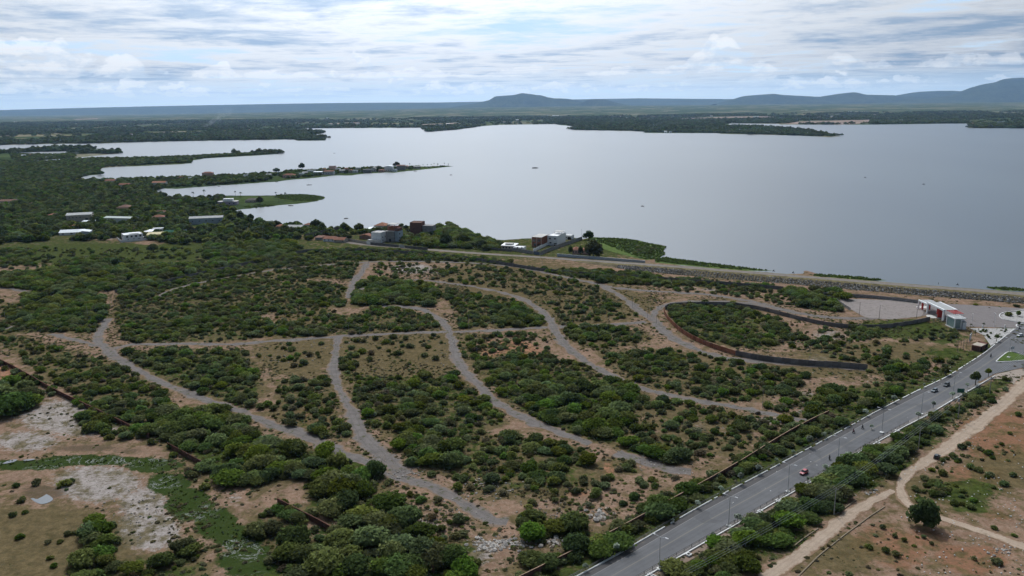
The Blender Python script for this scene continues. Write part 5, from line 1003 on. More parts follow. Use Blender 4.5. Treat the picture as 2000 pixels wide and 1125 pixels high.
house('tiled_house', 'red roofed house with white lean-to, leftmost on the lake road', 214, 358, 20, 5, 12, R(-8), OFFW, 'gablex', TILE, 2.2, row('f', 3, 1.8, 1.4, 1.4))
house('tiled_house', 'red roofed house below the trees right of the white lean-to', 242, 366, 21, 5, 12, R(-4), OFFW, 'gablex', TILE, 2.2, row('f', 3, 1.8, 1.4, 1.4))
house('tall_house', 'pale house with a red porch roof on the wooded spit', 405, 347, 20, 9, 10, 0, PINK, 'hip', TILE, 2.2, row('f', 3, 2.2, 1.4, 1.6))
house('tiled_house', 'pink roofed house on the shore of the middle spit', 564, 347, 23, 5, 13, R(4), PINK, 'hip', TILE, 2.6, row('f', 3, 1.8, 1.6, 1.4))
house('tiled_house', 'brown roofed house among the palms at the left edge', 14, 398, 30, 5, 13, 0, CREAM, 'gablex', TILEB, 2.0, row('f', 4, 1.8, 1.2, 1.2))
house('tiled_house', 'half hidden brown roof among palms left of the warehouse', 64, 402, 17, 4, 10, 0, CREAM, 'gablex', TILEB, 1.6, row('f', 2, 1.6, 1.2, 1.2))
house('tiled_house', 'orange roofed cottage left of the beige warehouse', 101, 424, 16, 4, 10, 0, CREAM, 'hip', TILEO, 1.8, row('f', 2, 1.6, 1.2, 1.2))
def place_side(px): return 'near its wooded root' if px < 400 else 'among trees halfway out' if px < 560 else 'at the start of the village' if px < 615 else 'by the dull red roof' if px < 665 else 'left of the grey terraces' if px < 700 else 'beside the white gabled house' if px < 780 else 'near the last pavilion'
# -- row on the middle spit, from left to right
for lab, px, py, w, h, d, wm, rf, rm, nw in (('white flat house at the start of the spit village', 608, 338, 16, 5, 11, OFFW, 'flat', METROOF, 2), ('blue grey shed second along the spit village', 620, 341, 17, 5, 10, BLUEGREY, 'shed', METROOF, 2), ('house with big dull red roof on the spit village', 642, 341, 19, 6, 13, OFFW, 'gablex', TILE, 3), ('pink two storey cube behind the dull red roof', 649, 334, 13, 9, 10, PINK, 'flat', CONC, 2),
    ('small white house left of the grey terraces on the spit', 699, 334, 9, 6, 9, OFFW, 'flat', METROOF, 1), ('grey terraced house on the waterside of the spit', 717, 337.5, 16, 6, 11, CONC, 'flat', GREYROOF, 3), ('pale house left of the round green tree on the spit', 729, 335, 10, 6, 9, OFFW, 'gable', GREYROOF, 2),
    ('white gabled house with dark openings, largest on the spit', 759, 334.5, 17, 9, 13, WHITE, 'gable', METROOF, 3), ('dark brown house under trees right of the white gable', 783, 332, 17, 8, 12, CONC, 'gablex', TILEB, 2), ('thin flat roofed shelter near the spit end', 801, 327.5, 7, 3, 8, CREAM, 'flat', GREYROOF, 1), ('low open pavilion, last building on the spit', 815, 329, 14, 3.5, 9, CREAM, 'gablex', GREYROOF, 2)):
    house('spit_house', lab, px, py, w, h, d, R(rng.uniform(-8, 8)), wm, rf, rm, 1.6 if rf in ('gable', 'gablex') else .5, row('f', nw, 2.0, 1.5, 1.5, .25, .75) if nw > 1 else [('f', .5, 2.0, 1.5, 1.5)], group='houses on the narrow spit')
for px, py, w, h, k in ((588,343,9,4,0),(596,342,10,5,1),(632,336,9,5,2),(660,335,9,5,0),(668,337,10,4,1),(676,334,8,5,3),(685,337,9,4,2),(693,337,9,4,0),(736,331,8,5,1),(744,336,10,4,3),(770,335,8,4,0),(793,329,8,4,2),(480,347,10,5,0),(525,345,9,4,1),(350,352,11,5,2),(372,351,9,4,0)):
    house('spit_house', ranked('%s small house standing %s on the narrow spit' % (('white', 'grey', 'cream', 'pinkish')[k], place_side(px)), px, py), px, py, w, h, 9, R(rng.uniform(-12, 12)), (WHITE, CONC, CREAM, PINK)[k], ('flat', 'gablex', 'gable', 'hip')[k], (METROOF, GREYROOF, TILEO, TILE)[k], 1.4, [('f', .3, 1.8, 1.3, 1.3), ('f', .7, 1.8, 1.3, 1.3)], group='houses on the narrow spit')
# -- shore group in the middle
house('grey_roof_house', 'grey roofed house by the water left of the dark wall', 575, 450, 29, 6, 12, R(-6), BLUEGREY, 'gablex', GREYROOF, 1.8, row('f', 4, 1.9, 1.4, 1.4))
house('tiled_house', 'small orange roof half hidden by trees near the cove', 546, 446, 14, 4, 9, 0, CREAM, 'hip', TILEO, 1.8, row('f', 2, 1.4, 1, 1))
house('tiled_house', 'pale tiled house behind the grey roofed house', 600, 444, 14, 5, 9, R(-10), OFFW, 'hip', TILE, 1.6, row('f', 2, 1.6, 1, 1))
house('tiled_house', 'long low tiled house with white front by the dirt yard', 642, 472, 24, 5.5, 11, R(-14), WHITE, 'gablex', TILE, 1.8, row('f', 3, 1.6, 1.2, 1.2))
house('tiled_house', 'tiled cottage with faded roof right of the white fronted one', 662, 474, 22, 5.5, 10, R(-14), CREAM, 'gablex', TILE, 1.8, row('f', 2, 1.6, 1.2, 1.2))
house('shed', 'dark lean-to at the left end of the tiled cottages', 622, 469, 14, 5, 8, R(-14), CONC, 'shed', TILEB, .8, [], cat='shed')
house('tile_roof_hut', 'brown hut with sloping tile roof left of white house', 713, 467, 24, 6, 9, R(-16), TILEB, 'gable', TILE, 1.6, row('f', 2, 1.8, 1.2, 1.2))
house('white_house', 'white windowless two storey house with low front wing', 735, 474, 21, 19, 13, R(-18), WHITE, 'flat', OFFW, .3, [('r', .3, 2, 1.4, 1.4), ('r', .3, 5, 1.4, 1.4), ('r', .7, 5, 1.4, 1.4), ('f', .8, 2, 1, 1.2)], extra=lambda e, w, d, h: MB().box((-w * .1, -2.0, 1.6), (w * 1.2, 4, 3.2)).build('front_wing', OFFW, e))
house('tiled_house', 'house with bright orange tile roof behind the white house', 742, 449, 24, 8, 14, R(-14), OFFW, 'hip', TILEO, 3.0, row('f', 3, 2.0, 1.2, 1.2))
house('small_house', 'pale flat roofed house left of the bright orange roof', 722, 452, 12, 5, 9, R(-14), OFFW, 'shed', METROOF, .6, row('f', 2, 1.8, 1, 1))
def unfinished(e, w, d, h):
    MB().box((w * .02, d * .62, h + 2.0), (w * 1.0, d * .7, 4.0)).build('upper_brick_storey', BRICKO, e)
    for x in (-.45, .0, .47): MB().box((w * x, d * .27, h + 5.2), (.4, .4, 2.4)).build('column', CONC, e)
    MB().box((w * .02, d * .6, h + 6.5), (w * 1.06, d * .8, .3)).build('top_slab', OFFW, e)
    MB().box((w * .75, d * .5, h * .5), (w * .5, d * .7, h)).build('side_wing', BLUEGREY, e)
    MB().box((w * .75, d * .5, h + 1.6), (w * .48, d * .6, 3.2)).build('side_storey', BRICK, e)
    for z in (.35, .75): MB().box((w * 1.003, d * .35, h * z), (.08, 1.6, 1.4)).build('opening', DW, e)
house('unfinished_block', 'unfinished three storey block with bare brick and open terrace', 762, 472, 17, 20, 13, R(-20), CONC, 'flat', OFFW, .3, [('r', .2, 2, 1.4, 1.4)], ('f', .5, 2.2, 2.6, DW), extra=unfinished, par=0, eave=.3, cat='building')
house('brick_house', 'tall bare brick cube house standing above the trees', 812, 458, 23, 22, 13, R(-12), BRICK, 'flat', TILEB, .3, [], None, par=.6, cat='house', extra=lambda e, w, d, h: MB().box((w * 1.02, d * .55, h * .38), (w * .95, d * .75, h * .76)).build('grey_annex', CONC, e))
# -- waterside compound
CR_ = math.radians(-23)
house('white_roof_hut', 'low hut with stepped white roof left of the compound', 992, 487, 27, 7, 11, R(-18), CREAM, 'shed', WHITE, .7, row('f', 4, 1.6, 1.6, 1.6), extra=lambda e, w, d, h: MB().box((0, d * .5, h + 1.1), (w * .55, d * .5, .9)).build('roof_lantern', OFFW, e))
house('annex', 'small white annex with twin dark windows in the compound', 1012, 490, 21, 6, 9, R(-18), WHITE, 'flat', WHITE, .3, row('f', 2, 3.0, 1.3, 1.3, .45, .85))
house('brick_house', 'two storey house with bare brick sides and flat white roof', 1048, 482.5, 20, 19, 20, CR_, BRICKO, 'flat', OFFW, .3, [('f', .25, 6.3, 2.2, 2.2), ('f', .75, 6.3, 2.2, 2.2), ('f', .3, 2.0, 2.2, 2.6)], ('f', .75, 3.6, 2.8, DW), par=0, eave=.25, extra=lambda e, w, d, h: [MB().box((x * w, -.12, h * .48), (.35, .22, h * .96)).build('column', OFFW, e) for x in (-.48, .02, .48)])
def wh_extra(e, w, d, h):
    MB().box((w * .05, d * .75, h + 2.4), (w * .8, d * .4, .2)).build('terrace_canopy', OFFW, e)
    for x in (-.3, .4): MB().box((w * x, d * .6, h + 1.3), (.25, .25, 2.4)).build('canopy_post', OFFW, e)
    MB().box((w * .3, -1.0, 1.5), (w * .4, 2, .15)).build('porch_roof', WHITE, e)
house('white_house', 'white two storey house beside the tall grey wall at the water', 1079, 479.5, 21, 18, 24, CR_, WHITE, 'flat', WHITE, .3, [('f', .25, 6.6, 1.8, 1.3), ('f', .75, 6.6, 1.8, 1.3), ('f', .3, 2.6, 1.9, 1.3)], ('f', .78, 3.0, 2.4, DW), extra=wh_extra)
house('lake_pavilion', 'white pavilion with dark opening at the end of grey wall', 1109, 467.5, 15, 7, 8, CR_, WHITE, 'flat', WHITE, .3, [('f', .3, 2.0, 1.2, 1.4)], ('f', .72, 4.0, 2.6, DW))
house('pink_house', 'pink house with terracotta hip roof left of dark cypress', 1125, 496, 15, 7.5, 10, R(-6), PINK, 'hip', TILE, 2.2, row('f', 3, 1.8, 1.0, 1.4))
house('pink_house', 'pink house with terracotta roof half behind the round tree', 1143, 497, 13, 7.5, 10, R(-6), PINK, 'hip', TILE, 2.2, row('f', 2, 1.8, 1.0, 1.4))
# tiny houses far across the water
FAR = [(135,279,'s'),(173,278.4,'w'),(255,264,'w'),(246,277.5,'w'),(388,268,'w'),(485,256,'w'),(45,306,'w'),(92,309,'w'),(60,304.5,'w'),(1085,228,'W'),(1070,228,'w'),(1210,229,'w'),(1225,232,'w'),(1255,241,'w'),(1245,251,'w'),(1180,250,'p'),(1252,252,'w'),(1390,228,'w'),(1477,230,'W'),(1482,235,'w'),(1567,218,'w'),(1575,217.5,'w'),(1500,255,'w'),(1510,256,'w'),(1522,255,'W'),(1540,258,'w'),(1552,258.5,'w'),(1562,259,'w'),(1585,259.5,'w'),(1592,261,'W'),(1510,262,'w'),(1480,251,'w'),(1606,264.5,'p'),(1660,220,'w'),(1700,226,'w'),(1708,226,'w'),(1746,240.5,'w'),(1768,241,'w'),(1776,241,'w'),(1785,241,'w'),(1803,229,'w'),(1900,243,'w'),(1915,242,'w'),(1926,240,'w'),(1935,246,'w'),(1943,243,'w'),(1955,240,'W'),(1975,246,'w'),(1986,239,'w'),(1992,244,'w'),(1160,252.5,'p'),(1320,243,'w'),(1360,242.5,'w'),(860,245,'w'),(875,244,'w'),(640,232,'w'),(765,233,'w'),(1300,259,'w'),(1310,259.3,'w')]
FAR += [(30,240,'w'),(75,246,'w'),(210,256,'w'),(300,254,'w'),(345,262,'w'),(410,262,'p'),(440,258,'w'),(470,262,'w'),(520,246,'w'),(590,262.5,'w'),(545,259,'w'),(572,257.5,'p'),(600,258.5,'w'),(612,256.5,'w'),(700,243,'w'),(735,246,'w'),(905,236,'w'),(950,235,'w'),(985,240,'w'),(1010,236,'w'),(1100,240,'w'),(1130,244,'w'),(1150,247,'w'),(1200,246,'w'),(1230,251,'p'),(1275,247,'w'),(1340,250,'w'),(1425,258,'w'),(1445,256,'w'),(1460,260,'p'),(1490,258,'w'),(1500,260.5,'W'),(1530,260,'w'),(1548,261.5,'w'),(1575,262,'p'),(1430,236,'w'),(1600,231,'w'),(1625,229,'w'),(1650,231,'p'),(1730,238,'w'),(1760,237,'w'),(1820,238,'w'),(1850,235,'w'),(1910,246.5,'p'),(1922,245,'w'),(1960,247.5,'w'),(1985,247,'w')]
def far_label(px, py):
    z = 'on the left marsh spit' if px < 110 and py > 295 else 'on the far left shore' if px < 300 else 'by the smoke on the left shore' if px < 520 else 'in the green plain behind the lake' if px < 800 else 'near the reed tip below rocky hill' if px < 950 else 'below the small far hill' if py < 235 and px < 1300 else 'on the wooded point right of centre' if px < 1380 else 'on the long far point' if py > 247 and px < 1650 else 'in the far right plain' if py < 236 else 'on the far right shore' if px < 1880 else 'on the headland at the right edge'
    return z
for i, (px, py, k) in enumerate(FAR):
    s = pxm(px, py); w = (12 if k == 'W' else 5.5) / s if py < 300 else 8 / s; sz = 'wide' if k == 'W' else 'tiny'
    house('far_house', ranked('%s %s house %s' % (sz, {'w': 'white', 'W': 'white', 'p': 'pink', 's': 'reddish'}[k], far_label(px, py)), px, py), px, py, max(3.5, min(12, w * s)), 2.3, 9, R(rng.uniform(-20, 20)), {'w': WHITE, 'W': WHITE, 'p': PINK, 's': TILE}[k], ['gablex', 'flat', 'hip'][i % 3], [METROOF, WHITE, TILEO][i % 3] if k != 's' else TILE, 2.0, [], ('f', .5, 2.0, 2.4, DW), eave=.4, group='small houses across the lake')
# ------------------------------------------------------------------ gateway of the estate
def gateway():
    e = empty('gateway', (260, 478, 0), 0, 'white and red portal gateway with grey roof and red slatted pergola on plaza', 'gateway')
    ox, oy = 260, 478
    def bx(mb, x0, x1, y0, y1, z0, z1): return mb.box(((x0 + x1) / 2 - ox, (y0 + y1) / 2 - oy, (z0 + z1) / 2), (x1 - x0, y1 - y0, z1 - z0))
    for x, y in ((259.6, 468.2), (259.6, 486.9), (267.0, 468.2), (267.0, 486.9)): bx(MB(), x, x + .95, y, y + .95, -.1, 6.3).build('column', WHITE, e)
    for x in (259.55, 266.95): bx(MB(), x, x + 1.05, 468.1, 487.9, 6.3, 7.25).build('beam', WHITE, e)
    bx(MB(), 260.6, 266.95, 468.3, 487.7, 6.75, 7.05).build('roof', GREYROOF, e)
    # lower portal behind
    for x in (259.8, 267.2): bx(MB(), x, x + .7, 498.2, 498.9, -.1, 5.3).build('column', WHITE, e)
    bx(MB(), 259.75, 260.55, 488.1, 498.95, 5.3, 6.0).build('beam', WHITE, e); bx(MB(), 260.6, 267.9, 488.0, 498.9, 5.55, 5.85).build('roof', GREYROOF, e)
    f = MB(); bx(f, 261.2, 262.1, 496.2, 497.1, -.1, 5.3); bx(f, 265.6, 266.5, 496.2, 497.1, -.1, 5.3); bx(f, 261.2, 266.5, 496.2, 497.1, 4.4, 5.2); bx(f, 261.2, 262.0, 489.5, 496.2, 4.45, 5.15); f.build('red_frame', RED, e)
    for k in range(6): bx(MB(), 260.9 + k * .42, 261.2 + k * .42, 476.2 - k * .1, 476.7 - k * .1, .3, 6.4).build('red_slat', RED, e)
    for k in range(3): bx(MB(), 264.4 + k * .5, 264.7 + k * .5, 484.0, 484.4, .3, 6.4).build('red_slat', RED, e)
    for k in range(5): bx(MB(), 261.6 + k * 1.28, 261.86 + k * 1.28, 459.6, 471.6, 6.7, 7.0).build('red_pergola_beam', RED, e)
    for k in range(5): bx(MB(), 261.55 + k * 1.28, 261.95 + k * 1.28, 459.62, 460.0, 5.2, 6.52).build('pergola_post', WHITE, e)
    return e
gateway()
def island(label, px, py, rx, ry):
    c = at(px, py); pts = [(c[0] + rx * math.cos(a), c[1] + ry * math.sin(a)) for a in np.linspace(0, 6.283, 20, endpoint=False)]
    mb = MB(); mb.prism([(x, y, .08) for x, y in pts], (0, 0, .22)); o = mb.build('kerbed_island', OFFW); tag(o, label, 'traffic island')
island('pale oval kerbed island in front of the red gateway slats', 1819, 619, 2.6, 4.0); island('white kerbed island under the low rear portal', 1803, 600.5, 4.2, 3.0)
def booth():
    e = empty('guard_booth', (260.4, 455, 0), 0, 'white framed glass guard house at the near end of gateway', 'guard house')
    X0, X1, Y0, Y1, H = -3.4, 3.4, -4.6, 4.4, 6.0
    fr = MB()
    for x in (X0, .2):
        for y in (Y0, Y1): fr.box((x + .25, y + (.25 if y < 0 else -.25), H / 2), (.5, .5, H))
    fr.box((X0 + .25, -.1, H + .2), (.55, 9.05, .45)).box((X1 - .2, -.1, H + .2), (.4, 9.05, .45)).box((0, Y0 + .2, H + .2), (6.4, .4, .45)).box((0, Y1 - .2, H + .2), (6.4, .4, .45)); fr.build('frame', WHITE, e)
    MB().box((.1, -.1, H + .1), (6.1, 8.3, .18)).build('roof', GREYROOF, e)
    MB().box((X0 + .25, -.1, 2.9), (.08, 8.1, 5.4)).build('glass_wall', GGLASS, e); MB().box((X0 + 1.95, Y0 + .25, 3.2), (3.0, .08, 5.0)).build('glass_wall', GGLASS, e)
    MB().box((1.75, 0, 2.5), (2.9, 7.6, 5.0)).build('solid_block', WHITE, e); MB().box((2.3, Y0 + .1, 2.1), (1.9, 1.2, 4.2)).build('entrance_block', WHITE, e); MB().box((2.3, Y0 + .12, 4.35), (1.9, 1.1, .25)).build('dark_slot', DKMET, e)
    MB().box((0, 0, .25), (7.3, 9.6, .5)).build('plinth', OFFW, e)
booth()
# white gravel garden with rows of small plants, grass triangle, islands
PEB = mat('white_pebbles', (.36, .35, .34), .95, var=.35, scale=.8)
poly_sheet('pebble_garden', P([(1893,641),(1985,642),(1968,655),(1950,667),(1935,676),(1921,655)]), .15, PEB)
LAWN = mat('mown_grass', (.075, .115, .03), .95, var=.3, scale=.5); poly_sheet('grass_triangle', P([(1946,706),(1954,698),(1970,686),(2004,696),(2016,702),(1975,705.5)]), .24, LAWN)
def kerb(name, label, line, m=KERBW, w=.45, h=.3, z=.1, dash=None, closed=False, world=False):
    c = np.array(line)[:, :2] if world else resample(smooth(P(line), 1), 1.6); root = empty(name, (c[0, 0], c[0, 1], 0), 0, label, 'kerb'); mb = MB(); k = 0
    def flush():
        nonlocal mb
        if mb.v: mb.build('kerb_stone', m, root); mb = MB()
    for i in range(len(c) - 1):
        d = c[i + 1] - c[i]; L = np.hypot(*d)
        if dash and dash(i): flush(); continue
        mid = (c[i] + c[i + 1]) / 2 - c[0]; mb.box((mid[0], mid[1], z + h / 2 - .1), (L + .01, w, h + .2), math.atan2(d[1], d[0])); k += 1
        if k % 6 == 0: flush()
    flush(); return root
kerb('white_kerb', 'white kerb on two sides of the grass triangle', [(1945,707),(1953,699),(1970,686),(1990,690)]); kerb('white_kerb', 'white kerb along the near side of the grass triangle', [(1946,708),(1975,707),(2012,703)])
kerb('white_kerb', 'curved white kerb round the shrub island on the plaza', [(2010,604),(1985,608),(1962,610),(1951,615),(1954,622),(1970,627),(2000,631)]); kerb('white_kerb', 'small white kerb loop at the plaza exit', [(2010,634),(1990,633),(1983,636),(1990,641),(2010,643)])
poly_sheet('island_gravel', P([(2010,605),(1985,609),(1964,611),(1954,616),(1958,622),(1972,626),(2010,631)]), .19, PEB)
gaps = set(int(k) for k in rng.integers(0, 400, 90))
lk = offset(hl_s, -.35); kerb('white_kerb', 'whitewashed kerb along the left edge of the highway', resample(lk, 1.6), dash=lambda i: i in gaps or i > 293, world=True)
rk = offset(hr_s, 2.15); kerb('white_kerb', 'whitewashed low kerb along the right edge of the highway', resample(rk, 1.6), dash=lambda i: (i * 7 % 53 == 0), world=True, w=.4)
# guard rails: pipe on short posts
def rail(label, line, gap=3.6, h=.95):
    c = resample(line, gap); root = empty('guard_rail', (c[0, 0], c[0, 1], .1), 0, label, 'guard rail'); pm = MB().tube([(0, 0, -.2), (0, 0, h)], .075, 6).mesh('post', DKMET)
    for p in c: o = new_obj('post', pm, root); o.location = (p[0] - c[0, 0], p[1] - c[0, 1], 0)
    for z in (h, h * .55): MB().tube([(p[0] - c[0, 0], p[1] - c[0, 1], z) for p in c], .075, 6).build('rail', DKMET, root)
rail('dark pipe guard rail on the left side of the highway', offset(hl_s, -.9)[0:225]); rail('dark pipe guard rail in front of the right white kerb', offset(hr_s, 1.0)[0:200])
# planters and drainage steps on the right kerb
pl_bm = MB()
for c, d in (((0, .62, .2), (1.5, .26, .55)), ((0, -.62, .2), (1.5, .26, .55)), ((.62, 0, .2), (.26, .98, .55)), ((-.62, 0, .2), (.26, .98, .55))): pl_bm.box(c, d)
pl_me = pl_bm.mesh('planter', KERBW); PLQ = [(1341,1084,'empty, lowest on the right kerb'),(1481,1000,'empty, below the drain branch'),(1516,979,'empty, above the drain branch'),(1556,956,'empty, next to a lamp base'),(1574,944,'with a thin sapling'),(1608,925,'left of the red car lane'),(1652,899,'by the large roadside bush'),(1711,866,'tilted, at the broken edge'),(1749,842,'round topped, beyond the broken edge')]
droad = math.atan2(*(hr_s[120] - hr_s[60])[::-1])
for px, py, t_ in PLQ:
    p = at(px, py); o = new_obj('planter', pl_me); o.location = (p[0] + .5, p[1] - .3, .12); o.rotation_euler = (0, 0, droad); tag(o, 'white square kerb planter ' + t_, 'planter', 'white planters on the right kerb')
for px, py in ((1528,974),(1268,1122)):
    a = at(px, py); o = MB().box((0, .35, .1), (5.5, .22, .35)).box((0, -.35, .1), (5.5, .22, .35)).build('drain_channel', KERBW); o.location = (a[0] + 1.5, a[1] - 1.5, .05); o.rotation_euler = (0, 0, droad - R(85)); tag(o, 'white double drain channel leaving the kerb ' + ('mid way along the highway' if px > 1400 else 'at the bottom of the picture'), 'drain')
# ------------------------------------------------------------------ lamps, poles, wires
def lamp(label, px, py, h=10.4):
    p = at(px, py); e = empty('street_lamp', (p[0], p[1], .1), droad, label, 'street lamp', 'double armed street lamps of the highway')
    return e
lp_pole = MB().tube([(0, 0, 0), (0, 0, 5), (0, 0, 10.2)], [.12, .09, .06], 8).mesh('pole', GALV); lp_base = MB().box((0, 0, .15), (1.5, 1.3, .5)).mesh('base', KERBW)
lp_arm = MB().tube([(0, 0, 9.9), (0, .7, 10.3), (0, 1.7, 10.45)], .05, 6).mesh('arm', GALV); lp_head = MB().loft([[(x * s, y, 10.45 + z) for x, z in ((-.16, -.05), (.16, -.05), (.12, .07), (-.12, .07))] for y, s in ((1.55, .6), (1.8, 1.2), (2.3, 1.1), (2.55, .5))]).mesh('lamp_head', mat('lamp_head_white', (.68, .69, .7), .5))
LAMPS = [(1287.7,1112.3,'nearest the bottom edge'),(1423,1028,'second from the bottom edge'),(1538.6,961.7,'beside the drain, left of the red car'),(1636,905,'right of the lone motorcycle'),(1722,846,'right of the pair of motorcycles'),(1799,810,'left of the green road sign'),(1861.6,769,'just right of the two dark cars'),(1969.6,698.7,'standing on the grass triangle')]
for px, py, t_ in LAMPS:
    e = lamp('tall white double armed street lamp ' + t_, px, py)
    for n_, me in (('pole', lp_pole), ('base', lp_base)): new_obj(n_, me, e)
    for a in (0, math.pi): ar = new_obj('arm', lp_arm, e); ar.rotation_euler = (0, 0, a + .2); new_obj('lamp_head', lp_head, ar)
thin = MB().tube([(0, 0, -.2), (0, 0, 8.6)], [.11, .07], 7).mesh('pole', CPOLE); cross = MB().box((0, 0, 8.1), (1.5, .1, .12)).mesh('cross_arm', WOODP); thind = MB().tube([(0, 0, -.2), (0, 0, 8.6)], [.13, .09], 7).mesh('pole', WOODP)
FP = [(172,622,.99),(11,627,.8),(219,597,.8),(224,580,.9),(236,575,.95),(283,572,1),(435,542,1),(443,516,.8),(61,476,.9),(141,471,1.1),(702,655,.75),(682,660,1),(897,642,.65),(916,647,1.2),(885,622,.9),(720,515,1),(710,532,.8),(942,517,1.1),(874,582,.95),(813,482,1),(892,486,1.2),(697,475,.9),(736,475,.8),(1002,522,1.3),(1059,525,1),(1023,547,1),(1161,560,1.25),(1189,632,1),(1118,629,.85),(1235,600,.9),(1265,622,1.4),(1282,632,.8),(1039,594,.7),(1067,497,1),(1161,500,.8),(1279,514,1.5),(1054,495,.9),(1203,503,.5),(1678,616,1),(1717,622,1),(1790,621,.95),(1597,667,1),(1489,797,1),(1870,686,.75),(1876,684,.7),(1881,683,.75),(1888,680,.6),(120,604,.7),(540,520,.8),(525,530,1),(1136,462,.9),(1595,517,.01)]
for i, (px, py, hs) in enumerate(FP):
    if hs < .1: continue
    p = at(px, py); e = empty('utility_pole', (p[0], p[1], 0), rng.random() * 3, place_label(px, py, 'thin grey utility pole'), 'pole', 'thin poles along the tracks'); dk = px in (874, 1023, 1597, 1678, 1717, 1790, 1870, 1876, 1881, 1888)
    o = new_obj('pole', thind if dk else thin, e); o.scale = (1, 1, hs); 
    if hs >= .9: c = new_obj('cross_arm', cross, e); c.location = (0, 0, 8.1 * (hs - 1))
PPOLES = [(1338,1180,9.6,'below the frame'),(1628.7,1005,9.4,'nearest, among bushes between highway and dirt road'),(1793.5,879,9.4,'left of the black car on the dirt road'),(1871,818,10.5,'carrying a transformer, by the green sign'),(1932,774,9.4,'by the two roadside trees'),(1998,724,9.6,'at the right edge beside the side road')]
tops = []
for px, py, h, t_ in PPOLES:
    p = at(px, py); tops.append((p[0], p[1], h))
    if py > 1125: continue
    e = empty('power_pole', (p[0], p[1], 0), droad + R(90), 'concrete power pole with crossarm ' + t_, 'power pole', 'power poles beside the highway')
    MB().tube([(0, 0, -.3), (0, 0, h)], [.19, .11], 8).build('pole', CPOLE, e); MB().box((0, 0, h - .35), (2.0, .12, .14)).build('cross_arm', WOODP, e)
    for x in (-.85, 0.01, .85): MB().tube([(x, 0, h - .28), (x, 0, h - .05)], .06, 6).build('insulator', OFFW, e)
    if 'transformer' in t_:
        MB().tube([(.55, 0, h - 3.0), (.55, 0, h - 1.6)], .42, 10).build('transformer', GALV, e); MB().box((0, 0, h - 1.3), (2.2, .14, .16)).build('cross_arm', WOODP, e)
for j, off in enumerate((-.85, 0, .85)):
    mb = MB(); nx_, ny_ = math.cos(droad + R(90)), math.sin(droad + R(90))
    for a, b in zip(tops[:-1], tops[1:]):
        pts = [(a[0] + (b[0] - a[0]) * t + nx_ * off, a[1] + (b[1] - a[1]) * t + ny_ * off, (a[2] + (b[2] - a[2]) * t) - .03 - 1.3 * 4 * t * (1 - t) * .5) for t in np.linspace(0, 1, 12)]; mb.tube(pts, .035, 4)
    tag(mb.build('power_cable', GALV), ['pale power cable along the highway, left of three', 'pale power cable along the highway, middle of three', 'pale power cable along the highway, right of three'][j], 'cable', 'power cables along the highway')
# plaza lamps and posts
for px, py, h, t_ in ((1899,626,4.2,'left on the plaza paving'),(1942,640,8.2,'tall, behind the pebble garden'),(1942.5,624,4.0,'short, middle of the plaza')):
    p = at(px, py); e = empty('plaza_lamp', (p[0], p[1], .1), 0, 'slim white lamp post ' + t_, 'lamp post'); MB().tube([(0, 0, 0), (0, 0, h)], [.1, .06], 7).build('pole', WHITE, e); MB().box((0, .3, h), (.3, .8, .1)).build('lamp_head', WHITE, e)
for px, py, t_ in ((1918.5,641,'left'),(1962.5,641,'right')):
    p = at(px, py); o = MB().box((0, 0, .8), (.5, .5, 1.9)).box((0, 0, 1.8), (.62, .62, .12)).build('white_pillar', WHITE); o.location = (p[0], p[1], .1); tag(o, 'short white pillar at the back of the pebble garden, %s of two' % t_, 'pillar')
# sign boards
def billboard():
    p = at(1894, 672); e = empty('billboard', (p[0], p[1], 0), R(52), 'blank white billboard on two legs beside the gateway', 'billboard')
    MB().box((0, 0, 4.0), (5.2, .18, 3.6)).build('panel', mat('billboard_white', (.55, .57, .60), .5), e)
    for x in (-1.8, 1.8): MB().box((x, .18, 2.6), (.2, .2, 5.6)).build('leg', WOODP, e)
    MB().box((0, .16, 3.9), (5.0, .1, .2)).build('brace', WOODP, e)
billboard()
def road_sign(label, px, py, w, h, z, m, rz):
    p = at(px, py); e = empty('road_sign', (p[0], p[1], 0), rz, label, 'road sign'); MB().box((0, 0, z), (w, .1, h)).build('panel', m, e)
    for x in (-w * .3, w * .3): MB().tube([(x, .12, -.2), (x, .12, z + h * .4)], .07, 6).build('leg', GALV, e)
road_sign('green road sign on posts above the right kerb', 1875, 778, 2.9, 2.0, 3.6, mat('sign_green', (.02, .10, .07), .5), R(-12))
road_sign('grey back of a road sign on the grass triangle', 1977, 687, 2.2, 1.5, 2.2, GALV, R(15))
# half built brick kiosk by the road
def kiosk():
    p = at(1921, 683); e = empty('brick_kiosk', (p[0], p[1], 0), R(40), 'unfinished red brick kiosk with flat slab by the highway', 'kiosk'); MB().box((0, 2, 1.3), (11, 4, 2.8)).build('wall', BRICK, e); MB().box((-1.5, 2, 2.8), (6.5, 4.6, .2)).build('roof', CREAM, e); MB().box((3.6, .0, 1.4), (3.0, .1, 2.0)).build('opening', DW, e); MB().box((-3.4, .0, 1.2), (1.4, .1, 2.0)).build('opening', DW, e)
    NOVEG.append(np.array([(p[0] - 7, p[1] - 6), (p[0] + 8, p[1] - 6), (p[0] + 8, p[1] + 8), (p[0] - 7, p[1] + 8)]))
kiosk()
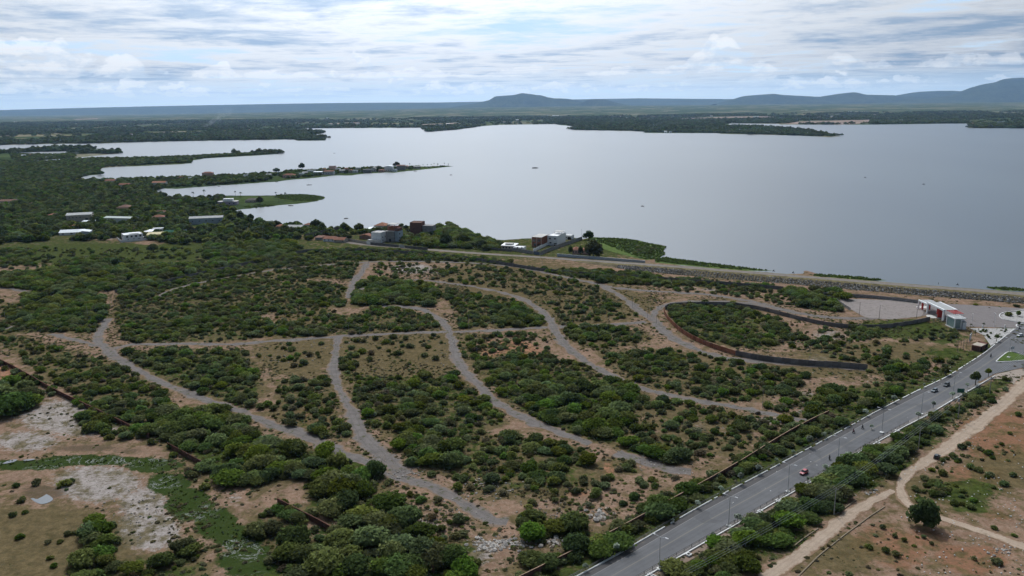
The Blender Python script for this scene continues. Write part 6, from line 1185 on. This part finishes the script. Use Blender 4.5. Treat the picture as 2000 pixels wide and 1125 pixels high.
# ------------------------------------------------------------------ vehicles
def paint(name, c): return mat(name, c, .28, var=.05, spec=.6)
TAILR = mat('tail_light', (.30, .01, .01), .3); HEADW = mat('head_light', (.7, .7, .68), .2)
def car(label, px, py, hd, body, L=3.85, W=1.66, H=1.46, kind='hatch', z=.14, scale=1.0):
    p = at(px, py, z); e = empty('car', (p[0], p[1], z), hd, label, 'car', 'cars on the roads'); e.scale = (scale,) * 3; hw = W / 2; base = .30; belt = .86 if kind != 'suv' else 1.0
    def sec(x, zb, zt, w): return [(x, -w * .96, zb), (x, w * .96, zb), (x, w, zb + .22), (x, w, zt - .10), (x, w * .90, zt), (x, -w * .90, zt), (x, -w, zt - .10), (x, -w, zb + .22)]
    F, B = L / 2, -L / 2
    ss = [(F, .40, .62, hw * .78), (F - .12, .32, .70, hw * .93), (F - .75, base, .80, hw), (F - 1.05, base, belt, hw), (0, base, belt + .02, hw), (B + .5, base, belt + .02, hw), (B + .10, .34, belt - .02, hw * .94), (B, .42, belt - .14, hw * .86)]
    MB().loft([sec(*q) for q in ss]).build('body', body, e, smooth=False)
    rear = B + (.12 if kind != 'sedan' else .75); g = MB()
    def cs(x, w, zt): return [(x, -w, zt), (x, w, zt)]
    top = H; fw = F - 1.0; q0 = [(fw, -hw * .88, belt - .02), (fw, hw * .88, belt - .02), (fw - .62, hw * .70, top - .03), (fw - .62, -hw * .70, top - .03)]; q1 = [(rear, -hw * .86, belt), (rear, hw * .86, belt), (rear + .38, hw * .68, top - .05), (rear + .38, -hw * .68, top - .05)]
    k = len(g.v); g.v += q0 + q1; g.f += [(k, k + 1, k + 2, k + 3), (k + 5, k + 4, k + 7, k + 6), (k + 1, k + 5, k + 6, k + 2), (k + 4, k, k + 3, k + 7), (k + 3, k + 2, k + 6, k + 7)]; g.build('windows', GLASS, e)
    MB().loft([[(fw - .60, -hw * .71, top - .05), (fw - .60, hw * .71, top - .05), (fw - .75, hw * .64, top + .02), (fw - .75, -hw * .64, top + .02)], [(rear + .34, -hw * .70, top - .07), (rear + .34, hw * .70, top - .07), (rear + .5, hw * .62, top), (rear + .5, -hw * .62, top)]]).build('roof', body, e)
    for x in (fw - .95, (fw + rear) / 2 - .05, rear + .55):   # pillars
        for s_ in (-1, 1): MB().tube([(x, s_ * hw * .89, belt), (x - .03, s_ * hw * .715, top - .04)], .045, 4).build('pillar', body, e)
    for s_ in (-1, 1):
        MB().box((F - .06, s_ * hw * .66, .66), (.16, .30, .13)).build('headlight', HEADW, e); MB().box((B + .03, s_ * hw * .70, .74), (.1, .2, .26)).build('tail_light', TAILR, e); MB().box((fw - .25, s_ * (hw + .09), belt + .05), (.14, .2, .13)).build('mirror', body, e)
        for x in (F - .72, B + .70):
            w = MB().tube([(x, s_ * (hw - .17), .31), (x, s_ * (hw + .02), .31)], .31, 14).build('wheel', RUBBER, e); MB().tube([(x, s_ * (hw - .0), .31), (x, s_ * (hw + .03), .31)], .18, 10).build('rim', GALV, w)
    MB().box((F - .02, 0, .43), (.08, W * .72, .14)).build('bumper', DKMET, e); MB().box((B + .02, 0, .44), (.08, W * .8, .14)).build('bumper', DKMET, e)
    return e
back = droad + math.pi
def road_dir(px, py, line=None):
    p = at(px, py)[:2]; l = hr_s if line is None else line; i = int(np.argmin(np.hypot(*(l - p).T))); i = min(max(i, 2), len(l) - 3); d = l[i + 2] - l[i - 2]; return math.atan2(d[1], d[0])
car('bright red hatchback driving down the highway', 1570, 925, road_dir(1570, 925) + math.pi, paint('red_car_paint', (.36, .025, .035)))
car('dark blue grey car leading the black jeep on the highway', 1825, 764.5, road_dir(1825, 764) + math.pi, paint('blue_grey_car_paint', (.10, .13, .15)), L=4.0)
car('black jeep with pale windscreen behind the dark blue grey car', 1848.5, 753.5, road_dir(1848, 753) + math.pi, paint('black_car_paint', (.022, .024, .027)), L=4.1, W=1.75, H=1.65, kind='suv')
car('black hatchback parked on the pale dirt road', 1829.5, 894, R(48), paint('black_car_paint', (.022, .024, .027)), z=.06)
car('white car at the junction near the right edge', 1992, 656.5, R(205), paint('white_car_paint', (.62, .63, .64)), L=4.2)
# motorcycles and riders
def bike_meshes():
    b = MB(); b.loft([[(x, -w, z0), (x, w, z0), (x, w * .8, z1), (x, -w * .8, z1)] for x, w, z0, z1 in ((-.62, .07, .62, .74), (-.3, .13, .58, .78), (.0, .12, .50, .80), (.22, .15, .55, .92), (.40, .09, .62, .86))]); body = b.mesh('body')
    s = MB().loft([[(x, -w, z), (x, w, z), (x, w, z + .09), (x, -w, z + .09)] for x, w, z in ((-.70, .08, .80), (-.3, .14, .76), (.05, .11, .77))]).mesh('seat', RUBBER)
    en = MB().box((.05, 0, .42), (.42, .26, .34)).tube([(.1, .16, .3), (-.65, .2, .36)], .05, 6).mesh('engine', DKMET)
    wh = MB(); n = 16
    for (r0, w) in ((.30, .05),):
        ring = []
        for i in range(n + 1):
            a = 2 * math.pi * i / n; ring.append((r0 * .85 * math.cos(a), 0, r0 * .85 * math.sin(a)))
        wh.tube(ring, .055, 6); wh.box((0, 0, 0), (.5, .03, .04)).box((0, 0, 0), (.04, .03, .5))
    wheel = wh.mesh('wheel', RUBBER); fk = MB().tube([(.64, .09, .30), (.44, .09, .95)], .03, 5).tube([(.64, -.09, .30), (.44, -.09, .95)], .03, 5).tube([(.40, -.36, 1.02), (.46, 0, .98), (.40, .36, 1.02)], .025, 5).box((.55, 0, .86), (.12, .18, .16)).mesh('handlebar', DKMET)
    return body, s, en, wheel, fk
BK = bike_meshes()
def rider_mesh(shirt, nm):
    sk = [((-.12, 0, .86), .15), ((-.06, 0, 1.08), .155), ((.0, 0, 1.30), .165), ((.03, 0, 1.42), .075), ((.05, 0, 1.50), .07), ((.07, 0, 1.62), .10),
          ((.0, .18, 1.34), .07), ((.18, .27, 1.14), .052), ((.38, .33, 1.05), .042), ((.0, -.18, 1.34), .07), ((.18, -.27, 1.14), .052), ((.38, -.33, 1.05), .042),
          ((.0, .16, .84), .10), ((.30, .22, .70), .08), ((.06, .20, .36), .06), ((.18, .20, .31), .045), ((.0, -.16, .84), .10), ((.30, -.22, .70), .08), ((.06, -.20, .36), .06), ((.18, -.20, .31), .045)]
    ed = [(0, 1), (1, 2), (2, 3), (3, 4), (4, 5), (2, 6), (6, 7), (7, 8), (2, 9), (9, 10), (10, 11), (0, 12), (12, 13), (13, 14), (14, 15), (0, 16), (16, 17), (17, 18), (18, 19)]
    me = bpy.data.meshes.new(nm); me.from_pydata([s[0] for s in sk], ed, []); me.materials.append(shirt); o = bpy.data.objects.new('person', me); md = o.modifiers.new('skin', 'SKIN'); o.modifiers.new('sub', 'SUBSURF').levels = 1; o.modifiers['sub'].render_levels = 1
    for v, s in zip(me.skin_vertices[0].data, sk): v.radius = (s[1], s[1])
    me.skin_vertices[0].data[0].use_root = True
    return o
HELM = MB()
for i in range(1): HELM.loft([[(.07 + r * math.cos(a), r * math.sin(a), z) for a in np.linspace(0, 6.283, 10, endpoint=False)] for r, z in ((.10, 1.54), (.145, 1.60), (.15, 1.68), (.11, 1.77), (.03, 1.80))])
HELM = HELM.mesh('helmet', RUBBER)
def bike(px, py, hd, bm, sm, t_, rt, z=.14):
    p = at(px, py, z); e = empty('motorcycle', (p[0], p[1], z), hd, 'motorcycle ' + t_, 'motorcycle', 'motorcycles on the road')
    for n_, me in (('body', BK[0]), ('seat', BK[1]), ('engine', BK[2]), ('handlebar', BK[4])): o = new_obj(n_, me.copy() if n_ == 'body' else me, e, bm if n_ == 'body' else None)
    for x in (.66, -.62): w = new_obj('wheel', BK[3], e); w.location = (x, 0, .31)
    r = rider_mesh(sm, 'person'); COL.objects.link(r); r.location = (p[0], p[1], z); r.rotation_euler = (0, 0, hd); tag(r, rt, 'person', 'people riding motorcycles'); new_obj('helmet', HELM, r)
S_RED = mat('red_shirt', (.25, .03, .03), .9); S_BLK = mat('black_clothes', (.022, .022, .026), .9); S_GRY = mat('grey_shirt', (.12, .12, .13), .9); S_WHT = mat('white_shirt', (.5, .5, .5), .9)
BR = paint('red_bike', (.22, .02, .02)); BB = paint('black_bike', (.02, .02, .022))
bike(1667, 845, road_dir(1667, 845) + math.pi, BR, S_RED, 'coming down the road, left of the pair', 'person in dark red shirt riding the left motorcycle of the pair'); bike(1684.5, 836.5, road_dir(1684, 836) + math.pi, BB, S_GRY, 'coming down the road, right of the pair', 'person in grey shirt riding the right motorcycle of the pair')
bike(1620, 897, road_dir(1620, 897) + .35, BB, S_BLK, 'alone above the red car', 'person in black riding the motorcycle above the red car'); bike(1935, 697, road_dir(1935, 697), BB, S_GRY, 'beside the grass triangle', 'person in grey riding beside the grass triangle'); bike(1991, 643.5, R(200), BB, S_BLK, 'above the white car at the plaza exit', 'person in black riding at the plaza exit')
for px, py, t_ in ((1511,530.5,'at the left end of the dam crest'),(1549,534,'on the dam crest, second from left'),(1870,557.5,'on the dam crest near the gateway')):
    bike(px, py, math.atan2(*(cw[13] - cw[12])[:2][::-1]), BB, S_BLK, t_, 'person in dark clothes riding a motorcycle ' + t_, z=3.44)
def walker(px, py, z, label):
    r = rider_mesh(S_BLK, 'person'); me = r.data; st = [(0,0,.92),(0,0,1.12),(0,0,1.38),(0,0,1.47),(0,0,1.54),(.02,0,1.66),(0,.2,1.40),(.02,.25,1.12),(.06,.26,.88),(0,-.2,1.40),(-.02,-.25,1.12),(.02,-.26,.88),(0,.1,.88),(.06,.1,.5),(.02,.1,.08),(.14,.1,.04),(0,-.1,.88),(0,-.1,.5),(-.1,-.1,.08),(.02,-.1,.04)]
    for v, c in zip(me.vertices, st): v.co = c
    COL.objects.link(r); p = at(px, py, z); r.location = tuple(p); tag(r, label, 'person', 'people on the dam crest')
walker(1832.5, 556, 3.44, 'person in dark clothes standing on the dam crest, left'); walker(1950, 565, 3.44, 'person in dark clothes standing on the dam crest, right')
# ------------------------------------------------------------------ notable trees and plants
def tree(name, label, px, py, r, hz, crowns, m_tr=True, lift=0.0, group=None, cat='tree', th=None, k=None):
    p = at(px, py); e = empty(name, (p[0], p[1], -.05), rng.random() * 6.28, label, cat, group); c = new_obj('crown', crowns[int(rng.integers(len(crowns))) if k is None else k], e); c.scale = (r, r, r * hz); c.location = (0, 0, lift)
    t = MB().tube([(0, 0, -.1), (.05, .03, (lift + r * .4) * .6), (0, 0, lift + r * .5)], [r * .09 + .05, r * .07 + .03, r * .04 + .02], 7).build('trunk', BARK, e); return e
tree('round_tree', 'big dense dark round tree beside the bend of dirt road', 1805, 1026, 4.7, 1.35, DARK, lift=-.6); tree('round_tree', 'large dark round tree beside the pink houses on the shore road', 1159, 502, 8.6, 1.35, DARK, lift=-1.0)
tree('street_tree', 'dense dark green street tree on the right kerb', 1905, 752, 2.7, 1.1, DARK, lift=2.0); tree('street_tree', 'slim greyish young tree right of the dense street tree', 1930, 737, 1.4, 1.7, SHRB, lift=2.2); tree('street_tree', 'little dark tree on the pebble garden by the brick kiosk', 1946, 667, 1.4, 1.2, DARK, lift=1.8)
tree('bush', 'dark bush on the kerbed plaza island', 1971, 617, 2.6, .9, SHRB, cat='shrub'); tree('bush', 'small loose tree right of the plaza island bush', 1988, 618, 1.6, 1.7, SHRB, lift=.8, cat='shrub'); tree('bush', 'small clipped tree on the plaza exit island', 1990, 637, 1.0, 1.2, DARK, lift=1.0, cat='shrub'); tree('bush', 'bush in the dry grass behind the plaza', 1983, 599, 2.2, .8, SHRB, cat='shrub'); tree('bush', 'low bush behind the plaza above the shrub island', 1906, 596, 1.8, .6, SHRB, cat='shrub')
tree('bush', 'yellow green young tree at the left kerb above the dark cars', 1847, 733, 2.0, 1.4, [crown_mesh('yellow_crown', LEAFY, 700, .14, 900, .8, 7, .1)], lift=1.0)
for px, py, hh in ((1114.5, 496, 9), (1134, 497, 9)):
    p = at(px, py); e = empty('cypress', (p[0], p[1], 0), 0, 'tall dark cypress %s of the pink houses' % ('left' if px < 1120 else 'between the two'), 'tree', 'cypresses by the pink houses'); c = new_obj('crown', DARK[0], e); c.scale = (2.0, 2.0, hh / 1.6); MB().tube([(0, 0, -.2), (0, 0, 2)], .2, 6).build('trunk', BARK, e)
for px, py, r, hz, t_ in ((20,805,9,.85,'huge spreading tree at the left edge below the brown wall'),(1650,585,5,.9,'bushy tree at the left end of the sandy lot'),(1150,468,5.5,1.0,'tree by the water behind the round tree'),(630,452,5.0,1.2,'round dark tree behind the orange dirt yard'),(672,450,4.6,1.3,'dark tree by the water above tiled cottages'),(702,452,5.6,1.1,'broad dark tree left of the white house'),(618,446,6,1.15,'large bushy tree right of the pale tiled house'),(578,444,5,1.0,'bush topped tree behind the grey roofed house'),(490,432,4.5,1.4,'lone tree at the mouth of the cove'),(470,432,5,1.6,'tall tree at the right end of the long white hall'),(452,436,7,1.1,'dark tree mass right of the long white hall'),(508,398,5.5,1.2,'dark round tree beside the thatched bar'),(740,332,8,.8,'round green tree in the middle of the spit village'),(197,342,8,.75,'round dark tree on the point of the left bay'),(540,337,7,1.0,'dark tree on the wooded part of the spit'),(300,492,6,.8,'dark thicket tree right of the white villa wall'),(223,460,7,.9,'large dark tree between long shed and villa yard'),(228,520,5,.9,'dark lone tree in the green meadow'),(590,330,7,1.2,'tall tree above the spit village start'),(775,326,8,.9,'tree behind the white gabled house on spit'),(870,480,7,1.1,'dense tree above the shore road right of brick cube'),(905,478,7,1.0,'dense tree in the shore thicket'),(940,484,6,.9,'tree at the right end of the shore thicket')):
    tree('dark_tree' if py < 480 else 'broad_tree', t_, px, py, r, hz, DARK if py < 560 else THORN, lift=.5)
pe0 = None
PALMXY = [(405,345),(455,345),(498,380),(480,382),(520,381),(515,381),(530,380),(460,384),(470,386),(538,383),(549,392),(558,390),(545,395),(800,326),(806,325.5),(826,326.5),(835,326),(842,325.6),(848,325.4),(855,325.2),(868,324.6),(876,324),(1540,254),(1548,253),(1552,254),(1560,256),(1574,256.5),(1500,250),(1920,644.5),(1895,642),(1905,655)]
for k in range(95):
    PALMXY.append((float(rng.uniform(5, 440)), float(rng.choice([rng.uniform(372, 400), rng.uniform(395, 455)]))))
for px, py in PALMXY:
    p = at(px, py); s = 1.0 + p[1] * .00012
    if in_poly(np.array([p[0]]), np.array([p[1]]), LAKE)[0] or any(in_poly(np.array([p[0]]), np.array([p[1]]), nv)[0] for nv in NOVEG): continue
    k = int(rng.integers(4)); s = .45 if px > 1880 else s * (.68 if py < 330 else .85) * rng.uniform(.9, 1.25)
    lab = 'small palm on the pebble garden edge %s' % {1920: 'in the middle', 1895: 'at the left', 1905: 'lower left'}[int(px)] if px > 1880 else ranked('coconut palm on the far long point', px, py) if px > 1400 else ranked('thin palm on the bare end of the narrow spit', px, py) if py < 330 and px > 700 else ranked('palm on the green spit', px, py) if px > 455 else place_label(px, py, 'coconut palm')
    e = empty('palm_tree', (p[0], p[1], -.1), rng.random() * 6.28, lab, 'palm', 'palm trees round the lake'); e.scale = (s, s, s); new_obj('trunk', PALMS[k][0], e); new_obj('crown', PALMS[k][1], e)
FLOW = [crown_mesh('flower_crown', BLOOM, 170, .20, 950 + k, .75, 6, .1, core=False) for k in range(4)]
FT = [(1147,1117,.9),(1207,1084,1.3),(1317,1023,.6),(1366,993,1.0),(1411,965,1.0),(1449,946,1.5),(1483,926,1.3),(1518,907,.9),(1552,890,.8),(1583,874,1.7),(1613,857,1.0),(1693,813,1.2),(1749,787,1.3),(1807,758,.8),(1828,747,.6),(1437,1021,1.3),(1389,1050,.8),(1574,942,.9),(1608,922,1.2),(1653,897,1.2),(1790,818,1.2),(1819,798,1.3),(1857,778,1.2),(1886,757,.9),(1699,838,.8)]
for i, (px, py, s) in enumerate(FT):
    p = at(px, py); off = (-.4, .5) if i < 15 else (.5, -.4); e = empty('flowering_tree', (p[0] + off[0], p[1] + off[1], 0), rng.random() * 6, place_label(px, py, 'small white flowering tree'), 'street tree', 'white flowering trees on the kerbs')
    c = new_obj('crown', FLOW[i % 4], e); c.scale = (1.0 * s, 1.0 * s, 1.25 * s); c.location = (0, 0, 1.3 * s); t = MB().tube([(0, 0, -.1), (.04, 0, 1.2), (0, 0, 2.0)], [.07, .055, .035], 6).tube([(.04, 0, 1.1), (.4, .2, 1.9)], .03, 5).tube([(.04, 0, 1.1), (-.35, .25, 1.85)], .03, 5).build('trunk', BARK, e); t.scale = (s, s, s)
gp = [crown_mesh('garden_plant', LEAFD, 90, .28, 980 + k, .8, 3, 0, core=False) for k in range(2)]
for i in range(46):
    px, py = rng.uniform(1905, 1982), rng.uniform(644, 672)
    w_ = at(px, py)
    if not in_poly(np.array([w_[0]]), np.array([w_[1]]), np.array(P([(1899,643),(1980,644),(1964,655),(1946,666),(1934,673),(1924,654)])))[0]: continue
    o = new_obj('garden_plant', gp[i % 2]); o.location = (w_[0], w_[1], .1); s_ = rng.uniform(.5, .95); o.scale = (s_,) * 3; tag(o, ranked('little dark plant set in the white pebble garden', px, py), 'plant', 'plants in the pebble garden')
# long thin concrete edging on the dry ground
def edging(label, line, h=.25):
    c = resample(P(line), 3.0); mb = MB()
    for a, b in zip(c[:-1], c[1:]): d = b - a; m_ = (a + b) / 2; mb.box((m_[0], m_[1], h / 2), (np.hypot(*d) + .02, .35, h), math.atan2(d[1], d[0]))
    tag(mb.build('edging', mat('edging', (.22, .18, .13), .9)), label, 'edging')
edging('long thin tan edging running down to the bottom right', [(1728,990),(1700,1008),(1650,1045),(1600,1085),(1555,1130)]); edging('short grey edging beside the bushes and the power pole', [(1672,977),(1650,993),(1630,1006)], .3); edging('short grey edging among grass by the dirt track', [(1598,1033),(1570,1052),(1550,1068)], .3)
# rubble, litter, stones
STN = []
for k in range(4):
    bm = bmesh.new(); bmesh.ops.create_icosphere(bm, subdivisions=1, radius=.5)
    for v in bm.verts: v.co *= 1 + random.uniform(-.3, .3); v.co.z *= .65
    m_ = bpy.data.meshes.new('stone'); bm.to_mesh(m_); bm.free(); m_.materials.append([mat('pale_stone', (.42, .39, .36), .95, var=.3), mat('tan_stone', (.36, .29, .23), .95, var=.3), mat('stone_2', (.17, .165, .16), .95), mat('white_scrap', (.6, .6, .58), .9)][k]); STN.append(m_)
q = []
for cx, cy, rx, ry, n, s in ((970,1062,60,10,160,.9),(955,1072,30,8,80,1.1),(1165,1008,28,10,50,1.2),(1010,1060,30,20,60,.8),(1085,1060,30,14,60,1.0),(950,955,60,20,160,.5),(800,925,50,14,170,.45),(740,900,30,12,80,.4),(885,670,12,26,90,.5),(870,1000,60,20,90,.4),(640,675,60,12,60,.5),(1050,1000,50,25,110,.45),(1240,905,40,20,50,.5),(1560,805,15,8,40,.7),(1700,960,20,8,30,.6),(1600,660,60,25,120,.45),(1490,640,60,20,90,.5),(140,830,120,30,120,.35),(250,1000,80,50,160,.4),(860,690,20,40,60,.5),(500,620,60,20,120,.5),(820,525,60,10,80,.5),(560,700,60,12,70,.5),(1420,830,80,25,80,.45),(1955,1075,25,8,40,.6),(1900,830,80,40,60,.35)):
    for _ in range(n): p = at(cx + rng.normal() * rx * .5, cy + rng.normal() * ry * .5); q.append((p[0], p[1], .05, s * (.4 + rng.random() ** 2 * 1.6), rng.random() * 6.28, rng.integers(0, 3)))
for _ in range(260): p = at(rng.uniform(1760, 2000), rng.uniform(770, 1120)); q.append((p[0], p[1], .05, .25 + .4 * rng.random(), rng.random() * 6, 3))
for _ in range(150): p = at(rng.uniform(1230, 1900), rng.uniform(700, 1000)); q.append((p[0], p[1], .05, .3 + .4 * rng.random(), rng.random() * 6, 3))
scatter('rubble', STN, q, 'loose pale stones, rubble and scraps lying on the dry ground', 'rubble')
# little pond and slivers of water in the wetland
def puddle(name, poly):
    w = smooth(P(poly + poly[:1]), 2)[:-1]; poly_sheet(name, w, .12, POND)
POND = bpy.data.materials.new('pond_water'); POND.use_nodes = True; _b = POND.node_tree.nodes['Principled BSDF']; _b.inputs['Base Color'].default_value = (.10, .11, .125, 1); _b.inputs['Roughness'].default_value = .12; _b.inputs['IOR'].default_value = 1.33
puddle('pond', [(56,970),(66,962),(82,962),(97,968),(106,976),(94,983),(80,986),(66,980)]); puddle('puddle', [(4,906),(18,899),(36,897),(30,902),(12,906)]); puddle('puddle', [(44,899),(66,896),(70,898),(50,901)])
# islet, boats and buoys on the lake
p = at(1046, 328.5); o = new_obj('islet', STN[2].copy()); o.data.materials.clear(); o.data.materials.append(mat('islet_rock', (.06, .058, .05), .95)); o.location = tuple(p); o.scale = (16, 10, 7); tag(o, 'small dark rocky islet in the middle of the lake', 'islet')
def boat(px, py, L, label):
    p = at(px, py); e = empty('boat', (p[0], p[1], .06), R(rng.uniform(-20, 20)), label, 'boat', 'small boats on the lake'); MB().loft([[(x, -w, .0), (x, w, .0), (x, w * 1.25, .6), (x, -w * 1.25, .6)] for x, w in ((-L / 2, .6), (0, .8), (L * .3, .6), (L / 2, .05))]).build('hull', WOODP, e); MB().box((-.1 * L, 0, .75), (L * .25, 1.1, .5)).build('cabin', OFFW, e)
for px, py, L, t_ in ((604,361.5,9,'long low boat off the middle spit'),(568,402,8,'boat moored below the green spit'),(811,334.5,7,'boat by the shore near the spit end'),(881,342,5,'tiny boat off the tip of the spit'),(676,427,5,'small boat off the tiled cottages'),(1255,403,4,'tiny dark boat in the open lake'),(653,299.5,6,'far boat beyond the spits'),(1690,347,4,'tiny boat far out on the right'),(540,355.5,5,'dark boat at the bank of the middle spit'),(428,364,5,'boat at the bank by the orange roof'),(1804,360,4,'tiny boat at the far right of the lake')): boat(px, py, L, t_)
# thin smoke from a field fire on the far shore
def smoke():
    p = at(392, 252); mb = MB(); secs = []
    for t, rr in ((0, 8), (.15, 16), (.3, 22), (.5, 34), (.75, 46), (1, 60)): secs.append([(p[0] + 190 * t + rr * (math.cos(a) + .3 * math.sin(3 * a + 9 * t)), p[1] + 60 * t + rr * math.sin(a), 2 + 150 * t ** 1.4 + rr * .25 * math.sin(2 * a + 5 * t)) for a in np.linspace(0, 6.283, 14, endpoint=False)])
    m = bpy.data.materials.new('smoke'); m.use_nodes = True; t = NT(m.node_tree); t.n.clear(); v = t.add('ShaderNodeVolumePrincipled'); v.inputs['Color'].default_value = (.9, .93, .97, 1); v.inputs['Anisotropy'].default_value = .2
    g = t.add('ShaderNodeNewGeometry').outputs['Position']; hgt = t.sep(g)[2]; t.inp(v.inputs['Density'], t.math('MULTIPLY', t.math('MULTIPLY', t.step(t.noise(g, .03, 4, .6), .42, .6), t.step(hgt, 150, 5)), .006)); o = t.add('ShaderNodeOutputMaterial'); t.l.new(v.outputs[0], o.inputs['Volume'])
    tag(mb.loft(secs).build('smoke', m), 'thin white smoke plume leaning right on the far left shore', 'smoke', kind='stuff')
smoke()
NOVEG.append(np.array(P([(48,985),(52,960),(80,955),(112,965),(112,992),(80,1010)]))[:, :2])
plant(); plant_forest(); reeds(); name_places()
# ------------------------------------------------------------------ air
def haze():
    m = bpy.data.materials.new('haze'); m.use_nodes = True; t = NT(m.node_tree); t.n.clear(); v = t.add('ShaderNodeVolumePrincipled'); v.inputs['Color'].default_value = (.40, .62, .96, 1); v.inputs['Density'].default_value = .000019; v.inputs['Anisotropy'].default_value = .35
    o = t.add('ShaderNodeOutputMaterial'); t.l.new(v.outputs[0], o.inputs['Volume'])
    tag(MB().box((0, 16600, 418.5), (70000, 38400, 840)).build('haze', m), 'thin bluish haze over the whole plain and lake', 'haze', kind='stuff')
haze()
